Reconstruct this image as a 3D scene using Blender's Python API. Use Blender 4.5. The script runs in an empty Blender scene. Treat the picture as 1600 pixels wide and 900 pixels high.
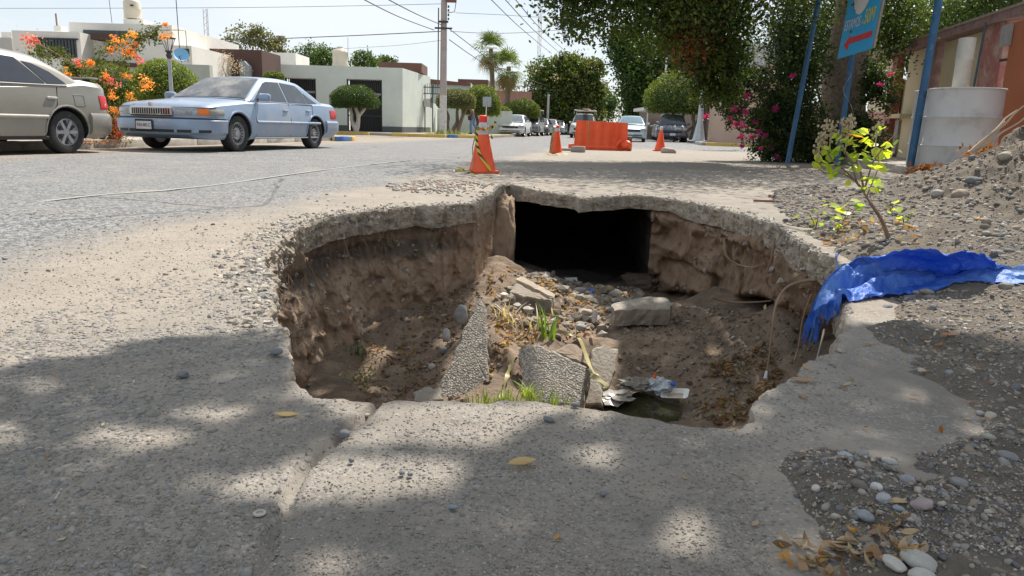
import bpy, bmesh, math, random
import numpy as np
from mathutils import Vector, Matrix
rnd = random.Random(7)
RS = np.random.RandomState(11)
SC = bpy.context.scene
COL = SC.collection
rad = math.radians

# ------------------------------------------------------------ camera
CAM_H, PITCH, ROLL, FPX = 0.60, rad(12.3), rad(1.72), 1150.0
_R = Vector((1, 0, 0)); _U = Vector((0, math.sin(PITCH), math.cos(PITCH))); _F = Vector((0, math.cos(PITCH), -math.sin(PITCH)))
CX = _R * math.cos(ROLL) + _U * math.sin(ROLL)
CY = -_R * math.sin(ROLL) + _U * math.cos(ROLL)
cam_data = bpy.data.cameras.new('camera')
cam = bpy.data.objects.new('camera', cam_data); COL.objects.link(cam); SC.camera = cam
cam_data.sensor_width = 36; cam_data.lens = 36 * FPX / 1600
cam_data.clip_start = 0.02; cam_data.clip_end = 6000
M = Matrix.Identity(4)
for r in range(3):
    M[r][0] = CX[r]; M[r][1] = CY[r]; M[r][2] = -_F[r]
M[2][3] = CAM_H
cam.matrix_world = M

# ------------------------------------------------------------ sky and sun
SUN_AZ, SUN_EL = rad(24), rad(54)
SUN = Vector((math.sin(SUN_AZ) * math.cos(SUN_EL), math.cos(SUN_AZ) * math.cos(SUN_EL), math.sin(SUN_EL)))
w = bpy.data.worlds.new('World'); SC.world = w; w.use_nodes = True
nt = w.node_tree; nt.nodes.clear()
def nn(t, typ, **kw):
    n = t.nodes.new(typ)
    for k, v in kw.items(): setattr(n, k, v)
    return n
sky = nn(nt, 'ShaderNodeTexSky', sky_type='NISHITA', sun_disc=False, sun_elevation=SUN_EL, sun_rotation=SUN_AZ, air_density=1.0, dust_density=0.6, ozone_density=1.0)
tc = nn(nt, 'ShaderNodeTexCoord')
mp = nn(nt, 'ShaderNodeMapping'); mp.inputs['Scale'].default_value = (1.0, 1.0, 3.2)
nz = nn(nt, 'ShaderNodeTexNoise'); nz.inputs['Scale'].default_value = 1.9; nz.inputs['Detail'].default_value = 7; nz.inputs['Roughness'].default_value = 0.55
cr = nn(nt, 'ShaderNodeValToRGB'); cr.color_ramp.elements[0].position = 0.36; cr.color_ramp.elements[1].position = 0.66
cr.color_ramp.elements[0].color = (0.45, 0.45, 0.45, 1); cr.color_ramp.elements[1].color = (1, 1, 1, 1)
mx = nn(nt, 'ShaderNodeMixRGB'); mx.inputs[2].default_value = (7.6, 8.1, 8.6, 1)
bg = nn(nt, 'ShaderNodeBackground'); bg.inputs['Strength'].default_value = 0.082
wo = nn(nt, 'ShaderNodeOutputWorld')
nt.links.new(tc.outputs['Generated'], mp.inputs[0]); nt.links.new(mp.outputs[0], nz.inputs['Vector'])
nt.links.new(nz.outputs['Fac'], cr.inputs[0]); nt.links.new(cr.outputs[0], mx.inputs[0])
nt.links.new(sky.outputs[0], mx.inputs[1]); nt.links.new(mx.outputs[0], bg.inputs[0]); nt.links.new(bg.outputs[0], wo.inputs[0])
sd = bpy.data.lights.new('sun', 'SUN'); sd.energy = 5.0; sd.angle = rad(0.53); sd.color = (1.0, 0.93, 0.84)
so = bpy.data.objects.new('sun', sd); COL.objects.link(so)
so.rotation_euler = (-SUN).to_track_quat('-Z', 'Y').to_euler()
SC.view_settings.view_transform = 'Standard'; SC.view_settings.look = 'None'
SC.view_settings.exposure = 0.58; SC.view_settings.gamma = 1.0; SC.view_settings.use_curve_mapping = False
SC.render.resolution_x = 1024; SC.render.resolution_y = 576

# ------------------------------------------------------------ picture <-> place
def ray(px, py):
    return (CX * ((px - 800) / FPX) + CY * ((450 - py) / FPX) + _F)
def P(px, py, z=0.0):
    d = ray(px, py); t = (z - CAM_H) / d.z
    return Vector((d.x * t, d.y * t, z))
def PD(px, py, y):
    d = ray(px, py); t = y / d.y
    return Vector((d.x * t, y, CAM_H + d.z * t))
def PX(V):
    V = np.asarray(V, float) - np.array([0, 0, CAM_H])
    a, b, c = V @ np.array(CX), V @ np.array(CY), V @ np.array(_F)
    c = np.where(np.abs(c) < 1e-6, 1e-6, c)
    return np.stack([800 + FPX * a / c, 450 - FPX * b / c, c], -1)
STA = rad(9.4)
def ST(s, t, z=0.0):
    return Vector((math.sin(STA) * s + math.cos(STA) * t, math.cos(STA) * s - math.sin(STA) * t, z))

# ------------------------------------------------------------ numpy noise
def _hash(ix, iy, iz, seed):
    h = (ix.astype(np.int64) * 374761393 + iy.astype(np.int64) * 668265263 + iz.astype(np.int64) * 2147483647 + seed * 974634777) & 0x7fffffff
    h = ((h ^ (h >> 13)) * 1274126177) & 0x7fffffff
    h = h ^ (h >> 16)
    return (h & 0xffff) / 65535.0
def vnoise(x, y, z=0.0, seed=0):
    x = np.asarray(x, float); y = np.asarray(y, float); z = np.asarray(z, float) + 0 * x
    ix, iy, iz = np.floor(x), np.floor(y), np.floor(z)
    fx, fy, fz = x - ix, y - iy, z - iz
    fx, fy, fz = [f * f * (3 - 2 * f) for f in (fx, fy, fz)]
    r = 0
    for dx in (0, 1):
        for dy in (0, 1):
            for dz in (0, 1):
                wgt = (fx if dx else 1 - fx) * (fy if dy else 1 - fy) * (fz if dz else 1 - fz)
                r = r + wgt * _hash(ix + dx, iy + dy, iz + dz, seed)
    return r * 2 - 1
def fbm(x, y, z=0.0, oct=4, seed=0, gain=0.5):
    a, r, f = 1.0, 0, 1.0
    for o in range(oct):
        r = r + a * vnoise(np.asarray(x) * f, np.asarray(y) * f, np.asarray(z) * f, seed + o * 17)
        a *= gain; f *= 2.03
    return r
def inpoly(X, Y, poly):
    X = np.asarray(X); Y = np.asarray(Y); ins = np.zeros(X.shape, bool)
    n = len(poly)
    for i in range(n):
        x0, y0 = poly[i][:2]; x1, y1 = poly[(i + 1) % n][:2]
        if y0 == y1: continue
        c = ((Y > min(y0, y1)) & (Y <= max(y0, y1)) & (X < (Y - y0) * (x1 - x0) / (y1 - y0) + x0))
        ins ^= c
    return ins
def polydist(X, Y, poly):
    D = np.full(X.shape, 1e9); n = len(poly)
    for i in range(n):
        x0, y0 = poly[i][:2]; x1, y1 = poly[(i + 1) % n][:2]
        dx, dy = x1 - x0, y1 - y0
        t = np.clip(((X - x0) * dx + (Y - y0) * dy) / max(dx * dx + dy * dy, 1e-9), 0, 1)
        D = np.minimum(D, np.hypot(X - x0 - t * dx, Y - y0 - t * dy))
    return np.where(inpoly(X, Y, poly), D, -D)
def sstep(a, b, x):
    t = np.clip((x - a) / (b - a), 0, 1); return t * t * (3 - 2 * t)

# ------------------------------------------------------------ objects
def tag(o, label=None, cat=None, group=None, kind=None):
    if label: o['label'] = label
    if cat: o['category'] = cat
    if group: o['group'] = group
    if kind: o['kind'] = kind
    return o
def link(o, parent=None):
    COL.objects.link(o)
    if parent is not None: o.parent = parent
    return o
def empty(name, loc, label, cat, group=None, rz=0.0):
    o = bpy.data.objects.new(name, None); o.empty_display_size = 0.1
    link(o); o.location = loc; o.rotation_euler = (0, 0, rz)
    return tag(o, label, cat, group)
def npmesh(name, V, F, mat=None, parent=None, col=None, smooth=False):
    V = np.asarray(V, np.float32); F = np.asarray(F, np.int32); n, k = F.shape
    me = bpy.data.meshes.new(name)
    me.vertices.add(len(V)); me.vertices.foreach_set('co', V.ravel())
    me.loops.add(n * k); me.loops.foreach_set('vertex_index', F.ravel())
    me.polygons.add(n); me.polygons.foreach_set('loop_start', np.arange(0, n * k, k, dtype=np.int32))
    me.update(calc_edges=True)
    me.polygons.foreach_set('use_smooth', np.full(n, smooth, bool))
    if col is not None:
        c = np.ones((len(V), 4), np.float32); c[:, :3] = col
        me.attributes.new('Col', 'FLOAT_COLOR', 'POINT').data.foreach_set('color', c.ravel())
    if mat: me.materials.append(mat)
    o = bpy.data.objects.new(name, me)
    return link(o, parent)
class MB:
    """collects simple shapes into one mesh"""
    def __init__(s): s.v = []; s.f = []
    def add(s, v, f):
        b = len(s.v); s.v += [tuple(p) for p in v]; s.f += [tuple(i + b for i in q) for q in f]; return s
    def box(s, c, d, rz=0.0, rot=None, bev=0.0):
        hx, hy, hz = d[0] / 2, d[1] / 2, d[2] / 2
        m = rot if rot is not None else Matrix.Rotation(rz, 3, 'Z')
        if bev <= 0:
            vs = [Vector((x, y, z)) for x in (-hx, hx) for y in (-hy, hy) for z in (-hz, hz)]
            s.add([m @ q + Vector(c) for q in vs], [(0, 1, 3, 2), (4, 6, 7, 5), (0, 4, 5, 1), (2, 3, 7, 6), (0, 2, 6, 4), (1, 5, 7, 3)])
        else:
            bm = bmesh.new(); bmesh.ops.create_cube(bm, size=1)
            for q in bm.verts: q.co = Vector((q.co.x * d[0], q.co.y * d[1], q.co.z * d[2]))
            bmesh.ops.bevel(bm, geom=bm.edges[:], offset=bev, segments=2, affect='EDGES', profile=0.5)
            bm.verts.index_update()
            s.add([m @ q.co + Vector(c) for q in bm.verts], [[q.index for q in f.verts] for f in bm.faces]); bm.free()
        return s
    def tube(s, pts, r, n=8, cap=True):
        pts = [Vector(p) for p in pts]; rs = r if hasattr(r, '__len__') else [r] * len(pts)
        b = len(s.v); up = Vector((0.0123, 0.0321, 1)).normalized(); prev = None
        for i, p in enumerate(pts):
            t = (pts[min(i + 1, len(pts) - 1)] - pts[max(i - 1, 0)])
            t = t.normalized() if t.length > 1e-9 else Vector((0, 0, 1))
            if prev is None:
                a = t.cross(up) if abs(t.dot(up)) < 0.98 else t.cross(Vector((1, 0, 0)))
            else: a = prev - t * prev.dot(t)
            a.normalize(); prev = a; c = t.cross(a)
            for k in range(n):
                g = 2 * math.pi * k / n
                s.v.append(tuple(p + (a * math.cos(g) + c * math.sin(g)) * rs[i]))
        for i in range(len(pts) - 1):
            for k in range(n):
                s.f.append((b + i * n + k, b + i * n + (k + 1) % n, b + (i + 1) * n + (k + 1) % n, b + (i + 1) * n + k))
        if cap:
            s.f.append(tuple(b + k for k in range(n))[::-1]); s.f.append(tuple(b + (len(pts) - 1) * n + k for k in range(n)))
        return s
    def lathe(s, prof, c=(0, 0, 0), n=24, m=None, cap=True):
        b = len(s.v); c = Vector(c)
        for r, z in prof:
            for k in range(n):
                g = 2 * math.pi * k / n; p = Vector((r * math.cos(g), r * math.sin(g), z))
                if m is not None: p = m @ p
                s.v.append(tuple(p + c))
        for i in range(len(prof) - 1):
            for k in range(n):
                s.f.append((b + i * n + k, b + i * n + (k + 1) % n, b + (i + 1) * n + (k + 1) % n, b + (i + 1) * n + k))
        if cap: s.f.append(tuple(b + k for k in range(n))[::-1]); s.f.append(tuple(b + (len(prof) - 1) * n + k for k in range(n)))
        return s
    def prism(s, poly, n):
        poly = [Vector(p) for p in poly]; n = Vector(n); b = len(s.v); k = len(poly)
        s.v += [tuple(p) for p in poly] + [tuple(p + n) for p in poly]
        s.f.append(tuple(range(b, b + k))[::-1]); s.f.append(tuple(range(b + k, b + 2 * k)))
        for i in range(k): s.f.append((b + i, b + (i + 1) % k, b + k + (i + 1) % k, b + k + i))
        return s
    def grid(s, rows):
        b = len(s.v); m = len(rows[0])
        for r in rows: s.v += [tuple(p) for p in r]
        for i in range(len(rows) - 1):
            for j in range(m - 1): s.f.append((b + i * m + j, b + i * m + j + 1, b + (i + 1) * m + j + 1, b + (i + 1) * m + j))
        return s
    def build(s, name, mat=None, parent=None, smooth=False, recalc=True, off=None):
        me = bpy.data.meshes.new(name)
        v = s.v if off is None else [(p[0] - off[0], p[1] - off[1], p[2] - off[2]) for p in s.v]
        me.from_pydata(v, [], s.f)
        if recalc:
            bm = bmesh.new(); bm.from_mesh(me); bmesh.ops.recalc_face_normals(bm, faces=bm.faces[:]); bm.to_mesh(me); bm.free()
        if mat: me.materials.append(mat)
        if smooth:
            me.polygons.foreach_set('use_smooth', [True] * len(me.polygons))
            if smooth != 'all':
                try: me.set_sharp_from_angle(angle=rad(38))
                except Exception: pass
        me.update()
        return link(bpy.data.objects.new(name, me), parent)
def copy_tree(o, parent=None):
    c = o.copy(); COL.objects.link(c)
    if parent is not None: c.parent = parent
    for ch in list(o.children): copy_tree(ch, c)
    return c

# ------------------------------------------------------------ materials
def newmat(name):
    m = bpy.data.materials.new(name); m.use_nodes = True; t = m.node_tree
    b = t.nodes['Principled BSDF']; return m, t, b
def mat(name, c, rough=0.8, var=0.15, scale=8.0, bump=0.0, bscale=60.0, metal=0.0, c2=None, coat=0.0, attr=False, spec=None, detail=5, dirt=None):
    m, t, b = newmat(name)
    b.inputs['Roughness'].default_value = rough; b.inputs['Metallic'].default_value = metal
    if spec is not None: b.inputs['Specular IOR Level'].default_value = spec
    if coat: b.inputs['Coat Weight'].default_value = coat; b.inputs['Coat Roughness'].default_value = 0.08
    co = nn(t, 'ShaderNodeTexCoord')
    no = nn(t, 'ShaderNodeTexNoise'); no.inputs['Scale'].default_value = scale; no.inputs['Detail'].default_value = detail; no.inputs['Roughness'].default_value = 0.6
    t.links.new(co.outputs['Object'], no.inputs['Vector'])
    rp = nn(t, 'ShaderNodeMapRange'); rp.inputs[1].default_value = 0.3; rp.inputs[2].default_value = 0.7
    t.links.new(no.outputs['Fac'], rp.inputs[0])
    mxx = nn(t, 'ShaderNodeMixRGB')
    if c2 is None:
        lo = tuple(max(0, x * (1 - var)) for x in c) + (1,); hi = tuple(min(1, x * (1 + var)) for x in c) + (1,)
    else: lo, hi = tuple(c) + (1,), tuple(c2) + (1,)
    mxx.inputs[1].default_value = lo; mxx.inputs[2].default_value = hi
    t.links.new(rp.outputs[0], mxx.inputs[0]); out = mxx.outputs[0]
    if attr:
        a = nn(t, 'ShaderNodeAttribute', attribute_name='Col')
        mu = nn(t, 'ShaderNodeMixRGB', blend_type='MULTIPLY'); mu.inputs[0].default_value = 1
        t.links.new(a.outputs['Color'], mu.inputs[1]); t.links.new(out, mu.inputs[2]); out = mu.outputs[0]
    if dirt:
        dn = nn(t, 'ShaderNodeTexNoise'); dn.inputs['Scale'].default_value = dirt[1]; dn.inputs['Detail'].default_value = 8; dn.inputs['Roughness'].default_value = 0.65
        t.links.new(co.outputs['Object'], dn.inputs['Vector'])
        dr = nn(t, 'ShaderNodeMapRange'); dr.inputs[1].default_value = 0.5 - dirt[2]; dr.inputs[2].default_value = 0.75 - dirt[2]
        t.links.new(dn.outputs['Fac'], dr.inputs[0])
        dm = nn(t, 'ShaderNodeMixRGB'); dm.inputs[2].default_value = tuple(dirt[0]) + (1,)
        t.links.new(dr.outputs[0], dm.inputs[0]); t.links.new(out, dm.inputs[1]); out = dm.outputs[0]
    t.links.new(out, b.inputs['Base Color'])
    if bump:
        n2 = nn(t, 'ShaderNodeTexNoise'); n2.inputs['Scale'].default_value = bscale; n2.inputs['Detail'].default_value = 6; n2.inputs['Roughness'].default_value = 0.65
        t.links.new(co.outputs['Object'], n2.inputs['Vector'])
        bu = nn(t, 'ShaderNodeBump'); bu.inputs['Strength'].default_value = 1.0; bu.inputs['Distance'].default_value = bump
        t.links.new(n2.outputs['Fac'], bu.inputs['Height']); t.links.new(bu.outputs[0], b.inputs['Normal'])
    return m
def leafmat(name, tint=(1, 1, 1), trans=0.35, rough=0.5):
    m, t, b = newmat(name)
    a = nn(t, 'ShaderNodeAttribute', attribute_name='Col')
    mu = nn(t, 'ShaderNodeMixRGB', blend_type='MULTIPLY'); mu.inputs[0].default_value = 1; mu.inputs[2].default_value = tuple(tint) + (1,)
    t.links.new(a.outputs['Color'], mu.inputs[1]); t.links.new(mu.outputs[0], b.inputs['Base Color'])
    b.inputs['Roughness'].default_value = rough; b.inputs['Specular IOR Level'].default_value = 0.3
    tr = nn(t, 'ShaderNodeBsdfTranslucent')
    m2 = nn(t, 'ShaderNodeMixRGB', blend_type='MULTIPLY'); m2.inputs[0].default_value = 1; m2.inputs[2].default_value = (1.9, 1.75, 0.7, 1)
    t.links.new(mu.outputs[0], m2.inputs[1]); t.links.new(m2.outputs[0], tr.inputs[0])
    ms = nn(t, 'ShaderNodeMixShader'); ms.inputs[0].default_value = trans
    t.links.new(b.outputs[0], ms.inputs[1]); t.links.new(tr.outputs[0], ms.inputs[2])
    t.links.new(ms.outputs[0], t.nodes['Material Output'].inputs[0])
    return m
# ============================================================ GROUND, HOLE, GRAVEL
RIM_PX = [(783,290),(772,302),(747,316),(700,320),(678,321),(650,320),(622,324),(595,326),(567,329),(540,333),(511,338),(490,345),(469,354),(452,366),(436,378),(424,390),(417,399),
 (424,425),(433,445),(428,468),(421,492),(438,506),(450,513),(452,540),(457,570),(462,590),(469,604),(500,613),(528,618),(560,626),(583,631),(594,621),(620,622),
 (660,625),(700,627),(740,628),(800,627),(850,629),(900,634),(940,641),(980,650),(1020,656),(1060,662),(1097,664),(1148,672),(1176,663),(1173,640),(1176,622),(1200,606),(1237,584),
 (1270,563),(1300,548),(1316,528),(1321,504),(1312,480),(1308,455),(1302,428),(1296,402),(1275,392),(1253,384),(1236,370),(1220,356),(1195,345),(1169,338),(1130,329),(1093,321),(1060,313),(1041,310),(1010,306),
 (983,304),(945,306),(905,309),(899,304),(870,302),(847,299),(820,294),(796,288)]
HC = np.array([0.28, 3.5])
_rp = np.array([[*P(x, y)[:2]] for x, y in RIM_PX]) - HC
_ra = np.arctan2(_rp[:, 0], _rp[:, 1]); _rr = np.hypot(_rp[:, 0], _rp[:, 1])
_o = np.argsort(_ra); _ra = _ra[_o]; _rr = _rr[_o]
_ra = np.concatenate([_ra - 2 * np.pi, _ra, _ra + 2 * np.pi]); _rr = np.concatenate([_rr, _rr, _rr])
NA = 1500
ANG = np.linspace(-np.pi, np.pi, NA, endpoint=False)
RIM = np.interp(ANG, _ra, _rr)
_cx, _cy = np.sin(ANG) * RIM, np.cos(ANG) * RIM
RIM = RIM + 0.014 * fbm(_cx * 9, _cy * 9, 0, 3, 5) + 0.009 * fbm(_cx * 34, _cy * 34, 0, 3, 9) + 0.014 * sstep(.35, .6, vnoise(_cx * 16, _cy * 16, 0, 14))
def rimr(a): return np.interp(a, np.concatenate([ANG, [np.pi]]), np.concatenate([RIM, [RIM[0]]]))
def ground_z(x, y):
    """gentle unevenness of the pavement, flat at a distance"""
    near = 1 / (1 + (np.hypot(x, y - 3) / 9.0) ** 4)
    return near * (0.008 * fbm(x * 1.3, y * 1.3, 0, 3, 3) + 0.0022 * fbm(x * 16, y * 16, 0, 2, 8))
# joint between the two slabs, from the rim down to the left foreground
J0 = P(587, 628); J1 = P(470, 730); J2 = P(395, 900); J3 = J2 + (J2 - J1) * 3
def joint_d(x, y):
    D = np.full(np.shape(x), 9.0)
    for a, b in ((J0 + (J0 - J1) * 0.15, J1), (J1, J2), (J2, J3)):
        dx, dy = b.x - a.x, b.y - a.y
        t = np.clip(((x - a.x) * dx + (y - a.y) * dy) / (dx * dx + dy * dy), 0, 1)
        D = np.minimum(D, np.hypot(x - a.x - t * dx, y - a.y - t * dy))
    return D
def ground_full(x, y):
    z = ground_z(x, y)
    jd = joint_d(x + 0.006 * vnoise(x * 30, y * 30), y)
    fade = sstep(0.75, 1.5, y) * 0.75 + 0.25
    return z - 0.030 * fade * (1 - sstep(0.004, 0.017, jd))
offs = [0, .004, .010, .018]
while offs[-1] < 2.2: offs.append(offs[-1] + 0.013 + offs[-1] * 0.022)
while offs[-1] < 12: offs.append(offs[-1] * 1.045)
while offs[-1] < 3000: offs.append(offs[-1] * 1.35)
offs = np.array(offs)
sa, ca = np.sin(ANG), np.cos(ANG)
# blend from the hole outline to a circle further out
RR = RIM[None, :] + offs[:, None] * 1.0
bl = sstep(0.5, 30, offs)[:, None]
RR = RR * (1 - bl) + (4.0 + offs[:, None]) * bl
GX = HC[0] + RR * sa; GY = HC[1] + RR * ca
GZ = ground_full(GX, GY)
GZ[0] -= 0.002 + 0.008 * sstep(.1, .7, fbm(GX[0] * 25, GY[0] * 25, 0, 2, 4))
def ringfaces(nr, na, keep=None):
    i = np.arange(nr - 1)[:, None]; j = np.arange(na)[None, :]; j2 = (j + 1) % na
    F = np.stack([i * na + j, i * na + j2, (i + 1) * na + j2, (i + 1) * na + j], -1)
    if keep is not None: F = F[:, keep]
    return F.reshape(-1, 4)

# ---- pavement material: dusty concrete apron by the hole, worn asphalt on the carriageway
def ground_material():
    m, t, b = newmat('pavement'); L = t.links
    g = nn(t, 'ShaderNodeNewGeometry'); sep = nn(t, 'ShaderNodeSeparateXYZ'); L.new(g.outputs['Position'], sep.inputs[0])
    def noise(scale, det=6, ro=0.6, vec=None):
        n = nn(t, 'ShaderNodeTexNoise'); n.inputs['Scale'].default_value = scale; n.inputs['Detail'].default_value = det; n.inputs['Roughness'].default_value = ro
        L.new(vec or g.outputs['Position'], n.inputs['Vector']); return n.outputs['Fac']
    def math_(op, a, bb=None, c=None):
        n = nn(t, 'ShaderNodeMath', operation=op)
        for k, v in enumerate((a, bb, c)):
            if v is None: continue
            if isinstance(v, (int, float)): n.inputs[k].default_value = v
            else: L.new(v, n.inputs[k])
        return n.outputs[0]
    def rng(v, a, bb, lo=0, hi=1):
        n = nn(t, 'ShaderNodeMapRange', interpolation_type='SMOOTHSTEP'); L.new(v, n.inputs[0])
        for k, q in enumerate((a, bb, lo, hi)): n.inputs[k + 1].default_value = q
        return n.outputs[0]
    def mix(f, c1, c2, bt='MIX'):
        n = nn(t, 'ShaderNodeMixRGB', blend_type=bt)
        for k, v in enumerate((f, c1, c2)):
            if isinstance(v, (int, float)): n.inputs[k].default_value = v
            elif isinstance(v, tuple): n.inputs[k].default_value = v + (1,)
            else: L.new(v, n.inputs[k])
        return n.outputs[0]
    # t coordinate across the street
    tt = math_('SUBTRACT', math_('MULTIPLY', sep.outputs['X'], math.cos(STA)), math_('MULTIPLY', sep.outputs['Y'], math.sin(STA)))
    wob = math_('MULTIPLY', math_('SUBTRACT', noise(0.6, 5), 0.5), 1.6)
    asph = rng(math_('ADD', tt, wob), -2.9, -2.25, 1, 0)
    # beyond the intersection all is asphalt; the dust tongue by the barrier stays
    far = rng(math_('ADD', sep.outputs['Y'], math_('MULTIPLY', wob, 2.0)), 24.0, 29.0)
    asph = math_('MAXIMUM', asph, far)
    dust = rng(noise(0.9, 7, 0.65), 0.42, 0.68)
    dust2 = rng(noise(7, 6, 0.7), 0.45, 0.62)
    # colours
    conc = mix(rng(noise(2.2, 8, 0.7), 0.35, 0.65), (0.19, 0.172, 0.15), (0.28, 0.255, 0.22))
    conc = mix(math_('MULTIPLY', dust, 0.5), conc, (0.35, 0.292, 0.228))
    band = math_('MULTIPLY', rng(math_('ADD', tt, wob), -3.0, -2.2), rng(math_('ADD', tt, wob), -0.9, -1.8)); band = math_('MAXIMUM', band, math_('MULTIPLY', rng(sep.outputs['Y'], 5.5, 8.0), 0.8))
    conc = mix(math_('MULTIPLY', band, 0.5), conc, (0.33, 0.285, 0.235))
    conc = mix(math_('MULTIPLY', dust2, 0.35), conc, (0.20, 0.185, 0.16))
    # exposed fine aggregate specks
    v = nn(t, 'ShaderNodeTexVoronoi'); v.inputs['Scale'].default_value = 105; v.inputs['Randomness'].default_value = 1
    L.new(g.outputs['Position'], v.inputs['Vector'])
    cellbw = nn(t, 'ShaderNodeRGBToBW'); L.new(v.outputs['Color'], cellbw.inputs[0])
    speck = math_('MULTIPLY', rng(v.outputs['Distance'], 0.25, 0.5, 1, 0), rng(noise(3.1, 4), 0.35, 0.6))
    spc = mix(rng(cellbw.outputs[0], 0.3, 0.7), (0.12, 0.12, 0.12), (0.42, 0.39, 0.35))
    conc = mix(math_('MULTIPLY', speck, 0.55), conc, spc)
    v2 = nn(t, 'ShaderNodeTexVoronoi'); v2.inputs['Scale'].default_value = 42; L.new(g.outputs['Position'], v2.inputs['Vector'])
    cb2 = nn(t, 'ShaderNodeRGBToBW'); L.new(v2.outputs['Color'], cb2.inputs[0])
    sp2 = math_('MULTIPLY', rng(v2.outputs['Distance'], 0.2, 0.42, 1, 0), rng(cb2.outputs[0], 0.55, 0.75))
    conc = mix(math_('MULTIPLY', sp2, 0.6), conc, mix(rng(cb2.outputs[0], 0.6, 0.95), (0.15, 0.15, 0.155), (0.36, 0.34, 0.31)))
    # asphalt
    va = nn(t, 'ShaderNodeTexVoronoi'); va.inputs['Scale'].default_value = 55; L.new(g.outputs['Position'], va.inputs['Vector'])
    ab = nn(t, 'ShaderNodeRGBToBW'); L.new(va.outputs['Color'], ab.inputs[0])
    ac = mix(rng(ab.outputs[0], 0.2, 0.85), (0.09, 0.092, 0.095), (0.30, 0.30, 0.30))
    ac = mix(rng(noise(0.35, 6), 0.3, 0.7), ac, mix(0.6, ac, (0.20, 0.198, 0.19)))
    ac = mix(math_('MULTIPLY', rng(noise(1.4, 6, 0.7), 0.5, 0.72), 0.4), ac, (0.33, 0.29, 0.235))
    # dirt swept along the far kerb
    kd = rng(math_('ADD', tt, wob), -7.6, -9.3)
    ac = mix(math_('MULTIPLY', kd, 0.55), ac, (0.36, 0.29, 0.21))
    # tar-filled cracks
    cv = nn(t, 'ShaderNodeTexVoronoi', feature='DISTANCE_TO_EDGE'); cv.inputs['Scale'].default_value = 0.33
    dv = nn(t, 'ShaderNodeMixRGB'); dv.inputs[0].default_value = 0.12
    nv = nn(t, 'ShaderNodeTexNoise'); nv.inputs['Scale'].default_value = 1.6; nv.inputs['Detail'].default_value = 5; L.new(g.outputs['Position'], nv.inputs['Vector'])
    L.new(g.outputs['Position'], dv.inputs[1]); L.new(nv.outputs['Color'], dv.inputs[2]); L.new(dv.outputs[0], cv.inputs['Vector'])
    crk = math_('MULTIPLY', rng(cv.outputs['Distance'], 0.002, 0.006, 1, 0), rng(noise(0.5, 3), 0.45, 0.55))
    ac = mix(math_('MULTIPLY', crk, 0.7), ac, (0.05, 0.05, 0.05))
    col = mix(asph, conc, ac)
    L.new(col, b.inputs['Base Color']); b.inputs['Roughness'].default_value = 0.9; b.inputs['Specular IOR Level'].default_value = 0.25
    # relief
    h = math_('ADD', math_('MULTIPLY', noise(190, 5, 0.7), 0.0022), math_('MULTIPLY', noise(28, 6, 0.65), 0.008))
    h = math_('ADD', h, math_('MULTIPLY', math_('MULTIPLY', rng(v.outputs['Distance'], 0.0, 0.55, 1, 0), speck), 0.002))
    h = math_('ADD', h, math_('MULTIPLY', sp2, 0.004))
    h2 = math_('ADD', h, math_('MULTIPLY', rng(va.outputs['Distance'], 0, 0.6, 1, 0), math_('MULTIPLY', asph, 0.006)))
    bu = nn(t, 'ShaderNodeBump'); bu.inputs['Distance'].default_value = 1.0; bu.inputs['Strength'].default_value = 0.85
    L.new(h2, bu.inputs['Height']); L.new(bu.outputs[0], b.inputs['Normal'])
    return m
M_PAVE = ground_material()
npmesh('road', np.stack([GX, GY, GZ], -1).reshape(-1, 3), ringfaces(len(offs), NA)[:, ::-1], M_PAVE, smooth=True)
tag(bpy.data.objects['road'], kind='structure')

# ---- broken slab edge
M_EDGE = mat('broken_concrete', (0.28, 0.23, 0.175), 0.95, c2=(0.46, 0.40, 0.32), scale=9, bump=0.012, bscale=55, dirt=((0.17, 0.145, 0.12), 5, 0.0))
TH = 0.135 + 0.045 * sstep(6.3, 5.2, GY[0]) + 0.022 * fbm(GX[0] * 2.2, GY[0] * 2.2, 0, 3, 12)
nrow = 13; rows = []
for k in range(nrow):
    q = k / (nrow - 1)
    z = GZ[0] * (1 - q) - TH * q
    r = RIM + (-0.006 + 0.020 * q * q) + (1 - (2 * q - 1) ** 8) * (0.016 * fbm(GX[0] * 14, GY[0] * 14, z * 18, 4, 21, 0.65) + 0.012 * sstep(.2, .45, vnoise(GX[0] * 11, GY[0] * 11, z * 26, 23))) * (0 if k == 0 else 1)
    if k == 0: r = RIM
    rows.append(np.stack([HC[0] + r * sa, HC[1] + r * ca, z], -1))
for q in (0.06, 0.25, 0.6, 1.5, 9.5):
    r = RIM + 0.02 + q
    rows.append(np.stack([HC[0] + r * sa, HC[1] + r * ca, -TH - 0.006 * fbm(GX[0] * 6, GY[0] * 6, q * 9, 2, 2)], -1))
npmesh('slab_edge', np.concatenate(rows), ringfaces(len(rows), NA), M_EDGE, smooth=False)
tag(bpy.data.objects['slab_edge'], kind='structure')

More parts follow.
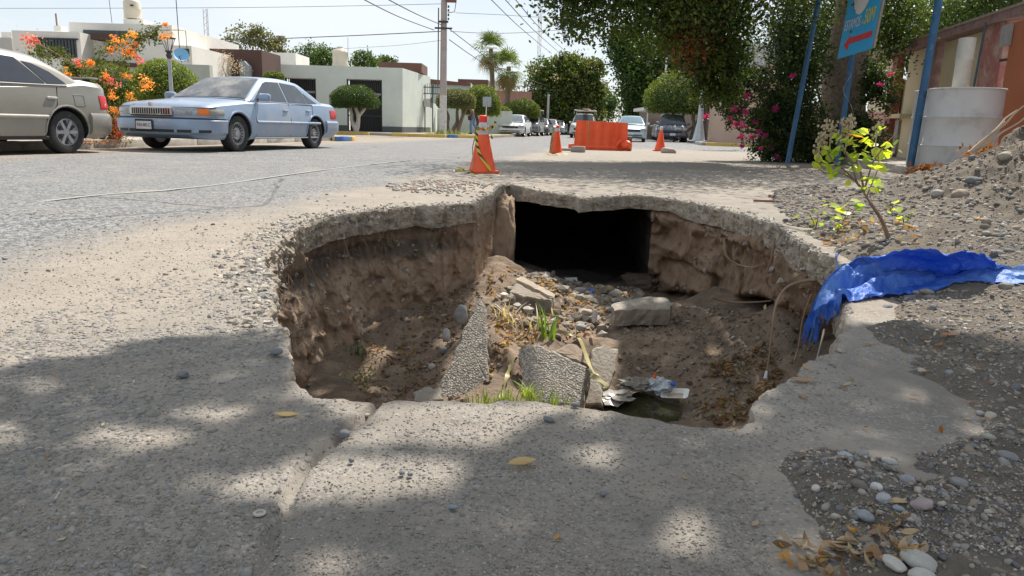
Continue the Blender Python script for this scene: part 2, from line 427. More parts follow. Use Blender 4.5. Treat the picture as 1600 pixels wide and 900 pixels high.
# ---- earth walls of the hole
a_t0 = math.atan2(P(806, 330).x - HC[0], 7.2 - HC[1]); a_t1 = math.atan2(PD(1012, 330, 6.75).x - HC[0], 6.75 - HC[1])
nz_ = 76; zs = np.linspace(-0.09, -1.3, nz_)
A2, Z2 = np.meshgrid(ANG, zs)
R0 = RIM[None, :] + 0 * Z2
X0 = HC[0] + R0 * np.sin(A2); Y0 = HC[1] + R0 * np.cos(A2)
left = sstep(-0.2, -0.6, X0); right = sstep(0.7, 1.1, X0) * sstep(2.0, 3.0, Y0); front = sstep(2.6, 2.0, Y0)
back = sstep(5.2, 6.0, Y0)
off = 0.02 + 0.025 * vnoise(A2 * 3, 0 * A2, 0, 31)
off = off + left * (0.02 - 0.14 * sstep(-0.35, -1.1, Z2)) + left * 0.02 * sstep(-0.2, -0.3, Z2) * sstep(-0.5, -0.4, Z2)
ZL = np.clip(-0.64 - 0.20 * (Y0 - 5.5), -0.95, -0.42) + 0.04 * vnoise(X0 * 3, Y0 * 3, 0, 7)
off = off + right * (0.08 + 0.26 * sstep(0.0, -0.08, Z2 - ZL) + 0.05 * sstep(-0.12, -0.3, Z2))
off = off + back * 0.03 * sstep(-0.1, -0.4, Z2)
off = off + front * 0.12
off = off + 0.060 * fbm(X0 * 2.4, Y0 * 2.4, Z2 * 2.0, 3, 41) + 0.030 * fbm(X0 * 7, Y0 * 7, Z2 * 6, 4, 42, 0.6) + 0.012 * fbm(X0 * 22, Y0 * 22, Z2 * 22, 3, 43, .6) + 0.03 * sstep(.15, .5, vnoise(X0 * 4, Y0 * 4, Z2 * 7, 44)) - 0.02 * sstep(.3, .5, vnoise(X0 * 9, Y0 * 9, Z2 * 12, 45)) + left * .05 * sstep(-.40, -.36, Z2 + .05 * vnoise(X0 * 3, Y0 * 3, 0, 46))
ridged = 1 - np.abs(fbm(X0 * 4.0, Y0 * 4.0, Z2 * 3.6, 4, 47))
off = off - 0.035 * sstep(0.78, 1.0, ridged) * (0.4 + left * .6)
# bulging clods on the right upper tier
up_ = sstep(-0.04, 0.05, Z2 - ZL) * sstep(-0.10, -0.22, Z2) * sstep(.75, 1.0, X0) * sstep(3.4, 4.2, Y0)
off = off - up_ * (0.08 + 0.15 * (1 - np.abs(vnoise(X0 * 2.4 + 5, Y0 * 2.4, Z2 * 3.4, 77))) ** 2 - 0.10 * sstep(.80, 1.0, 1 - np.abs(fbm(X0 * 2.1, Y0 * 2.1, Z2 * 3.0, 3, 78))))
RW = R0 + off
WX = HC[0] + RW * np.sin(A2); WY = HC[1] + RW * np.cos(A2)
keep = ~((ANG > a_t0) & (ANG < a_t1))
def soil_material():
    m, t, b = newmat('pit_soil'); L = t.links
    g = nn(t, 'ShaderNodeNewGeometry'); sep = nn(t, 'ShaderNodeSeparateXYZ'); L.new(g.outputs['Position'], sep.inputs[0])
    def noise(scale, det=6, ro=0.6):
        n = nn(t, 'ShaderNodeTexNoise'); n.inputs['Scale'].default_value = scale; n.inputs['Detail'].default_value = det; n.inputs['Roughness'].default_value = ro
        L.new(g.outputs['Position'], n.inputs['Vector']); return n.outputs['Fac']
    def rng(v, a, bb, lo=0, hi=1):
        n = nn(t, 'ShaderNodeMapRange', interpolation_type='SMOOTHSTEP'); L.new(v, n.inputs[0])
        for k, q in enumerate((a, bb, lo, hi)): n.inputs[k + 1].default_value = q
        return n.outputs[0]
    def mth(op, a, bb):
        n = nn(t, 'ShaderNodeMath', operation=op)
        for k, v in enumerate((a, bb)):
            if isinstance(v, (int, float)): n.inputs[k].default_value = v
            else: L.new(v, n.inputs[k])
        return n.outputs[0]
    def mix(f, c1, c2):
        n = nn(t, 'ShaderNodeMixRGB')
        for k, v in enumerate((f, c1, c2)):
            if isinstance(v, (int, float)): n.inputs[k].default_value = v
            elif isinstance(v, tuple): n.inputs[k].default_value = v + (1,)
            else: L.new(v, n.inputs[k])
        return n.outputs[0]
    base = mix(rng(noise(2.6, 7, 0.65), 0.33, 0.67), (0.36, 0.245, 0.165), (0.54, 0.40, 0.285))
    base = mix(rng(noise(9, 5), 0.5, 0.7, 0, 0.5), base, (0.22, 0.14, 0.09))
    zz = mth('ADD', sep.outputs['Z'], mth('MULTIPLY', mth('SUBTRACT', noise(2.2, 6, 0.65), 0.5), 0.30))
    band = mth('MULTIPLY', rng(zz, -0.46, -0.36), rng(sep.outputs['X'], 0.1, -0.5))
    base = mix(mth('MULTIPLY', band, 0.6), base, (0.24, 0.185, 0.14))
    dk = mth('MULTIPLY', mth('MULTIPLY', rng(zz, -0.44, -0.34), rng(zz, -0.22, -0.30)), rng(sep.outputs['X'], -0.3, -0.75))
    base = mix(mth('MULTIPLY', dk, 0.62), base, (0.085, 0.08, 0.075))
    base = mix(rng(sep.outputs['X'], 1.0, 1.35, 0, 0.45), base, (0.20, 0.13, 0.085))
    L.new(base, b.inputs['Base Color']); b.inputs['Roughness'].default_value = 0.95; b.inputs['Specular IOR Level'].default_value = 0.15
    h = mth('ADD', mth('MULTIPLY', noise(26, 9, 0.75), 0.045), mth('MULTIPLY', noise(120, 4, 0.7), 0.004))
    bu = nn(t, 'ShaderNodeBump'); bu.inputs['Distance'].default_value = 1.0; bu.inputs['Strength'].default_value = 0.8
    L.new(h, bu.inputs['Height']); L.new(bu.outputs[0], b.inputs['Normal'])
    return m
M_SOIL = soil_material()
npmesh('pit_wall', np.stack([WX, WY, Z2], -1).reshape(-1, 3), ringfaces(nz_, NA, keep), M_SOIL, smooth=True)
tag(bpy.data.objects['pit_wall'], kind='structure')
# tunnel washed out under the slab
ki = np.where(~keep)[0]; ia, ib = ki[0], (ki[-1] + 1)
pa, pb = np.array([WX[0, ia], WY[0, ia]]), np.array([WX[0, ib], WY[0, ib]])
rows = []
path = []
for q in np.linspace(0, 1, 40): path.append((WX[:, ia] + (-0.25 * q), WY[:, ia] + 4.4 * q))
for q in np.linspace(0, 1, 30)[1:]: path.append((WX[:, ia] - 0.25 + (WX[:, ib] + 0.4 - WX[:, ia] + 0.25) * q, WY[:, ia] + 4.4 + 0 * zs))
for q in np.linspace(1, 0, 40)[1:]: path.append((WX[:, ib] + 0.4 * q, WY[:, ib] + (WY[:, ia] + 4.4 - WY[:, ib]) * q))
TX = np.stack([p[0] for p in path]); TY = np.stack([p[1] for p in path]); TZ = np.tile(zs, (len(path), 1))
edge = np.minimum(np.arange(len(path)), np.arange(len(path))[::-1]) / 6.0; edge = np.clip(edge, 0, 1)[:, None]
dn = 0.06 * fbm(TX * 3, TY * 3, TZ * 3, 4, 55) * edge
TX = TX + dn; TY = TY + dn
n1, n2 = TX.shape
ii = np.arange(n1 - 1)[:, None]; jj = np.arange(n2 - 1)[None, :]
TF = np.stack([ii * n2 + jj, (ii + 1) * n2 + jj, (ii + 1) * n2 + jj + 1, ii * n2 + jj + 1], -1).reshape(-1, 4)
M_SHADESOIL = mat('shade_dark_soil', (0.03, 0.027, 0.026), 0.95, c2=(0.055, 0.048, 0.043), scale=5, bump=0.02, bscale=20)  # near-black soil colour, painted in as the shade of the tunnel
npmesh('tunnel_wall', np.stack([TX, TY, TZ], -1).reshape(-1, 3), TF, M_SHADESOIL, smooth=True)
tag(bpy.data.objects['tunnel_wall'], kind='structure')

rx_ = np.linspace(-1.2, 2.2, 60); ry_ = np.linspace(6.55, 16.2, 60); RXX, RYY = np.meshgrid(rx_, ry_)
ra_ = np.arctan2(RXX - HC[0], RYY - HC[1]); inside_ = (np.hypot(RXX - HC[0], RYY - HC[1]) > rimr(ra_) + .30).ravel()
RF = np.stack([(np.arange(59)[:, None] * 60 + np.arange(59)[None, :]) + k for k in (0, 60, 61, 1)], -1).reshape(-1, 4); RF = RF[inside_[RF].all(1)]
npmesh('tunnel_shade_sheet', np.stack([RXX, RYY, -0.158 + 0.003 * fbm(RXX * 4, RYY * 4, 0, 3, 66)], -1).reshape(-1, 3), RF, M_SHADESOIL, smooth=True)  # dark sheet added below the slab so the tunnel ceiling reads as shade
tag(bpy.data.objects['tunnel_shade_sheet'], kind='structure')

# ---- floor of the hole
FC = []
def fc(px, py, z): p = P(px, py, z); FC.append((p.x, p.y, z))
for a in [(1020,640,-1.03),(1000,610,-1.0),(1070,625,-1.0),(960,640,-1.02),(1150,600,-.88),(1110,560,-.86),(1080,520,-.76),(1180,540,-.76),(1250,520,-.62),(1260,470,-.5),(1130,480,-.69),(1060,472,-.86),(1000,500,-.78),(1040,462,-.90),
 (985,448,-.86),(930,440,-.92),(880,435,-.86),(830,425,-.76),(800,412,-.70),(782,402,-.60),(770,430,-.60),(760,470,-.62),(760,520,-.66),(790,560,-.74),(860,500,-.74),(900,560,-.84),(840,600,-.86),(730,600,-.84),
 (720,480,-.74),(690,520,-.84),(650,560,-.92),(600,570,-.93),(560,590,-.93),(570,540,-.85),(620,500,-.80),(660,470,-.78),(700,440,-.72),(620,610,-.96),(560,610,-.90),(900,640,-1.0)]: fc(*a)
FC += [(-1.6, 2.5, -.75), (-1.0, 1.6, -.9), (0, 1.4, -1.1), (0.8, 1.6, -1.0), (2.0, 2.6, -.75), (2.2, 4, -.5), (1.8, 6, -.6), (0.2, 8.2, -1.0), (1.2, 8.2, -1.0), (0.2, 9, -1.05), (1.0, 9, -1.05), (0.5, 11, -1.0), (-.9, 7.2, -.5), (-1.7, 4.5, -.7), (-1.4, 5.5, -.6)]
FC = np.array(FC)
def floor_base(x, y):
    x = np.asarray(x, float); y = np.asarray(y, float)
    num = 0; den = 0
    for fx, fy, fz in FC:
        d2 = (x - fx) ** 2 + ((y - fy) * 0.8) ** 2
        wg = 1 / (d2 + 0.012) ** 1.7
        num = num + wg * fz; den = den + wg
    return num / den
def floor_z(x, y):
    return floor_base(x, y) + 0.035 * fbm(np.asarray(x) * 3.5, np.asarray(y) * 3.5, 0, 3, 61) + 0.012 * fbm(np.asarray(x) * 15, np.asarray(y) * 15, 0, 3, 62)
fx = np.arange(-2.0, 2.6, 0.02); fy = np.arange(1.3, 12.6, 0.034)
FXX, FYY = np.meshgrid(fx, fy)
FZ = floor_z(FXX, FYY)
def gridfaces(n1, n2):
    i = np.arange(n1 - 1)[:, None]; j = np.arange(n2 - 1)[None, :]
    return np.stack([i * n2 + j, i * n2 + j + 1, (i + 1) * n2 + j + 1, (i + 1) * n2 + j], -1).reshape(-1, 4)
def floor_material():
    m = mat('pit_floor_dirt', (0.15, 0.105, 0.072), 0.97, c2=(0.30, 0.225, 0.16), scale=7, detail=9, bump=0.02, bscale=40, dirt=((0.12, 0.09, 0.065), 3, 0.02))
    t = m.node_tree; b = t.nodes['Principled BSDF']; L = t.links; src = b.inputs['Base Color'].links[0].from_socket
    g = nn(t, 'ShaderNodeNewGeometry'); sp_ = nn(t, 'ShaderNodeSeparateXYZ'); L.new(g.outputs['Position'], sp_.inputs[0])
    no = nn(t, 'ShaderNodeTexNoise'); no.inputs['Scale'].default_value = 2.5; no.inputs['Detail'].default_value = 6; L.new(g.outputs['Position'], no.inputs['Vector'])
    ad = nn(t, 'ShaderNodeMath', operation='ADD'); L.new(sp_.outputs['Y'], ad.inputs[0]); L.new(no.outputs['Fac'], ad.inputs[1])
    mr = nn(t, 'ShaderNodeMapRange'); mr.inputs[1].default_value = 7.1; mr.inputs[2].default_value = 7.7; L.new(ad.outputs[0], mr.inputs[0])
    mx = nn(t, 'ShaderNodeMixRGB'); mx.inputs[2].default_value = (.02, .018, .016, 1); L.new(mr.outputs[0], mx.inputs[0]); L.new(src, mx.inputs[1]); L.new(mx.outputs[0], b.inputs['Base Color']); return m  # floor colour turns near black inside the tunnel, standing in for shade
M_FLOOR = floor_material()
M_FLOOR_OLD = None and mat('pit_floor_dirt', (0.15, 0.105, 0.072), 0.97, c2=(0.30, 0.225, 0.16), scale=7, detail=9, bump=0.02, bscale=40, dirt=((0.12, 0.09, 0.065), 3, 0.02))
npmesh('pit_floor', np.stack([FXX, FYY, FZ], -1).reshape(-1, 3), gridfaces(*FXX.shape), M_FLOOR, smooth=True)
tag(bpy.data.objects['pit_floor'], kind='structure')

# ---- gravel bed and spoil heap to the right of the hole
_gp = [(1190,298),(1200,325),(1222,350),(1262,378),(1302,402),(1312,440),(1330,490),(1305,540),(1328,575),(1375,628),(1290,676),(1230,690),(1165,716),(1188,790),(1208,900),(1200,1100)]
GPOLY = [tuple(P(x, y)[:2]) for x, y in _gp] + [(0.30, 0.2), (8.5, -0.5), (8.5, 8.8), (5.4, 8.4), (3.9, 7.9), tuple(P(1275, 288)[:2])]
def gravel_z(x, y):
    d = polydist(x, y, GPOLY) + 0.07 * fbm(x * 3.5, y * 3.5, 0, 3, 71)
    heap = 0.60 * np.exp(-np.abs((x - 5.0) / 1.25) ** 2.4 - np.abs((y - 6.3) / 1.6) ** 2.4)
    heap = heap + 0.10 * np.exp(-((x - 2.2) / 0.7) ** 2 - ((y - 3.5) / 0.8) ** 2)
    dent = -0.16 * np.exp(-((x - 3.75) / 0.28) ** 2 - ((y - 5.2) / 0.35) ** 2)
    slope = 0.045 * np.clip(x - 1.0, 0, 1.3) * sstep(5.5, 3.5, y)
    base = -0.03 + 0.055 * sstep(-0.02, 0.22, d)
    z = base + sstep(0.0, 0.8, d) * (heap + slope + dent)
    z = z + sstep(0, .2, d) * (0.018 * fbm(x * 4, y * 4, 0, 4, 72) + heap * 0.30 * fbm(x * 2.0, y * 2.0, 0, 5, 73, .6) + 0.006 * fbm(x * 30, y * 30, 0, 2, 74))
    return z
gx = np.concatenate([np.arange(0.2, 3.0, 0.018), np.arange(3.0, 8.0, 0.035)]); gy = np.concatenate([np.arange(0.3, 4.0, 0.018), np.arange(4.0, 12.0, 0.035)])
GXX, GYY = np.meshgrid(gx, gy); GZZ = gravel_z(GXX, GYY)
GF = gridfaces(*GXX.shape)
gd = polydist(GXX, GYY, GPOLY).ravel()
GF = GF[(gd[GF] > -0.12).all(1)]
# nothing hanging over the hole
da = np.arctan2(GXX - HC[0], GYY - HC[1]).ravel(); dr = np.hypot(GXX - HC[0], GYY - HC[1]).ravel() - rimr(da)
GF = GF[(dr[GF] > 0.0).all(1)]
M_GBED = mat('gravel_bed_dirt', (0.115, 0.096, 0.076), 0.97, c2=(0.215, 0.182, 0.145), scale=14, detail=10, bump=0.02, bscale=90, dirt=((0.25, 0.208, 0.158), 1.2, -0.02))
npmesh('gravel_bed', np.stack([GXX, GYY, GZZ], -1).reshape(-1, 3), GF, M_GBED, smooth=True)
tag(bpy.data.objects['gravel_bed'], kind='structure')
def surf_z(x, y):
    """top of whatever lies on the pavement level"""
    return np.maximum(ground_z(x, y), gravel_z(x, y))

# ---- stones: one template, many baked copies
def ico(sub):
    bm = bmesh.new(); bmesh.ops.create_icosphere(bm, subdivisions=sub, radius=1.0)
    V = np.array([v.co[:] for v in bm.verts]); F = np.array([[v.index for v in f.verts] for f in bm.faces]); bm.free(); return V, F
ICO1, ICO2, ICO3 = ico(1), ico(2), ico(3)
def stones(pos, size, cols, tmpl, flat=(0.45, 0.8), jit=0.12, seed=1, tilt=0.35):
    rs = np.random.RandomState(seed); V, F = tmpl; n = len(pos); k = len(V)
    # a few lumpy variants
    var = [V * (1 + jit * rs.randn(k, 1)) for _ in range(12)]
    vi = rs.randint(0, 12, n); T = np.stack(var)[vi]
    sc = np.stack([size * rs.uniform(0.8, 1.35, n), size * rs.uniform(0.7, 1.0, n), size * rs.uniform(flat[0], flat[1], n)], -1)
    T = T * sc[:, None, :]
    a = rs.uniform(0, 2 * np.pi, n); b = rs.randn(n) * tilt; c = rs.randn(n) * tilt
    def rot(T, ax, an):
        i, j = [(1, 2), (2, 0), (0, 1)][ax]; cs, sn = np.cos(an)[:, None], np.sin(an)[:, None]
        R = T.copy(); R[..., i] = T[..., i] * cs - T[..., j] * sn; R[..., j] = T[..., i] * sn + T[..., j] * cs; return R
    T = rot(rot(rot(T, 0, b), 1, c), 2, a)
    T = T + pos[:, None, :]
    FF = F[None] + (np.arange(n) * k)[:, None, None]
    C = np.repeat(cols, k, axis=0)
    return T.reshape(-1, 3), FF.reshape(-1, 3), C
STONE_PAL = np.array([(.19,.19,.185),(.25,.24,.225),(.15,.155,.16),(.33,.305,.27),(.28,.235,.19),(.40,.365,.31),(.22,.195,.165),(.26,.25,.23),(.29,.23,.18),(.13,.13,.135),(.25,.21,.17)])
def palette(n, rs, pal=STONE_PAL): return pal[rs.randint(0, len(pal), n)] * rs.uniform(0.8, 1.2, (n, 1))
M_STONE = mat('river_stone', (1, 1, 1), 0.82, var=0.22, scale=35, bump=0.0015, bscale=160, attr=True, spec=0.3)
M_STONE_FINE = M_STONE
def visible(x, y, z=0.0, m=60):
    q = PX(np.stack([x, y, z + 0 * x], -1)); return (q[:, 2] > 0.3) & (q[:, 0] > -m) & (q[:, 0] < 1600 + m) & (q[:, 1] < 900 + m)
# gravel
rs = np.random.RandomState(5)
def scatter_gravel(n, xr, yr, smin, smax, tmpl, name, seed, dens=None, power=2.2):
    rs = np.random.RandomState(seed)
    x = rs.uniform(*xr, n); y = rs.uniform(*yr, n)
    d = polydist(x, y, GPOLY)
    a = np.arctan2(x - HC[0], y - HC[1]); dr = np.hypot(x - HC[0], y - HC[1]) - rimr(a)
    qq = PX(np.stack([x, y, gravel_z(x, y)], -1)); tarp_ = inpoly(qq[:, 0], qq[:, 1], [(1268,520),(1288,436),(1318,412),(1350,393),(1400,385),(1480,381),(1530,391),(1562,407),(1820,415),(1820,470),(1600,453),(1510,452),(1450,455),(1398,460),(1338,468),(1310,500)])
    ok = (d + 0.06 * fbm(x * 5, y * 5, 0, 2, 3) > 0.0) & (dr > 0.012) & visible(x, y, 0.0, 260) & ~tarp_
    clump = fbm(x * 1.7, y * 1.7, 0, 3, seed)
    ok &= rs.rand(n) < (sstep(-0.75, 0.25, clump) + 0.12) * (0.25 + sstep(0.0, 0.16, d))
    if dens is not None: ok &= dens(x, y, rs)
    x, y = x[ok], y[ok]; n = len(x)
    s = smin + (smax - smin) * rs.rand(n) ** power
    z = gravel_z(x, y) + s * rs.uniform(-.35, .25, n)
    V, F, C = stones(np.stack([x, y, z], -1), s, palette(n, rs), tmpl, seed=seed)
    o = npmesh(name, V, F, M_STONE, col=C, smooth=True); return o, n
o, n = scatter_gravel(2600, (0.3, 3.2), (0.75, 3.4), 0.006, 0.0135, ICO2, 'gravel', 100, power=1.6)
tag(o, 'larger rounded river pebbles among the gravel beside the right rim', 'gravel', kind='stuff')
o, n = scatter_gravel(31000, (0.3, 3.2), (0.75, 3.4), 0.0022, 0.009, ICO1, 'gravel', 101, power=2.2)
tag(o, 'loose grey and tan river gravel spread beside the right rim of the hole', 'gravel', kind='stuff'); print('gravel near', n)
o, n = scatter_gravel(52000, (0.9, 7.5), (2.6, 10.5), 0.005, 0.030, ICO1, 'gravel', 102, power=4.0)
tag(o, 'stony gravel covering the spoil heap behind the blue tarp', 'gravel', kind='stuff'); print('gravel heap', n)
# loose chips and worn-out aggregate on the concrete
def scatter_road(n, region, smin, smax, seed, name, lab, power=3, pal=None, sink=-0.05, flat=(0.25, 0.5), tmpl=ICO1):
    rs = np.random.RandomState(seed)
    poly = [tuple(P(a, b)[:2]) for a, b in region]; X = [p[0] for p in poly]; Y = [p[1] for p in poly]
    x = rs.uniform(min(X), max(X), n); y = rs.uniform(min(Y), max(Y), n)
    a = np.arctan2(x - HC[0], y - HC[1]); dr = np.hypot(x - HC[0], y - HC[1]) - rimr(a)
    ok = (polydist(x, y, poly) + 0.15 * fbm(x * 3, y * 3, 0, 3, seed) > 0) & (dr > 0.015) & visible(x, y) & (polydist(x, y, GPOLY) < 0.02)
    ok &= rs.rand(n) < 0.15 + sstep(-0.6, 0.6, fbm(x * 2.3, y * 2.3, 0, 4, seed + 1))
    x, y = x[ok], y[ok]; n = len(x); s = smin + (smax - smin) * rs.rand(n) ** power
    z = ground_full(x, y) + s * sink
    V, F, C = stones(np.stack([x, y, z], -1), s, palette(n, rs, pal if pal is not None else STONE_PAL), tmpl, flat=flat, seed=seed, tilt=0.12)
    o = npmesh(name, V, F, M_STONE, col=C, smooth=True); tag(o, lab, 'gravel', kind='stuff'); print(name, n)
WORN = np.array([(.20,.20,.205),(.26,.25,.235),(.17,.175,.18),(.32,.30,.265),(.28,.26,.23),(.36,.33,.29)]) * .6 + np.array([.105, .098, .086])
scatter_road(42000, [(-150,1100),(-100,560),(120,470),(330,430),(425,400),(440,500),(470,610),(560,640),(470,740),(420,900),(400,1100)], 0.002, 0.0115, 201, 'worn_aggregate', 'flat stones worn out of the concrete surface left of the hole', 2.6, WORN, -0.1, (0.22, 0.45))
scatter_road(9000, [(420,1000),(560,655),(740,640),(850,645),(1000,665),(1160,690),(1260,740),(1260,1000)], 0.0008, 0.0038, 202, 'grit', 'fine dark grit scattered over the slab in front of the hole', 3.5, WORN * 0.8, 0.1, (0.3, 0.6))
scatter_road(9000, [(-300,520),(0,380),(300,330),(560,300),(790,262),(1290,262),(1280,300),(780,285),(620,318),(430,380),(200,470)], 0.003, 0.014, 203, 'loose_chips', 'loose stone chips on the dusty verge behind the hole', 3, STONE_PAL, 0.2, (0.4, 0.7))
scatter_road(2200, [(600,292),(640,283),(700,282),(760,287),(768,298),(740,308),(660,306),(610,300)], 0.008, 0.026, 204, 'rubble_patch', 'patch of pale rubble chips on the dusty slab left of the cone', 1.6, np.array([(.45,.42,.37),(.5,.47,.42),(.38,.33,.28),(.42,.28,.2),(.3,.29,.27)]), 0.3, (0.4, 0.7))

# fine grit: tiny angular grains everywhere near the camera
OCT = (np.array([(1,0,0),(-1,0,0),(0,1,0),(0,-1,0),(0,0,1),(0,0,-1)], float), np.array([(0,2,4),(2,1,4),(1,3,4),(3,0,4),(2,0,5),(1,2,5),(3,1,5),(0,3,5)]))
rs = np.random.RandomState(909); n = 64000
px_ = rs.uniform(-20, 1620, n); py_ = 900 - (900 - 330) * rs.rand(n) ** 1.25
dx_ = (px_ - 800) / FPX; dy_ = (450 - py_) / FPX
D3 = np.array(CX)[None] * dx_[:, None] + np.array(CY)[None] * dy_[:, None] + np.array(_F)[None]; tt_ = -CAM_H / D3[:, 2]
x = D3[:, 0] * tt_; y = D3[:, 1] * tt_
a = np.arctan2(x - HC[0], y - HC[1]); dr = np.hypot(x - HC[0], y - HC[1]) - rimr(a); gp_ = polydist(x, y, GPOLY)
ok = (dr > .006) & (y < 7); x, y, gp_ = x[ok], y[ok], gp_[ok]; n = len(x)
s_ = (.0008 + .0032 * rs.rand(n) ** 3) * (0.55 + 0.33 * y) * np.where(gp_ > 0, 1.25, 1.0); z = np.where(gp_ > 0, gravel_z(x, y), ground_full(x, y)) + s_ * .2
pc = palette(n, rs, np.concatenate([STONE_PAL, STONE_PAL * 1.25, np.array([(.5,.46,.4), (.45,.40,.33), (.16,.15,.145)])])); pc = np.where((gp_ > 0)[:, None], pc, pc * .5 + np.array([.135, .124, .108]))
V, F, C = stones(np.stack([x, y, z], -1), s_, pc, OCT, (.4, .8), .2, 909, .5)
o = npmesh('fine_grit', V, F, M_STONE, col=C); tag(o, 'fine sandy grit sprinkled over the whole surface near the camera', 'grit', kind='stuff')
# aggregate showing in the broken slab edge
rs = np.random.RandomState(910); n = 3800; ai = rs.randint(0, NA, n); q = rs.uniform(.04, .96, n)
z = GZ[0][ai] * (1 - q) - TH[ai] * q; r = RIM[ai] + .004 + .012 * q * q; s_ = .003 + .011 * rs.rand(n) ** 2.5
V, F, C = stones(np.stack([HC[0] + r * sa[ai], HC[1] + r * ca[ai], z], -1), s_, palette(n, rs, np.array([(.42,.38,.32),(.34,.30,.25),(.27,.26,.25),(.5,.46,.40),(.22,.21,.2)])), ICO1, (.6, .9), .2, 910, .6)
o = npmesh('edge_aggregate', V, F, M_STONE, col=C); tag(o, 'pebbles and fragments standing out of the broken concrete edge', 'aggregate', kind='stuff')
# chips lying beside the rim
n = 4200; ai = rs.randint(0, NA, n); r = RIM[ai] + .015 + .22 * rs.rand(n) ** 2; x = HC[0] + r * sa[ai]; y = HC[1] + r * ca[ai]
ok = (y > 2.0) & (polydist(x, y, GPOLY) < 0); x, y = x[ok], y[ok]; n = len(x); s_ = .003 + .013 * rs.rand(n) ** 3
V, F, C = stones(np.stack([x, y, ground_full(x, y) + s_ * .2], -1), s_, palette(n, rs, np.array([(.42,.38,.32),(.34,.30,.25),(.27,.26,.25),(.5,.45,.38)])), ICO1, (.4, .8), .25, 911, .4)
o = npmesh('rim_chips', V, F, M_STONE, col=C); tag(o, 'crumbled concrete chips lying along the back rim of the hole', 'chips', kind='stuff')
# stones and clods stuck in the earth walls
n = 4500; ai = rs.randint(0, NA, n); zi = (rs.rand(n) ** 1.3 * 58).astype(int) + 4; ok = keep[ai]; ai, zi = ai[ok], zi[ok]; n = len(ai)
p = np.stack([WX[zi, ai], WY[zi, ai], zs[zi]], -1); s_ = .004 + .022 * rs.rand(n) ** 4
C0_ = palette(n, rs, np.array([(.34,.24,.16),(.28,.19,.12),(.40,.30,.21),(.30,.28,.25),(.24,.16,.1),(.42,.37,.31)]))
V, F, C = stones(p, s_, C0_, ICO1, (.6, 1), .25, 912, .8)
o = npmesh('wall_clods', V, F, M_STONE, col=C); tag(o, 'small stones and clods stuck in the earth walls of the hole', 'clods', kind='stuff')

rr_ = np.array([0, 4, 12, 40, 200, 3000.]); aa_ = np.linspace(0, 2 * np.pi, 48, endpoint=False)
V = np.stack([HC[0] + rr_[:, None] * np.sin(aa_), HC[1] + 2 + rr_[:, None] * np.cos(aa_), -1.42 + 0 * rr_[:, None] * aa_], -1).reshape(-1, 3)
npmesh('under_light_blocker', V, ringfaces(len(rr_), 48), M_SHADESOIL); tag(bpy.data.objects['under_light_blocker'], kind='structure')  # unseen disc added to stop sky light leaking up from below
# ============================================================ THINGS IN AND AROUND THE HOLE
M_CONC = mat('slab_chunk_concrete', (0.25, 0.22, 0.18), 0.92, c2=(0.40, 0.36, 0.30), scale=6, bump=0.01, bscale=45, dirt=((0.20, 0.155, 0.11), 4, 0.03))
def aggregate_material():
    m, t, b = newmat('exposed_aggregate'); L = t.links
    co = nn(t, 'ShaderNodeTexCoord')
    v = nn(t, 'ShaderNodeTexVoronoi'); v.inputs['Scale'].default_value = 92; L.new(co.outputs['Object'], v.inputs['Vector'])
    bw = nn(t, 'ShaderNodeRGBToBW'); L.new(v.outputs['Color'], bw.inputs[0])
    r = nn(t, 'ShaderNodeValToRGB'); e = r.color_ramp.elements
    e[0].position = 0.2; e[0].color = (0.13, 0.13, 0.12, 1); e[1].position = 0.8; e[1].color = (0.52, 0.48, 0.42, 1)
    L.new(bw.outputs[0], r.inputs[0])
    mr = nn(t, 'ShaderNodeMapRange'); mr.inputs[1].default_value = 0.35; mr.inputs[2].default_value = 0.6
    L.new(v.outputs['Distance'], mr.inputs[0])
    mx_ = nn(t, 'ShaderNodeMixRGB'); mx_.inputs[2].default_value = (0.20, 0.175, 0.14, 1)
    L.new(mr.outputs[0], mx_.inputs[0]); L.new(r.outputs[0], mx_.inputs[1])
    no = nn(t, 'ShaderNodeTexNoise'); no.inputs['Scale'].default_value = 5; no.inputs['Detail'].default_value = 6; L.new(co.outputs['Object'], no.inputs['Vector'])
    m2 = nn(t, 'ShaderNodeMapRange'); m2.inputs[1].default_value = 0.45; m2.inputs[2].default_value = 0.75; m2.inputs[4].default_value = 0.7
    L.new(no.outputs['Fac'], m2.inputs[0])
    m3 = nn(t, 'ShaderNodeMixRGB'); m3.inputs[2].default_value = (0.34, 0.29, 0.23, 1)
    L.new(m2.outputs[0], m3.inputs[0]); L.new(mx_.outputs[0], m3.inputs[1])
    L.new(m3.outputs[0], b.inputs['Base Color']); b.inputs['Roughness'].default_value = 0.9
    bu = nn(t, 'ShaderNodeBump', invert=True); bu.inputs['Distance'].default_value = 0.006; bu.inputs['Strength'].default_value = .9
    L.new(v.outputs['Distance'], bu.inputs['Height']); L.new(bu.outputs[0], b.inputs['Normal'])
    return m
M_AGG = aggregate_material()
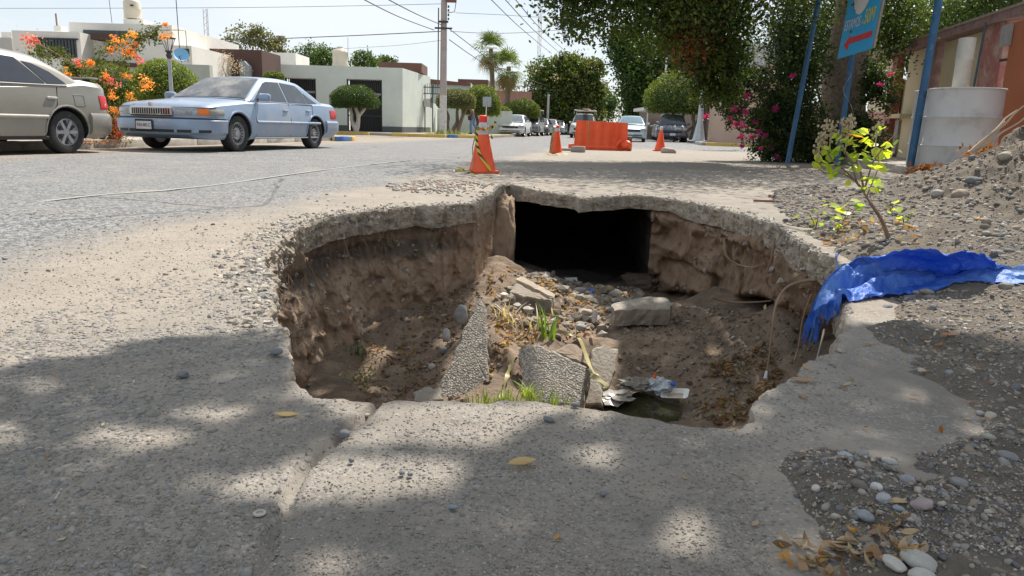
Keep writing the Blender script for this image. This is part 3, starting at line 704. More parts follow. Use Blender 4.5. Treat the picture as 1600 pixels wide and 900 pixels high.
def chunk(name, label, px, z0, normal, thick, mt, cat='slab', seed=0, edge_mat=None, rough=0.02, group=None, z0px=None):
    """broken slab piece: its visible face is the polygon px, lying in a plane through the first anchor pixel at height z0"""
    n = Vector(normal).normalized()
    a = P(*(z0px or px[0]), z0)
    C = Vector((0, 0, CAM_H)); pts = []
    for q in px:
        d = ray(*q); tt = (a - C).dot(n) / d.dot(n); pts.append(C + d * tt)
    cen = sum(pts, Vector()) / len(pts)
    # resample the outline with a ragged break
    ring = []
    rr = random.Random(seed)
    for i in range(len(pts)):
        p, q = pts[i], pts[(i + 1) % len(pts)]; L = (q - p).length; k = max(1, int(L / 0.03))
        for j in range(k):
            s = p.lerp(q, j / k)
            if j: s = s + (s - cen).normalized() * rr.uniform(-rough, rough) * 0.6
            ring.append(s)
    N = len(ring); V = []; F = []
    levels = [(0.90, 0.0, 0.0), (1.0, -0.006, 1), (1.0, -0.35 * thick, 1), (0.985, -0.7 * thick, 1), (0.96, -thick, 1)]
    V.append(cen - Vector((0, 0, 0)))
    for li, (sc, dz, jt) in enumerate(levels):
        for s in ring:
            p = cen + (s - cen) * sc + n * dz
            if jt and li > 1: p += (s - cen).normalized() * rr.uniform(-rough, rough) * 0.7
            p += n * rr.uniform(-.003, .003)
            V.append(p)
    V.append(cen - n * thick)
    for i in range(N): F.append((0, 1 + i, 1 + (i + 1) % N))
    for l in range(len(levels) - 1):
        for i in range(N): F.append((1 + l * N + i, 1 + (l + 1) * N + i, 1 + (l + 1) * N + (i + 1) % N, 1 + l * N + (i + 1) % N))
    for i in range(N): F.append((1 + (len(levels) - 1) * N + i, len(V) - 1, 1 + (len(levels) - 1) * N + (i + 1) % N))
    o = MB().add([p - cen for p in V], F).build(name, mt)
    o.location = cen
    if edge_mat:
        o.data.materials.append(edge_mat)
        for p in o.data.polygons:
            if abs(p.normal.dot(n)) < 0.75: p.material_index = 1
    return tag(o, label, cat, group)
chunk('concrete_slab', 'tall pointed slab of exposed aggregate leaning upright in the middle of the hole', [(679,630),(690,592),(708,560),(722,520),(738,492),(750,464),(759,478),(762,520),(764,560),(768,632)], -0.92, (0.10, -0.72, 0.68), 0.13, M_AGG, seed=1, edge_mat=M_CONC, z0px=(720,640))
chunk('concrete_slab', 'four-sided aggregate slab tilted towards the camera beside the green grass', [(811,545),(842,537),(880,556),(919,574),(916,590),(906,634),(860,634),(816,632)], -0.86, (-0.12, -0.62, 0.78), 0.11, M_AGG, seed=2, edge_mat=M_CONC, z0px=(860,630))
chunk('concrete_slab', 'smooth grey slab piece standing right of the four-sided aggregate slab', [(921,578),(926,545),(945,536),(966,545),(962,572),(951,606),(938,610),(924,598)], -0.90, (0.15, -0.6, 0.75), 0.12, M_CONC, seed=3, z0px=(945,610))
chunk('concrete_slab', 'pale smooth fragment wedged below the grey slab piece near the puddle', [(913,632),(922,592),(931,590),(937,604),(941,632)], -0.95, (-0.3, -0.5, 0.8), 0.07, M_CONC, seed=4, z0px=(925,635))
chunk('concrete_slab', 'loose brownish slab shard showing behind the aggregate slab', [(866,548),(895,536),(908,545),(918,560),(922,572),(900,562)], -0.78, (0.1, -0.5, 0.85), 0.06, mat('brown_dusty_slab', (0.24, 0.18, 0.13), 0.9, c2=(0.33, 0.26, 0.2), bump=0.006), seed=5, z0px=(900,565))
chunk('concrete_slab', 'long flat slab lying level over a dark gap near the tunnel mouth', [(955,475),(975,469),(1010,463),(1040,464),(1051,474),(1046,482),(1005,482),(960,484)], -0.64, (0.02, -0.12, 1), 0.13, M_CONC, seed=6, z0px=(1000,478))
chunk('concrete_slab', 'weathered slab block tilted on the litter left of the tunnel mouth', [(796,455),(808,438),(830,446),(864,464),(862,472),(836,466),(812,462)], -0.60, (-0.10, -0.30, 1), 0.15, M_CONC, seed=7, z0px=(830,455))
chunk('concrete_slab', 'small broken slab corner at the foot of the near left wall', [(645,612),(662,604),(688,606),(692,622),(668,628),(646,626)], -0.80, (0.0, -0.3, 1), 0.08, M_CONC, seed=8, z0px=(668,618))
chunk('concrete_slab', 'thin splinter of slab lying against the tilted block', [(806,436),(815,431),(866,458),(866,464),(858,462)], -0.53, (0.25, -0.4, 1), 0.03, mat('pale_splinter', (0.38, 0.31, 0.23), 0.9, c2=(0.47, 0.40, 0.31), bump=0.004), seed=9, z0px=(830,446))
def stone(px, py, z, w, h, d, col, label, name='stone', group=None, seed=0, sub=3, parentz=None, rz=None):
    V, F = ICO3 if sub == 3 else ICO2
    rs = np.random.RandomState(seed)
    q = V * (1 + 0.16 * fbm(V[:, 0] * 1.3 + seed, V[:, 1] * 1.3, V[:, 2] * 1.3, 3, seed)[:, None] )
    q = np.sign(q) * np.abs(q) ** 0.92 * np.array([w / 2, d / 2, h / 2])
    p = P(px, py, z + h * 0.35)
    key = tuple(round(c, 2) for c in col)
    m = _sm.get(key)
    if m is None:
        m = _sm[key] = mat('stone_surface', col, 0.85, var=0.22, scale=30, bump=0.002, bscale=140)
    o = npmesh(name, q, F, m, smooth=True); o.location = p; o.rotation_euler = (rs.uniform(-.15, .15), rs.uniform(-.15, .15), rs.uniform(0, 3.1) if rz is None else rz)
    return tag(o, label, 'stone', group)
_sm = {}
G_, T_, W_, D_, R_ = (.25,.25,.25), (.34,.29,.23), (.46,.44,.40), (.15,.155,.165), (.33,.2,.14)
stone(697, 524, -0.80, .055, .10, .05, W_, 'pale knobbly stone stuck on the left side of the pointed slab', seed=1)
stone(692, 548, -0.82, .05, .05, .05, G_, 'grey stone just below the pale knobbly one', seed=2)
stone(675, 573, -0.86, .05, .04, .04, W_, 'small light stone at the foot of the pointed slab', seed=3)
stone(720, 492, -0.72, .09, .14, .06, G_, 'upright grey stone tucked behind the top of the pointed slab', seed=4)
stone(917, 488, -0.74, .09, .05, .07, T_, 'rounded tan cobble among the rubble before the tunnel', seed=5)
stone(929, 494, -0.74, .04, .10, .03, W_, 'slim whitish stone standing beside the tan cobble', seed=6)
stone(857, 443, -0.78, .17, .07, .12, G_, 'flat grey stone lying at the lip of the tunnel', seed=7)
stone(905, 455, -0.80, .13, .07, .1, G_, 'grey lump of concrete in front of the dark tunnel', seed=8)
stone(903, 472, -0.78, .10, .06, .08, T_, 'dusty tan rubble lump left of the long flat slab', seed=9)
stone(922, 468, -0.78, .09, .07, .08, G_, 'squarish grey rubble lump beside the blue bottle cap', seed=10)
stone(880, 462, -0.76, .10, .06, .07, T_, 'brown clod of earth right of the tilted block', seed=11)
stone(908, 512, -0.74, .08, .05, .07, G_, 'grey stone at the end of the yellow tape', seed=12)
stone(857, 655, 0.0, .024, .010, .015, D_, 'dark oval pebble on the slab just below the hole edge', name='pebble', seed=13)
stone(899, 632, 0.0, .022, .010, .015, D_, 'dark pebble sitting right on the front lip of the hole', name='pebble', seed=14)
stone(538, 678, 0.0, .022, .016, .018, D_, 'dark round pebble sitting in the slab joint', name='pebble', seed=15)
stone(628, 738, 0.0, .012, .008, .010, D_, 'left one of the two dark chips on the sunlit slab', name='pebble', seed=16)
stone(641, 741, 0.0, .010, .008, .009, D_, 'right one of the two dark chips on the sunlit slab', name='pebble', seed=17)
stone(943, 771, 0.0, .016, .009, .012, D_, 'dark pebble lying in shade right of the curled leaf', name='pebble', seed=19)
stone(708, 792, 0.0, .016, .006, .012, (.2,.24,.28), 'bluish flat pebble in shade below the sunlit patch', name='pebble', seed=20)
stone(549, 719, 0.0, .012, .009, .010, D_, 'dark chip by the left edge of the sunlit patch', name='pebble', seed=21)
stone(432, 550, 0.0, .035, .018, .03, D_, 'dark lump among the flat stones left of the hole', name='pebble', seed=22)
stone(285, 585, 0.0, .035, .014, .025, D_, 'dark stone in the shade at the far left of the hole', name='pebble', seed=23)
# notable cobbles of the gravel at lower right
def gz(px, py):
    p = P(px, py, 0.02)
    for _ in range(3): p = P(px, py, float(gravel_z(np.array([p.x]), np.array([p.y]))[0]))
    return p.z
for i, (px, py, wd, hh, dd, c, lab) in enumerate([
    (1436, 876, .047, .022, .038, (.36,.35,.32), 'large pale speckled cobble at the bottom edge by the dry leaves'),
    (1397, 880, .034, .012, .022, (.45,.43,.39), 'flat whitish stone left of the pale speckled cobble'),
    (1441, 900, .034, .02, .026, (.42,.41,.38), 'pale cobble cut by the bottom edge of the picture'),
    (1441, 788, .040, .018, .026, (.30,.25,.24), 'reddish grey oval cobble in the middle of the gravel'),
    (1351, 806, .030, .016, .022, (.22,.24,.26), 'blue-grey cobble above the bottom pile of leaves'),
    (1369, 762, .024, .016, .02, (.5,.5,.48), 'white stone in the cluster of pebbles'),
    (1548, 650, .038, .018, .024, (.38,.34,.28), 'tan oval cobble near the right edge of the gravel'),
    (1320, 711, .030, .010, .02, (.33,.36,.36), 'flat blue-green stone at the left of the pebble cluster'),
    (1349, 710, .026, .016, .02, (.24,.245,.25), 'round grey stone beside the flat blue-green stone'),
    (1390, 721, .03, .012, .02, (.34,.34,.33), 'light grey oval stone right of the round grey stone'),
    (1278, 665, .03, .014, .024, (.30,.275,.23), 'brownish cobble where the concrete meets the gravel'),
    (1360, 597, .02, .014, .016, (.48,.46,.42), 'small white pebble at the upper edge of the shade'),
    (1380, 778, .024, .014, .02, (.33,.34,.35), 'light blue-grey stone below the white stone'),
    (1532, 646, .02, .012, .02, (.3,.29,.28), 'grey pebble touching the tan oval cobble'),
    (1494, 612, .036, .012, .024, (.27,.29,.29), 'long flat greenish stone in the upper gravel'),
    (1483, 582, .03, .012, .02, (.24,.25,.26), 'grey flat stone above the long greenish stone'),
    (1500, 755, .035, .016, .03, (.22,.215,.21), 'dark grey cobble right of the reddish cobble'),
    (1238, 785, .022, .012, .018, (.2,.23,.26), 'bluish stone on the bare soil left of the gravel'),
    (1418, 750, .03, .016, .024, (.26,.26,.27), 'mid grey cobble right of the pebble cluster'),
    (1404, 795, .02, .01, .016, (.24,.27,.3), 'small bluish pebble in the middle gravel'),
    (1275, 763, .018, .01, .014, (.5,.47,.42), 'little cream stone on the bare soil'),
    (1545, 683, .03, .014, .022, (.33,.33,.28), 'greenish tan stone below the tan oval cobble'),
    (1573, 713, .04, .016, .03, (.2,.2,.2), 'broad dark cobble near the right edge'),
    (1424, 850, .02, .012, .018, (.3,.3,.3), 'grey pebble above the pale speckled cobble')]):
    stone(px, py, gz(px, py), wd * 0.95, hh, dd, c, lab, name='cobble', seed=40 + i, group='cobbles in the gravel')
# larger rocks on the heap
for i, (px, py, s, c, lab) in enumerate([(1465,305,.10,(.36,.34,.31),'rounded light rock on the near slope of the spoil heap'), (1390,242,.09,(.30,.27,.23),'tan rock on the crest of the spoil heap'),
    (1520,285,.11,(.14,.15,.16),'dark wet-looking stone high on the spoil heap'), (1520,248,.08,(.14,.15,.17),'dark stone on the skyline of the spoil heap'),
    (1570,248,.13,(.33,.29,.24),'big brown rock at the top right of the heap'), (1500,308,.14,(.27,.22,.17),'brown earth clod in the hollow of the heap'),
    (1408,357,.045,(.30,.28,.25),'square grey stone beside the foot of the sapling'), (1572,451,.05,(.2,.18,.15),'dark rock resting on the right end of the tarp')]):
    p = PD(px, py, 4.0)
    # march the ray to the heap surface
    d = ray(px, py); t0 = 0.8
    while t0 < 12:
        q = Vector((d.x * t0, d.y * t0, CAM_H + d.z * t0))
        if q.z < float(surf_z(np.array([q.x]), np.array([q.y]))[0]): break
        t0 += 0.02
    o = stone(800, 800, 0, s, s * .7, s * .9, c, lab, name='rock', seed=80 + i); o.location = q + Vector((0, 0, s * 0.12))
def march(px, py, f=surf_z, t0=0.5, t1=14, st=0.01):
    d = ray(px, py); t = np.arange(t0, t1, st)
    X, Y, Z = d.x * t, d.y * t, CAM_H + d.z * t
    below = Z < f(X, Y); i = int(np.argmax(below)) if below.any() else len(t) - 1
    return Vector((X[i], Y[i], Z[i]))
def pitpt(px, py, dz=0.0):
    p = march(px, py, floor_z, 1.8, 11); p.z += dz; return p

# ---- rubble, litter and small stones on the pit floor
rs = np.random.RandomState(3)
RUB = np.array([(.28,.25,.21),(.24,.21,.18),(.33,.29,.24),(.22,.18,.14),(.27,.20,.14),(.2,.15,.105),(.36,.33,.29)])
def floor_scatter(n, zone, smin, smax, seed, name, label, power=2.2, pal=RUB, tmpl=ICO1, flat=(.5, .9), jit=.22):
    rs = np.random.RandomState(seed)
    pts = [pitpt(a, b) for a, b in zone]; poly = [(p.x, p.y) for p in pts]; X = [p[0] for p in poly]; Y = [p[1] for p in poly]
    x = rs.uniform(min(X), max(X), n); y = rs.uniform(min(Y), max(Y), n)
    ok = polydist(x, y, poly) + .12 * fbm(x * 3, y * 3, 0, 3, seed) > 0; x, y = x[ok], y[ok]; n = len(x)
    s = smin + (smax - smin) * rs.rand(n) ** power
    z = floor_z(x, y) + s * .25
    V, F, C = stones(np.stack([x, y, z], -1), s, palette(n, rs, pal), tmpl, flat, jit, seed)
    o = npmesh(name, V, F, M_STONE, col=C, smooth=False); tag(o, label, 'rubble', kind='stuff')
floor_scatter(1100, [(790,420),(1000,450),(960,500),(900,540),(850,520),(780,480)], .010, .055, 301, 'rubble', 'broken rubble strewn before the tunnel mouth', 2.4)
floor_scatter(3200, [(960,480),(1120,475),(1280,500),(1230,580),(1150,650),(1070,655),(1060,600),(960,560)], .004, .020, 302, 'rubble', 'earthy stones on the right slope of the pit', 3.2, np.array([(.24,.18,.13),(.28,.22,.165),(.19,.145,.105),(.30,.26,.21)]))
floor_scatter(1500, [(540,590),(560,500),(700,450),(800,430),(760,640),(560,640)], .005, .022, 303, 'rubble', 'clods and stones on the left floor of the pit', 3.4, np.array([(.24,.17,.12),(.19,.135,.095),(.28,.21,.16),(.15,.11,.08)]))
LEAFPAL = np.array([(.33,.22,.13),(.25,.16,.10),(.40,.30,.20),(.20,.13,.085),(.42,.24,.07),(.34,.28,.20),(.48,.39,.27),(.36,.17,.07),(.30,.24,.18)])
def leaf_verts(n, rs, L, curl=0.5):
    """n curled leaves of 2x4 quads"""
    us = np.array([-1, -.5, 0, .5, 1.0]); wd = np.array([0.06, .8, 1, .75, .04]) * 0.42
    Ls = L * rs.uniform(.6, 1.3, n); cu = rs.uniform(-.3, 1, n) * curl; cv = rs.uniform(-.2, 1, n) * curl * 1.3
    V = np.zeros((n, 5, 3, 3))
    for i, u in enumerate(us):
        for j, vv in enumerate((-1, 0, 1)):
            V[:, i, j, 0] = u * Ls / 2; V[:, i, j, 1] = vv * wd[i] * Ls / 2 * rs.uniform(.85, 1.15, n)
            V[:, i, j, 2] = (cu * u * u + cv * abs(vv) * wd[i]) * Ls * .5
    F = [(i * 3 + j, i * 3 + j + 1, (i + 1) * 3 + j + 1, (i + 1) * 3 + j) for i in range(4) for j in range(2)]
    return V.reshape(n, 15, 3), np.array(F)
def rotz_tilt(V, rs, tilt):
    n = len(V); a = rs.uniform(0, 2 * np.pi, n); b = rs.randn(n) * tilt; c = rs.randn(n) * tilt
    for ax, an in ((0, b), (1, c), (2, a)):
        i, j = [(1, 2), (2, 0), (0, 1)][ax]; cs, sn = np.cos(an)[:, None], np.sin(an)[:, None]
        R = V.copy(); R[..., i] = V[..., i] * cs - V[..., j] * sn; R[..., j] = V[..., i] * sn + V[..., j] * cs; V = R
    return V
M_DRY = leafmat('dry_leaf', trans=0.25, rough=0.7)
def litter(pos, L, seed, name, label, tilt=.45, pal=LEAFPAL, curl=.6, kind='stuff', cat='leaf litter'):
    rs = np.random.RandomState(seed); n = len(pos)
    V, F = leaf_verts(n, rs, L, curl); V = rotz_tilt(V, rs, tilt) + pos[:, None, :]
    FF = F[None] + (np.arange(n) * 15)[:, None, None]
    C = np.repeat(pal[rs.randint(0, len(pal), n)] * rs.uniform(.75, 1.2, (n, 1)), 15, axis=0)
    o = npmesh(name, V.reshape(-1, 3), FF.reshape(-1, 4), M_DRY, col=C, smooth=True); return tag(o, label, cat, kind=kind)
def zone_pts(n, zone, seed, dz=.012, f=None):
    rs = np.random.RandomState(seed); f = f or floor_z; fn = pitpt if f is floor_z else march
    pts = [fn(a, b) for a, b in zone]; poly = [(p.x, p.y) for p in pts]; X = [p[0] for p in poly]; Y = [p[1] for p in poly]
    x = rs.uniform(min(X), max(X), n); y = rs.uniform(min(Y), max(Y), n)
    ok = (polydist(x, y, poly) + .1 * fbm(x * 3, y * 3, 0, 3, seed) > 0) & (rs.rand(n) < sstep(-.5, .5, fbm(x * 4, y * 4, 0, 3, seed + 4)) + .1)
    return np.stack([x[ok], y[ok], f(x[ok], y[ok]) + dz], -1)
litter(zone_pts(2200, [(765,430),(800,415),(880,450),(920,500),(915,545),(860,545),(770,600),(752,560)], 1), .050, 1, 'leaf_litter', 'thick tan leaf litter in the sunlit middle of the hole')
litter(zone_pts(1300, [(810,430),(1000,455),(960,490),(900,500)], 12), .045, 12, 'leaf_litter', 'dry leaves mixed with rubble at the tunnel mouth', pal=LEAFPAL * .8)
litter(zone_pts(1500, [(1060,600),(1120,560),(1200,560),(1230,590),(1170,660),(1080,660)], 2), .045, 2, 'leaf_litter', 'brown leaves gathered at the bottom of the right slope', pal=LEAFPAL * .75)
litter(zone_pts(900, [(560,560),(620,500),(700,450),(740,470),(690,560),(640,640),(540,640)], 3), .040, 3, 'leaf_litter', 'scattered brown leaves on the left floor of the hole', pal=LEAFPAL * .7)
litter(zone_pts(450, [(1285,365),(1340,345),(1440,355),(1450,390),(1330,395)], 4, .01, surf_z), .055, 4, 'leaf_litter', 'dry orange leaves around the foot of the sapling', curl=.7)
litter(zone_pts(70, [(1235,850),(1330,830),(1420,835),(1440,890),(1300,910),(1230,890)], 5, .008, surf_z), .030, 5, 'leaf_litter', 'brown leaf pile at the bottom edge beside the cobbles', curl=.8)
litter(zone_pts(260, [(1150,470),(1600,470),(1600,900),(1230,900),(1290,620)], 6, .006, surf_z), .022, 6, 'leaf_litter', 'small leaf scraps dotted over the gravel', curl=.5)
litter(zone_pts(140, [(0,430),(440,480),(1150,680),(1150,900),(0,900)], 7, .004, surf_z), .012, 7, 'leaf_litter', 'tiny leaf scraps dotted over the slab', curl=.5)
litter(zone_pts(700, [(1180,235),(1290,250),(1290,275),(1200,262),(1000,250)], 8, .01, surf_z), .05, 8, 'leaf_litter', 'fallen leaves and petals along the right kerb', curl=.5)
def one_leaf(px, py, L, col, label, rz, curl=.5, z=None, seed=1):
    rs = np.random.RandomState(seed); V, F = leaf_verts(1, rs, L, curl)
    p = march(px, py) if z is None else P(px, py, z)
    o = npmesh('fallen_leaf', V[0], F, M_DRY, col=np.tile(col, (15, 1)), smooth=True); o.location = p + Vector((0, 0, .006)); o.rotation_euler = (.1, .05, rz)
    md = o.modifiers.new('sub', 'SUBSURF'); md.levels = 2; md.render_levels = 2
    return tag(o, label, 'leaf')
one_leaf(447, 651, .052, (.50,.36,.16), 'yellow-tan oval leaf lying flat left of the slab joint', .1, .12, seed=3)
one_leaf(815, 734, .046, (.52,.38,.20), 'curled tan leaf in front of the hole at the edge of shade', .5, .9, seed=4)
one_leaf(1070, 752, .022, (.42,.27,.15), 'small brown leaf on the shaded slab at right', 2.2, .4, seed=5)
one_leaf(1481, 527, .045, (.45,.19,.09), 'rust coloured leaf on the sunlit gravel below the tarp', .2, .5, seed=6)
one_leaf(1352, 541, .035, (.40,.27,.15), 'curled brown leaf above the shaded gravel', 1.2, .9, seed=7)
one_leaf(1253, 599, .05, (.36,.24,.15), 'brown leaf lying along the edge of the concrete tongue', .05, .3, seed=8)
one_leaf(1281, 618, .035, (.36,.20,.12), 'dark orange leaf on the concrete tongue', 2.8, .4, seed=9)
one_leaf(1403, 789, .034, (.52,.38,.22), 'thin tan leaf leaning on the reddish cobble', .1, .5, seed=10)
one_leaf(1370, 868, .06, (.40,.22,.10), 'big brown leaf on the leaf pile at the bottom', .5, .8, seed=11)
one_leaf(1427, 357, .09, (.55,.36,.15), 'golden leaf beside the square grey stone', .3, .6, seed=12)
one_leaf(1253, 623, .03, (.35,.2,.12), 'small brown leaf nearest the broken concrete tip', 1.3, .4, seed=13)
one_leaf(1529, 345, .11, (.50,.36,.22), 'pale dry leaf on the flank of the spoil heap', .2, .5, seed=14)
one_leaf(1180, 822, .02, (.4,.3,.2), 'little leaf on the slab near the gravel', .9, .4, seed=15)
o = MB().tube([march(76, 797), march(88, 780), march(99, 763)], .0016, 6).build('straw', mat('pale_straw', (.5, .48, .42), .7), smooth=True); tag(o, 'pale dry straw lying on the shaded slab at far left', 'straw'); o.location.z += .003
o = MB().lathe([(.008, 0), (.010, .001), (.010, .003), (.0058, .0035), (.0055, .001)], n=20).build('plastic_ring', mat('dirty_white_ring', (.40, .38, .34), .6), smooth=True); o.location = march(406, 807) + Vector((0, 0, .004)); tag(o, 'dirty white ring cap on the slab in the left shade', 'cap')

# ---- puddle, water and rubbish
def blob_poly(px, z, sub=6):
    pts = [P(a, b, z) for a, b in px]; out = []
    n = len(pts)
    for i in range(n):
        a, b, c, d = pts[i - 1], pts[i], pts[(i + 1) % n], pts[(i + 2) % n]
        for k in range(sub):
            t = k / sub
            out.append(0.5 * ((2 * b) + (c - a) * t + (2 * a - 5 * b + 4 * c - d) * t * t + (3 * b - a - 3 * c + d) * t ** 3))
    return out
M_WATER, t_, b_ = newmat('murky_water'); b_.inputs['Base Color'].default_value = (.045, .042, .022, 1); b_.inputs['Roughness'].default_value = .04; b_.inputs['IOR'].default_value = 1.33
bp = blob_poly([(945,640),(990,615),(1030,602),(1058,620),(1062,640),(1050,668),(1000,670),(950,660)], -.965)
o = MB().prism(bp, (0, 0, -.004)).build('puddle_water', M_WATER); tag(o, kind='structure')
# polystyrene tray
t = empty('food_tray', P(1055, 618, -.93), 'white polystyrene food tray lying by the puddle in the hole', 'tray')
mb = MB(); Lx, Ly = .16, .12
def rrect(w, d, z, r=.02, n=5):
    o = []
    for cx_, cy_, a0 in ((w/2-r, d/2-r, 0), (-w/2+r, d/2-r, 90), (-w/2+r, -d/2+r, 180), (w/2-r, -d/2+r, 270)):
        for k in range(n): a = rad(a0 + 90 * k / (n - 1)); o.append((cx_ + r * math.cos(a), cy_ + r * math.sin(a), z))
    return o
loops = [rrect(Lx - .045, Ly - .045, 0), rrect(Lx - .01, Ly - .01, .018), rrect(Lx, Ly, .018), rrect(Lx, Ly, .014), rrect(Lx - .015, Ly - .015, .014), rrect(Lx - .05, Ly - .05, -.004)]
n_ = len(loops[0])
for l in loops: mb.v += l
for i in range(len(loops) - 1):
    for k in range(n_): mb.f.append((i * n_ + k, i * n_ + (k + 1) % n_, (i + 1) * n_ + (k + 1) % n_, (i + 1) * n_ + k))
mb.f.append(tuple(range(n_))); mb.f.append(tuple(range((len(loops) - 1) * n_, len(loops) * n_))[::-1])
M_FOAM = mat('dirty_white_foam', (.74, .73, .70), .55, c2=(.80, .80, .78), scale=12)
mb.build('tray_shell', M_FOAM, t, smooth=True)
MB().box((0, .0, .003), (.09, .05, .004), bev=.0015).build('stain', mat('brown_food_stain', (.35, .26, .15), .7, c2=(.55, .46, .33), scale=30), t)
t.rotation_euler = (.16, -.12, -.35)
def crumple(name, px, py, z, s, m, label, cat, seed, flat=.6, sub=ICO3, amp=.5):
    V, F = sub
    q = V * (1 + amp * fbm(V[:, 0] * 2 + seed, V[:, 1] * 2, V[:, 2] * 2, 4, seed, .6)[:, None]) * np.array([s, s, s * flat])
    o = npmesh(name, q, F, m); o.location = P(px, py, z); return tag(o, label, cat)
M_PLAS, t_, b_ = newmat('thin_plastic_film'); b_.inputs['Base Color'].default_value = (.62, .66, .72, 1); b_.inputs['Roughness'].default_value = .25; b_.inputs['Transmission Weight'].default_value = .35
crumple('plastic_bag', 1028, 603, -.90, .075, M_PLAS, 'crumpled translucent plastic bag beside the foam tray', 'bag', 5, .55)
crumple('plastic_bag', 962, 618, -.92, .10, mat('torn_white_film', (.42, .41, .38), .35, c2=(.15, .13, .10), scale=18), 'torn whitish plastic film spread at the left of the puddle', 'bag', 9, .22)
crumple('plastic_bag', 990, 600, -.90, .09, mat('grey_wet_film', (.10, .09, .075), .35, c2=(.24, .21, .17), scale=14), 'greyish wet plastic sheet crumpled above the puddle', 'bag', 12, .3)
def cap(px, py, z, r, c, lab):
    o = MB().lathe([(0.0001, .6 * r), (r * .9, .6 * r), (r, .5 * r), (r, -.4 * r), (r * .85, -.45 * r)], n=18).build('plastic_disc', mat('cap_plastic', c, .35, var=.05), smooth=True)
    o.location = P(px, py, z); o.rotation_euler = (.5, .3, 0); return tag(o, lab, 'cap')
cap(1052, 600, -.87, .016, (.03, .10, .45), 'blue bottle cap behind the foam tray')
cap(924, 455, -.80, .024, (.02, .10, .5), 'blue plastic cap in the rubble near the tunnel')
cap(943, 464, -.80, .024, (.05, .42, .22), 'green bottle cap in the rubble near the tunnel')
o = MB().lathe([(.012, 0), (.013, .02), (.010, .03), (.005, .055), (.003, .075)], n=14).build('bottle_nozzle', mat('orange_plastic', (.75, .16, .03), .35, var=.06), smooth=True); o.location = P(1021, 596, -.88); o.rotation_euler = (.2, .15, 0); tag(o, 'orange pointed bottle nozzle standing in the rubbish', 'nozzle')
for i, (px, py, s, c, lab) in enumerate([(860,440,.07,(.33,.32,.30),'grey paper scrap at the left of the tunnel mouth'), (893,437,.05,(.38,.42,.40),'pale scrap of packaging in the rubble'), (907,500,.035,(.6,.58,.54),'white torn cup in the rubble by the yellow tape'), (787,460,.03,(.6,.57,.5),'whitish paper ball on the litter left of the tilted block')]):
    crumple('litter_scrap', px, py, -.79 if i < 3 else -.62, s, mat('scrap_paper', c, .7), lab, 'scrap', 20 + i, .4, ICO2, .8)

# ---- caution tape, roots, grass
M_TAPE, t_, b_ = newmat('yellow_tape'); co_ = nn(t_, 'ShaderNodeTexCoord'); n_ = nn(t_, 'ShaderNodeTexNoise'); n_.inputs['Scale'].default_value = 90; t_.links.new(co_.outputs['Object'], n_.inputs['Vector'])
r_ = nn(t_, 'ShaderNodeValToRGB'); r_.color_ramp.elements[0].position = .50; r_.color_ramp.elements[0].color = (.52, .42, .03, 1); r_.color_ramp.elements[1].position = .56; r_.color_ramp.elements[1].color = (.05, .045, .03, 1)
t_.links.new(n_.outputs['Fac'], r_.inputs[0]); t_.links.new(r_.outputs[0], b_.inputs['Base Color']); b_.inputs['Roughness'].default_value = .45
def smooth_pts(pts, k=6):
    out = []; n = len(pts)
    for i in range(n - 1):
        a, b, c, d = pts[max(i - 1, 0)], pts[i], pts[i + 1], pts[min(i + 2, n - 1)]
        for q in range(k):
            t = q / k; out.append(0.5 * ((2 * b) + (c - a) * t + (2 * a - 5 * b + 4 * c - d) * t * t + (3 * b - a - 3 * c + d) * t ** 3))
    out.append(pts[-1]); return out
def ribbon(name, pts, wd, m, label=None, cat=None, twist=1.0, parent=None, thick=.0012, up=Vector((0, -.6, .8)), off=None):
    pts = smooth_pts([Vector(p) for p in pts]); rows = []; 
    for i, p in enumerate(pts):
        tg = (pts[min(i + 1, len(pts) - 1)] - pts[max(i - 1, 0)]).normalized()
        a = tg.cross(up).normalized(); c = tg.cross(a)
        g = twist * math.sin(i * .55); w_ = (a * math.cos(g) + c * math.sin(g)) * wd / 2
        nrm = tg.cross(w_).normalized() * thick
        rows.append([p - w_, p, p + w_, p + w_ + nrm, p + nrm, p - w_ + nrm, p - w_])
    o = MB().grid(rows).build(name, m, parent, smooth=True, off=off)
    if label: tag(o, label, cat)
    return o
M_TAPEL = mat('faded_yellow_tape', (.22, .19, .08), .5, c2=(.38, .33, .14), scale=25)
ribbon('caution_tape', [pitpt(868,530,.06), pitpt(890,538,.07), pitpt(905,548,.08), PD(922,572,3.9), PD(936,590,3.75), PD(946,606,3.7)], .022, M_TAPEL, 'faded yellow tape draped down over the aggregate slab', 'caution tape', .7)
ribbon('caution_tape', [PD(923,586,3.7), PD(935,592,3.68), PD(950,604,3.66)], .03, M_TAPEL, 'short loose end of yellow tape by the smooth fragment', 'caution tape', .4)
ribbon('caution_tape', [PD(806,556,4.2), PD(798,572,4.05), PD(792,590,3.9), PD(782,622,3.7)], .028, M_TAPEL, 'twisted olive-yellow tape hanging into the gap by the grass', 'caution tape', 1.2)
ribbon('ochre_string', [PD(800,436,5.6), PD(826,447,5.5), PD(846,456,5.4), PD(858,470,5.3), PD(864,492,5.2)], .012, mat('ochre_cord', (.45, .34, .12), .6), 'thin ochre cord trailing over the tilted block', 'cord', .4)
M_ROOT = mat('dry_root', (.20, .13, .08), .9, c2=(.30, .21, .14), scale=20)
def root(pts, r, lab, m=None, name='root'):
    p = smooth_pts([Vector(q) for q in pts]); k = len(p)
    o = MB().tube(p, [r * (1 - .6 * i / k) for i in range(k)], 6).build(name, m or M_ROOT, smooth=True); return tag(o, lab, 'root')
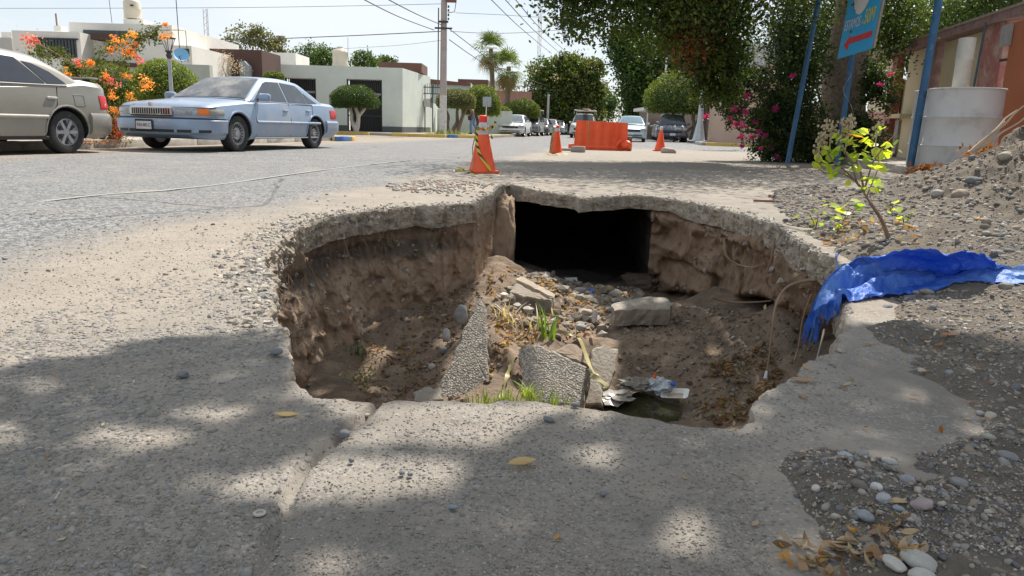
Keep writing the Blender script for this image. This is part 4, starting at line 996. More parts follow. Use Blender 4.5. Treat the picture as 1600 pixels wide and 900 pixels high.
root([PD(1276,438,3.55), PD(1255,440,3.5), PD(1228,450,3.4), PD(1212,478,3.3), PD(1206,520,3.2), PD(1202,556,3.15), PD(1196,592,3.1)], .008, 'long bare root arching out of the right wall with a pale tip')
o = MB().tube([PD(1198,580,3.1), PD(1196,592,3.08)], [.006, .009], 6).build('root_tip', mat('white_tip', (.6, .58, .6), .6), smooth=True); tag(o, 'white frayed tip at the end of the long arching root', 'root')
root([PD(1131,372,5.35), PD(1134,398,5.3), PD(1150,412,5.25), PD(1175,418,5.15), PD(1195,412,5.1)], .010, 'thin root looping across the dark hollow of the right wall')
root([PD(1268,460,3.7), PD(1254,500,3.7), PD(1248,540,3.65), PD(1240,566,3.6)], .006, 'fine root hanging beside the right rim')
root([PD(1112,465,5.2), PD(1140,472,5.2), PD(1180,472,5.1), PD(1205,470,5.0)], .010, 'root lying along the foot of the right wall ledge')
root([PD(1210,372,4.9), PD(1206,400,4.85), PD(1196,430,4.85)], .008, 'short root on the right wall below the slab edge')
root([PD(1288,515,3.1), PD(1282,540,3.0), PD(1275,565,2.95)], .005, 'whitish hanging fibre beneath the tarp fringe', mat('pale_fibre', (.5, .46, .38), .8), 'fibre')
M_GRASS = leafmat('grass_blade', trans=.4, rough=.5)
def grass(name, pts, n, h, col, label, cat='grass', seed=1, spread=.03, kind=None, lean=.5):
    rs = np.random.RandomState(seed); V = []; F = []; C = []
    for i in range(n):
        p = Vector(pts[rs.randint(len(pts))]) + Vector((rs.randn() * spread, rs.randn() * spread, 0)); hh = h * rs.uniform(.4, 1.2); a = rs.uniform(0, 6.3); ln = rs.uniform(.1, lean) * hh; wd = hh * .05
        dx, dy = math.cos(a), math.sin(a); c = np.array(col) * rs.uniform(.7, 1.3); b = len(V)
        for q in (0, .4, .75, 1):
            w_ = wd * (1 - q) + .0003; cx_, cy_, cz_ = p.x + dx * ln * q * q, p.y + dy * ln * q * q, p.z + hh * q * (1 - .25 * q * ln / hh)
            V += [(cx_ - dy * w_, cy_ + dx * w_, cz_), (cx_ + dy * w_, cy_ - dx * w_, cz_)]; C += [c, c]
        F += [(b + k * 2, b + k * 2 + 1, b + k * 2 + 3, b + k * 2 + 2) for k in range(3)]
    o = npmesh(name, V, F, M_GRASS, col=np.array(C), smooth=True); return tag(o, label, cat, kind=kind)
grass('grass', [PD(x, 640, 3.35) for x in (748, 760, 770, 778, 785, 790, 795, 800, 806, 830, 850, 872)], 170, .10, (.17, .25, .06), 'fresh green grass growing along the front of the broken slabs', kind='stuff', spread=.05)
grass('grass_tuft', [pitpt(845, 515, 0), pitpt(856, 528, 0)], 14, .26, (.16, .28, .05), 'tall green blades rising from the litter above the aggregate slab', 'grass', 2, .03, lean=.6)
grass('grass_tuft', [pitpt(560, 552, 0), pitpt(570, 556, 0)], 30, .07, (.05, .13, .03), 'small dark green weed on the left floor of the hole', 'weed', 3, .03, lean=1.2)
grass('grass_tuft', [PD(826, 622, 3.4)], 40, .09, (.28, .36, .08), 'yellow-green weed before the four-sided slab', 'weed', 4, .02, lean=1.2)
grass('dry_stalks', [pitpt(800, 510, 0), pitpt(820, 515, 0), pitpt(790, 500, 0)], 45, .16, (.50, .44, .36), 'bleached dry stalks on the litter mound', 'dry grass', 5, .04, lean=1.5)
litter(np.array([tuple(PD(566 + rnd.gauss(0, 12), 590 + rnd.gauss(0, 10), 3.9)) for _ in range(90)]), .03, 77, 'weed_cluster', 'pale olive dried weed cluster low on the left wall', pal=np.array([(.33,.32,.18),(.42,.40,.26),(.25,.25,.14)]), kind='stuff', cat='weed')
# hanging stalks in the crumbly near-left wall

def clod(px, py, d, w_, h, dp, lab, seed, m=None):
    V, F = ico(5); V = V.copy()
    q = V * (1 + .30 * fbm(V[:, 0] * 1.4 + seed, V[:, 1] * 1.4, V[:, 2] * 1.4, 4, seed, .6) + .05 * fbm(V[:, 0] * 7, V[:, 1] * 7, V[:, 2] * 7, 3, seed + 1))[:, None]
    q = np.sign(q) * np.abs(q) ** .7 * np.array([w_ / 2, dp / 2, h / 2]); o = npmesh('earth_clod', q, F, m or M_SOIL, smooth=True); o.location = PD(px, py, d); return tag(o, lab, 'earth clod')
clod(786, 372, 7.3, .24, .80, .40, 'upright clay rib at the left side of the dark tunnel', 6)
clod(1000, 442, 7.0, .34, .16, .3, 'low earth mound at the lower right corner of the tunnel mouth', 8, M_FLOOR)
clod(830, 432, 7.2, .34, .16, .3, 'low earth mound at the lower left corner of the tunnel mouth', 9, M_FLOOR)
mb = MB(); rr = random.Random(8)
for k in range(70):
    a = rr.choice([rr.uniform(.35, 1.5), rr.uniform(-1.5, -.5)]); r = float(rimr(a)) + rr.uniform(.0, .05); p = Vector((HC[0] + r * math.sin(a), HC[1] + r * math.cos(a), rr.uniform(-.16, -.30))); L = rr.uniform(.05, .28)
    mb.tube([p, p + Vector((rr.gauss(0, .02) - .02 * math.sin(a), rr.gauss(0, .02) - .02 * math.cos(a), -L * .5)), p + Vector((rr.gauss(0, .04) - .03 * math.sin(a), rr.gauss(0, .04) - .03 * math.cos(a), -L))], [.0025, .002, .001], 4)
o = mb.build('root_hairs', M_ROOT); tag(o, 'fine hairlike roots hanging from the earth walls below the slab', 'roots', kind='stuff')
# ============================================================ BLUE TARP
def tarp():
    U, Vn = 170, 60
    # image-space guide curves lifted to real heights: back crest and front hem
    back = [(1292,436,.02),(1318,414,.08),(1350,396,.14),(1400,388,.19),(1480,384,.22),(1530,394,.20),(1562,410,.15),(1600,418,.12),(1660,425,.11),(1780,440,.09)]
    mid =  [(1284,452,.0),(1306,436,.03),(1345,428,.055),(1400,430,.06),(1480,428,.08),(1530,426,.09),(1562,432,.09),(1600,438,.09),(1660,445,.09),(1780,455,.08)]
    front = [(1270,486,-.06),(1300,480,-.01),(1338,464,.02),(1398,456,.03),(1450,452,.045),(1510,449,.06),(1560,449,.07),(1600,452,.075),(1660,458,.08),(1760,466,.08)]
    def curve(g):
        g = [P(a, b, c) for a, b, c in g]; s = smooth_pts(g, 12); n = len(s)
        return [s[min(int(i * (n - 1) / (U - 1)), n - 1)].lerp(s[min(int(i * (n - 1) / (U - 1)) + 1, n - 1)], (i * (n - 1) / (U - 1)) % 1) for i in range(U)]
    cb, cm, cf = curve(back), curve(mid), curve(front)
    V = np.zeros((Vn, U, 3))
    for j in range(Vn):
        v = j / (Vn - 1)
        for i in range(U):
            a, b, c = cb[i], cm[i], cf[i]
            p = a * (2 * (v - .5) * (v - 1)) + b * (-4 * v * (v - 1)) + c * (2 * v * (v - .5))
            V[j, i] = p
    u = np.linspace(0, 1, U)[None, :] + np.zeros((Vn, 1)); v = np.linspace(0, 1, Vn)[:, None] + np.zeros((1, U))
    fold = .016 * np.sin(v * 27 + 4 * vnoise(u * 4, v * 2, 0, 13) - u * 5) * sstep(.25, .5, v) + .022 * np.sin(v * 15 + 3 * vnoise(u * 3, v * 1.5, 0, 3) + u * 2.5) * (0.35 + .65 * v) + .014 * fbm(u * 6, v * 5, 0, 3, 5) + .0035 * fbm(u * 24, v * 12, 0, 3, 6) - .020 * np.abs(fbm(u * 11 + v * 3, v * 5 - u * 4, 0, 4, 16, .6)) + .0022 * fbm(u * 60, v * 25, 0, 2, 18) + .010 * np.abs(fbm(u * 19 - v * 5, v * 9, 0, 2, 17))
    fold += .034 * np.exp(-((v - .55 - .05 * np.sin(u * 7)) / .06) ** 2) * sstep(.05, .2, u) * sstep(.85, .6, u)
    V[..., 2] += fold * np.clip(u * 8, .3, 1)
    V[-1, :, 2] += .004 * vnoise(u[-1] * 60, 0 * u[-1]); V[-1, :, 1] += .012 * vnoise(u[-1] * 50, 0 * u[-1], 0, 8)
    g0 = surf_z(V[..., 0], V[..., 1]); inhole = (np.hypot(V[..., 0] - HC[0], V[..., 1] - HC[1]) < rimr(np.arctan2(V[..., 0] - HC[0], V[..., 1] - HC[1])))
    V[..., 2] = np.where(inhole, V[..., 2], np.maximum(V[..., 2], g0 + .006))
    me_v = V.reshape(-1, 3); F = gridfaces(Vn, U)
    return V, me_v, F
TV, tv, TFc = tarp()
M_TARP, t_, b_ = newmat('blue_woven_tarp'); L_ = t_.links
co_ = nn(t_, 'ShaderNodeTexCoord'); n1_ = nn(t_, 'ShaderNodeTexNoise'); n1_.inputs['Scale'].default_value = 3.5; n1_.inputs['Detail'].default_value = 8; n1_.inputs['Roughness'].default_value = .7
L_.new(co_.outputs['Object'], n1_.inputs['Vector']); r_ = nn(t_, 'ShaderNodeValToRGB'); e_ = r_.color_ramp.elements
e_[0].position = .38; e_[0].color = (.02, .11, .52, 1); e_[1].position = .66; e_[1].color = (.15, .31, .66, 1)
L_.new(n1_.outputs['Fac'], r_.inputs[0]); L_.new(r_.outputs[0], b_.inputs['Base Color']); b_.inputs['Roughness'].default_value = .5; b_.inputs['Specular IOR Level'].default_value = .4
wv = nn(t_, 'ShaderNodeTexNoise'); wv.inputs['Scale'].default_value = 26; wv.inputs['Detail'].default_value = 7; L_.new(co_.outputs['Object'], wv.inputs['Vector'])
bu_ = nn(t_, 'ShaderNodeBump'); bu_.inputs['Distance'].default_value = .02; bu_.inputs['Strength'].default_value = .7; L_.new(wv.outputs['Fac'], bu_.inputs['Height']); L_.new(bu_.outputs[0], b_.inputs['Normal'])
tr_ = nn(t_, 'ShaderNodeBsdfTranslucent'); tr_.inputs[0].default_value = (.03, .20, .85, 1); ms_ = nn(t_, 'ShaderNodeMixShader'); ms_.inputs[0].default_value = .22
L_.new(b_.outputs[0], ms_.inputs[1]); L_.new(tr_.outputs[0], ms_.inputs[2]); L_.new(ms_.outputs[0], t_.nodes['Material Output'].inputs[0])
tb = Vector(TV[-1, 57]); te = empty('tarp', tb, 'crumpled blue tarp with frayed edge draped from the gravel over the hole rim', 'tarp')
o = npmesh('sheet', tv - np.array(tb), TFc, M_TARP, te, smooth=False)
so_ = o.modifiers.new('thick', 'SOLIDIFY'); so_.thickness = .002
# frayed left end hanging into the hole
mb = MB(); rr = random.Random(4)
lead = [Vector(TV[j, 0]) for j in range(TV.shape[0])] + [Vector(TV[-1, i]) for i in range(0, 27)]
for k in range(150):
    q = rr.random() ** .8 * (len(lead) - 2); i = int(q); p = lead[i].lerp(lead[i + 1], q % 1)
    ln = rr.uniform(.03, .10) * (1.5 if 40 < i < 66 else .8); d = Vector((rr.uniform(-.35, .1), rr.uniform(-.25, .05), -1)).normalized()
    w_ = Vector((rr.uniform(.002, .006), 0, 0))
    pts = [p, p + d * ln * .5 + Vector((rr.uniform(-.006, .006), 0, 0)), p + d * ln]
    mb.grid([[x - w_ * (1 - n * .3), x + w_ * (1 - n * .3)] for n, x in enumerate(pts)])
mb.build('fringe', M_TARP, te, smooth=False, recalc=False, off=tb)
mb = MB()
for k in range(120):
    i = rr.uniform(27, TV.shape[1] - 45); p = Vector(TV[-1, int(i)]); ln = rr.uniform(.006, .02)
    d = Vector((rr.uniform(-.5, .5), -1, rr.uniform(-.1, .6))).normalized(); w_ = Vector((.0012, 0, 0)); mb.grid([[p - w_, p + w_], [p + d * ln - w_, p + d * ln + w_]])
mb.build('hem_threads', M_TARP, te, recalc=False, off=tb)
# strips pulled off the tarp
for pts, lab in (([march(1310,395), march(1306,404) + Vector((0,0,.02)), march(1309,418), march(1303,432)], 'torn blue strip lying on the gravel by the upper rim'), ([march(1380,377), march(1385,379) + Vector((0,0,.015)), march(1392,377)], 'scrap of blue tarp at the foot of the sapling')):
    ribbon('tarp_scrap', pts, .012, M_TARP, lab, 'tarp scrap', .8)
ribbon('hanging_strip', [Vector(TV[-1, 2]) + Vector((0,0,0)), PD(1281,500,2.95), PD(1276,516,2.93), PD(1273,532,2.9)], .02, M_TARP, 'long blue strand hanging straight down into the hole from the tarp', 'tarp strand', .5)

# ============================================================ SAPLING
M_LEAF = leafmat('young_leaf', trans=.5, rough=.4)
M_BARK = mat('thin_reddish_stem', (.16, .09, .06), .85, c2=(.26, .17, .11), scale=30)
base = march(1388, 372); sap = empty('sapling', base, 'young sapling with lime green leaves rooted in the gravel heap', 'sapling')
D0 = base.y
def sp(px, py, dd=0): return PD(px, py, D0 + dd) - base
mains = [([(1388,372),(1378,345),(1362,320),(1350,300),(1338,285)], .011), ([(1350,300),(1345,270),(1338,245),(1330,215),(1318,188)], .006), ([(1345,292),(1322,268),(1300,250),(1290,225),(1283,205)], .005),
         ([(1350,300),(1357,275),(1366,250),(1385,225),(1400,208)], .005), ([(1340,288),(1328,250),(1312,225),(1305,205),(1296,190)], .0045), ([(1355,305),(1362,288),(1372,262),(1372,240)], .004), ([(1335,283),(1318,272),(1290,270),(1278,262)], .004)]
for pts, r in mains:
    p = smooth_pts([sp(x, y, rnd.uniform(-.08, .08) * (i > 1)) for i, (x, y) in enumerate(pts)], 4)
    MB().tube(p, [r * (1 - .6 * k / len(p)) for k in range(len(p))], 6).build('stem', M_BARK, sap, smooth=True)
# seed spikes at the top
mb = MB()
for tip in [(1318,186),(1300,196),(1330,180),(1283,208),(1292,188),(1325,200),(1372,192),(1279,215)]:
    p = sp(*tip, rnd.uniform(-.06, .06))
    for k in range(26):
        q = p + Vector((rnd.gauss(0, .012), rnd.gauss(0, .012), -abs(rnd.gauss(0, .05)))); mb.box(q, (.010, .008, .012), rz=rnd.random() * 3)
    mb.tube([p + Vector((0, 0, .01)), p - Vector((0, 0, .12))], .003, 5)
o = mb.build('seed_heads', mat('seed_brown', (.36, .29, .17), .8, c2=(.48, .40, .26)), sap); o['kind'] = 'stuff'
lm = []
for k in range(5):
    rs_ = np.random.RandomState(60 + k); V_, F_ = leaf_verts(1, rs_, .085, .25); V_ = V_[0]; V_[:, 1] *= 1.9
    c = [(.30,.42,.05), (.40,.50,.07), (.16,.30,.04), (.45,.52,.10), (.22,.36,.05)][k]
    me = bpy.data.meshes.new('leaf'); me.from_pydata([tuple(q) for q in V_], [], [tuple(f) for f in F_]); me.materials.append(M_LEAF)
    me.attributes.new('Col', 'FLOAT_COLOR', 'POINT').data.foreach_set('color', np.tile(np.array(c + (1,), np.float32), 15)); me.polygons.foreach_set('use_smooth', [True] * 8)
    lm.append(me)
def leafpart(px, py, dd, s, parent, sp_=None, mi=None):
    o = bpy.data.objects.new('leaf', lm[mi if mi is not None else rnd.randrange(5)]); link(o, parent); o.location = (sp_ or sp)(px, py, dd)
    o.rotation_euler = (rnd.uniform(-.9, .9), rnd.uniform(-.9, .9) + .4, rnd.uniform(0, 6.3)); o.scale = (s, s, s); return o
spots = [(1280,262,1.7),(1290,258,1.5),(1285,250,1.2),(1318,232,1.2),(1305,240,1.1),(1330,243,1.2),(1343,240,1.1),(1352,250,1),(1375,262,1.4),(1364,228,1.3),(1358,218,1.2),(1385,225,1),(1400,228,.9),(1300,215,1),(1325,222,1),(1340,215,1.1),(1318,208,1),(1330,205,1.1),(1348,232,1),(1310,250,1),(1296,233,1.1),(1285,235,1),(1325,262,.9),(1336,258,.9),(1345,268,.8),(1360,290,1),(1368,286,1.1),(1352,296,.8),(1372,296,.9),(1310,266,1),(1300,272,.9),(1318,283,.8),(1347,205,1.3),(1390,240,1),(1380,204,1),(1338,228,1.2),(1315,220,1),(1365,246,1)]
for px, py, s in spots:
    for _ in range(3): leafpart(px + rnd.gauss(0, 6), py + rnd.gauss(0, 5), rnd.uniform(-.1, .1), s * rnd.uniform(.38, .72), sap)
o = leafpart(1337, 212, -.05, 1.3, sap, mi=0); me = lm[0].copy(); me.attributes['Col'].data.foreach_set('color', np.tile(np.array((.75,.38,.05,1), np.float32), 15)); o.data = me; o['label'] = 'yellow-orange dying leaf'
def weed(px, py, spread, n, s, label):
    b0 = march(px, py); e = empty('weed', b0, label, 'weed')
    for k in range(4):
        q = Vector((rnd.gauss(0, spread), rnd.gauss(0, spread * .6), spread * rnd.uniform(.8, 1.6)))
        MB().tube([Vector((0, 0, 0)), q * .5 + Vector((0, 0, .01)), q], .0025, 5).build('stem', M_BARK, e)
    for k in range(n):
        o = bpy.data.objects.new('leaf', lm[rnd.randrange(5)]); link(o, e); o.location = (rnd.gauss(0, spread), rnd.gauss(0, spread * .5), abs(rnd.gauss(spread, spread * .5))); o.rotation_euler = (rnd.uniform(-.7, .7), rnd.uniform(-.7, .7), rnd.random() * 6); o.scale = (s,) * 3
weed(1318, 345, .09, 16, .8, 'low lime weed on the gravel left of the sapling')
weed(1275, 358, .06, 12, .6, 'small weed clump nearest the hole rim behind')
weed(1308, 362, .05, 10, .5, 'tiny weed between the two clumps of weed')
weed(1412, 352, .05, 9, .6, 'small weed right of the sapling stem')
weed(1395, 330, .05, 8, .45, 'faint sprig behind the sapling stem')
# ============================================================ TREES AND PLANTS
M_FOL = leafmat('tree_leaf', trans=.33, rough=.5)
M_TRUNK = mat('tree_bark', (.12, .09, .065), .95, c2=(.24, .19, .145), scale=12, bump=.03, bscale=18)
M_TRUNKW = mat('whitewashed_bark', (.45, .42, .37), .95, c2=(.62, .59, .54), scale=10, bump=.02, bscale=20)
def leaf_cloud(blobs, n, size, seed, pal, shell=.55, csize=.16, per=26, droop=0.0, tilt=1.0, flat=1.0):
    """blobs: (center, (rx,ry,rz), weight). Returns quads in clumps spread over each blob's volume"""
    rs = np.random.RandomState(seed); W = np.array([b[2] for b in blobs], float); W /= W.sum()
    nc = max(1, n // per); bi = rs.choice(len(blobs), nc, p=W)
    d = rs.randn(nc, 3); d /= np.linalg.norm(d, axis=1)[:, None]
    rr = shell + (1 - shell) * rs.rand(nc) ** .7
    rr *= 1 + .16 * rs.randn(nc)
    cen = np.array([list(b[0]) for b in blobs])[bi]; rad_ = np.array([list(b[1]) for b in blobs])[bi]
    cc = cen + d * rad_ * rr[:, None]
    cs = csize * rad_.mean(1) * rs.uniform(.6, 1.5, nc)
    cb = rs.uniform(.7, 1.3, nc); pi = rs.randint(0, len(pal), nc)
    k = np.repeat(np.arange(nc), per); m = len(k)
    off = rs.randn(m, 3) * cs[k][:, None] * np.array([1, 1, .8]); off[:, 2] -= droop * np.abs(rs.randn(m)) * cs[k] * 2
    p = cc[k] + off
    a = rs.uniform(0, 2 * np.pi, m); el = rs.randn(m) * .7 * tilt
    u = np.stack([np.cos(a) * np.cos(el), np.sin(a) * np.cos(el), np.sin(el) - droop * .5], -1); u /= np.linalg.norm(u, axis=1)[:, None]
    v = np.cross(u, rs.randn(m, 3)); v /= np.linalg.norm(v, axis=1)[:, None] + 1e-9
    s = size * rs.uniform(.6, 1.3, m)[:, None]
    V = np.stack([p - u * s * .5, p + v * s * .28, p + u * s * .5, p - v * s * .28], 1)
    C = np.repeat(pal[pi[k]] * (cb[k] * rs.uniform(.85, 1.15, m))[:, None], 4, 0)
    return V.reshape(-1, 3), np.arange(m * 4).reshape(-1, 4), C
FICUS = np.array([(.060,.105,.022),(.045,.085,.020),(.075,.125,.028),(.035,.070,.018)])
LIME = np.array([(.20,.26,.035),(.14,.21,.03),(.24,.28,.05),(.10,.17,.03)])
OLIVE = np.array([(.13,.14,.055),(.10,.12,.045),(.16,.16,.07)])
VINE = np.array([(.034,.062,.022),(.045,.075,.025),(.024,.048,.018),(.07,.10,.028)])
def crown(parent, blobs, n, size, seed, pal, off, m=None, name='crown', **kw):
    V, F, C = leaf_cloud(blobs, n, size, seed, pal, **kw)
    return npmesh(name, V - np.array(off), F, m or M_FOL, parent, col=C)
def bough(mb, a, b, r0, r1, k=5, wob=.06, n=8, seed=0):
    r_ = random.Random(seed); a, b = Vector(a), Vector(b); L = (b - a).length; pts = []
    for i in range(k + 1):
        q = i / k; p = a.lerp(b, q)
        if 0 < i < k: p += Vector((r_.gauss(0, wob), r_.gauss(0, wob), r_.gauss(0, wob * .5))) * L
        pts.append(p)
    pts = smooth_pts(pts, 3); mb.tube(pts, [r0 + (r1 - r0) * i / (len(pts) - 1) for i in range(len(pts))], n)
def B(px, py, d, rx, ry, rz, wt=1.0): return (tuple(PD(px, py, d)), (rx, ry, rz), wt)

# --- the big vine-covered tree on the right kerb
tb_ = PD(1312, 238, 19.0); tb_.z = .15
t = empty('shade_tree', tb_, 'huge dark shade tree with thick brown trunk overhanging the right side of the street', 'tree')
mb = MB()
top = PD(1345, 0, 19.0); 
mb.tube([Vector((0, 0, -.1)), Vector((.0, 0, .6)), PD(1318, 120, 19) - tb_, PD(1332, 40, 19) - tb_, PD(1345, -60, 19) - tb_, PD(1350, -130, 18.6) - tb_], [.72, .56, .50, .46, .44, .38], 14)
for i, (q, r) in enumerate([((3.5, 14, 6.2), .2), ((1.5, 13, 5.8), .15), ((6, 11.5, 6.8), .18), ((5.5, 17, 6.8), .2), ((8.5, 22, 7), .2), ((10.5, 17, 7), .2), ((7, 14.5, 6.2), .14)]):
    bough(mb, PD(1345, -60, 19) - tb_, Vector(q) - tb_, r, .05, seed=i + 5)
mb.build('trunk', M_TRUNK, t, smooth=True)
blobs = [B(905,-5,14.5,.7,.8,.7,.5), B(885,-30,14.5,.6,.6,.4,.3), B(990,-35,15,1.5,1.4,1.05,2.0), B(1070,-10,15.5,1.2,1.3,1.2,2), B(1110,55,16,.80,1.0,1.1,2.2), B(1125,120,16,.5,.7,.65,1), B(1150,-75,16,1.2,1.5,.9,1.4),
         B(1300,60,20.5,1.0,1,1.6,2.2), B(1395,30,20,.8,.8,1.2,1.4), B(1040,-90,14,2.2,2.6,1.2,3), B(930,-150,14,1.8,2.5,1.0,2), B(1200,-120,15,2.5,3,1.6,3.5), B(1330,-200,16,3,3.5,1.8,3), B(1110,-230,13.5,3,3,1.2,3)]
crown(t, blobs, 92000, .095, 21, np.concatenate([FICUS * .85, FICUS * .85, LIME * .45]), tb_, droop=.5, shell=.25, csize=.13)
V, F, C = leaf_cloud([B(1085,42,15.2,.28,.3,.5)], 1300, .09, 22, np.array([(.20,.08,.035),(.26,.11,.05),(.15,.06,.03)]), droop=.8, shell=.1, csize=.4)
o = npmesh('dead_branch', V - np.array(tb_), F, M_FOL, t, col=C); o['label'] = 'hanging clump of rust brown dead leaves'
# --- bougainvillea smothering the trunk
vb = PD(1262, 242, 18.0); vb.z = .1
t = empty('bougainvillea', vb, 'sprawling dark green bougainvillea with pink flowers climbing the big trunk on the right kerb', 'bougainvillea')
mb = MB()
for i, (px, py, dd) in enumerate([(1200,150,17), (1150,180,17.5), (1250,60,18), (1180,100,17), (1380,120,17.5), (1330,190,17.2), (1120,150,18), (1200,40,18)]): bough(mb, Vector((rnd.uniform(-.4, .6), 0, 0)), PD(px, py, dd) - vb, .05, .012, seed=i + 40, wob=.09, n=6)
mb.build('stem', M_TRUNK, t, smooth=True)
blobs = [B(1235,200,17.6,.85,.8,.75,2.4), B(1224,155,17.6,.74,.8,.7,1.7), B(1246,100,18,.68,.8,.9,2.0), B(1243,30,18.4,.68,.9,1.1,2.2), B(1280,222,17.6,.6,.6,.55,1.4), B(1350,205,17.3,.5,.6,.6,1.2), 
         B(1170,120,17.4,.55,.6,.3,.55), B(1150,165,17.4,.35,.4,.45,.45), B(1215,232,17.2,.7,.5,.25,.7), B(1362,125,17.6,.22,.4,.6,.5), B(1385,140,17.2,.28,.4,.5,.4), B(1200,190,17.2,.5,.5,.4,.8)]
crown(t, blobs, 52000, .075, 31, VINE, vb, name='foliage', shell=.2, csize=.14, droop=.4)
PINK = np.array([(.62,.06,.26),(.50,.05,.28),(.68,.12,.34),(.42,.05,.30)])
M_BRACT = leafmat('flower_bract', trans=.35, rough=.6)
def bracts(parent, px, py, d, r, pal, off, n=70, seed=0, size=.06):
    V, F, C = leaf_cloud([(tuple(PD(px, py, d)), (r, r, r), 1)], n, size, seed, pal, shell=.0, csize=.36, per=12)
    o = npmesh('flower_cluster', V - np.array(off), F, M_BRACT, parent, col=C); o['kind'] = 'stuff'; return o
for i, (px, py, r) in enumerate([(1146,170,.08),(1102,182,.08),(1159,196,.10),(1150,192,.06),(1141,185,.06),(1168,150,.06),(1210,170,.07),(1165,175,.05),(1158,213,.07),(1186,208,.07),(1160,228,.05),(1240,118,.05),(1232,210,.06),(1213,244,.05),(1175,215,.05),(1195,212,.05),(1188,232,.06),(1205,230,.05),(1376,132,.05),(1390,116,.04),(1180,190,.05)]):
    bracts(t, px, py, 16.9, r, PINK, vb, seed=400 + i)
# --- second shade tree, rooted on the same sidewalk beside the camera: unseen, its crown cut by masks to shade foreground and pit
ENV = None
SHADE = [[(-300,640),(0,592),(60,566),(170,528),(260,508),(330,515),(400,506),(450,520),(458,600),(520,640),(572,642),(505,690),(440,730),(345,780),(380,802),(470,792),(560,800),(640,790),(700,782),(735,745),(775,700),(840,660),(900,640),(1170,690),(1172,625),(1240,575),(1300,540),(1330,490),(1420,508),(1500,545),(1600,580),(2100,640),(2600,1500),(-1500,1500),(-1500,760)],
         [(380,560),(420,515),(445,470),(470,600),(560,655),(480,640)],
         [(470,150),(640,420),(700,470),(690,560),(560,640),(430,540)] ]
LITS = [(235,690,95,26),(368,634,45,12),(898,716,36,20),(1045,832,44,52),(530,884,50,30),(28,692,42,26),(1190,795,40,16),(60,606,55,12),(150,735,30,8),(600,715,80,75),(590,640,30,14),(700,650,120,40),(430,765,90,32),(1335,905,60,10),(820,870,20,10)]
PITLIT = [(772,392),(800,408),(850,446),(925,492),(965,530),(975,600),(945,700),(700,700),(672,640),(700,560),(738,455)]
PITLIT2 = [(1075,700),(1085,640),(1120,630),(1165,650),(1165,700)]
def shade_mask(px, py):
    m = inpoly(px, py, SHADE[0]) | inpoly(px, py, SHADE[1])
    for cx_, cy_, rx_, ry_ in LITS: m &= ((px - cx_) / rx_) ** 2 + ((py - cy_) / ry_) ** 2 > 1
    return m
tb2 = Vector((6.4, 2.4, .1))
t = empty('shade_tree', tb2, 'unseen tree beside the camera with its crown cut to throw the dappled shade in front of the hole', 'tree')
mb = MB(); mb.tube([Vector((0, 0, -.1)), Vector((-.1, 0, 1.2)), Vector((-.3, .2, 2.8)), Vector((-1.0, .6, 4.0))], [.42, .33, .28, .22], 12)
for i, q in enumerate([(4.5, 5.5, 5.6), (2.8, 4.6, 5.4), (1.5, 5.2, 5.8), (4.0, 3.5, 5.5), (.3, 4.8, 5.6), (-1.2, 5.4, 5.7), (5.0, 7.0, 6.0), (2.2, 3.4, 5.2), (2.0, 7.5, 5.4), (3.2, 9.5, 5.4), (1.2, 9.0, 5.3)]): bough(mb, Vector((-1.0, .6, 4.0)), Vector(q) - tb2, .07, .012, seed=i + 70)
mb.build('trunk', M_TRUNK, t, smooth=True)
rs = np.random.RandomState(88); n = 260000
Lh = np.array([SUN.x, SUN.y]) / SUN.z
zz = rs.uniform(4.7, 5.7, n); gx_ = rs.uniform(-3.2, 5.5, n); gy_ = rs.uniform(-.8, 7.9, n)
q = PX(np.stack([gx_, gy_, 0 * gx_], -1)); front_ = q[:, 2] > .05
jx_, jy_ = 34 * fbm(gx_ * 3.2, gy_ * 3.2, 0, 3, 301), 20 * fbm(gx_ * 3.2, gy_ * 3.2, 0, 3, 302)
ok = np.where(front_, shade_mask(q[:, 0] + jx_, q[:, 1] + jy_), True) & (gy_ < 4.4)
ra2 = np.arctan2(gx_ - HC[0], gy_ - HC[1]); inh_d = np.hypot(gx_ - HC[0], gy_ - HC[1]) - rimr(ra2); inh = inh_d < -.01
fx2, fy2 = gx_ - Lh[0] * .85, gy_ - Lh[1] * .85; qf = PX(np.stack([fx2, fy2, 0 * fx2 - .85], -1))
leftgap = (inh_d > -.22) & (gx_ < -.35) & (gy_ < 4.3)
pitsh = ~leftgap & ~inpoly(qf[:, 0], qf[:, 1], PITLIT) & ~inpoly(qf[:, 0], qf[:, 1], PITLIT2)
ok = np.where(inh, pitsh & (fbm(gx_ * 5, gy_ * 5, 0, 2, 9) > -.75), ok)
ok &= (rs.rand(n) < .8)
gx_, gy_, zz = gx_[ok], gy_[ok], zz[ok]; m_ = len(zz)
p = np.stack([gx_ + Lh[0] * zz, gy_ + Lh[1] * zz, zz], -1)
a = rs.uniform(0, 2 * np.pi, m_); el = rs.randn(m_) * .45
u = np.stack([np.cos(a) * np.cos(el), np.sin(a) * np.cos(el), np.sin(el)], -1); v = np.cross(u, rs.randn(m_, 3) * .4 + np.array([0, 0, 1.])); v /= np.linalg.norm(v, axis=1)[:, None]
s = .085 * rs.uniform(.6, 1.2, m_)[:, None]
V = np.stack([p - u * s * .5, p + v * s * .3, p + u * s * .5, p - v * s * .3], 1) - np.array(tb2)
npmesh('crown', V.reshape(-1, 3), np.arange(m_ * 4).reshape(-1, 4), M_FOL, t, col=np.repeat(FICUS[rs.randint(0, 4, m_)], 4, 0)); print('shade leaves', m_)

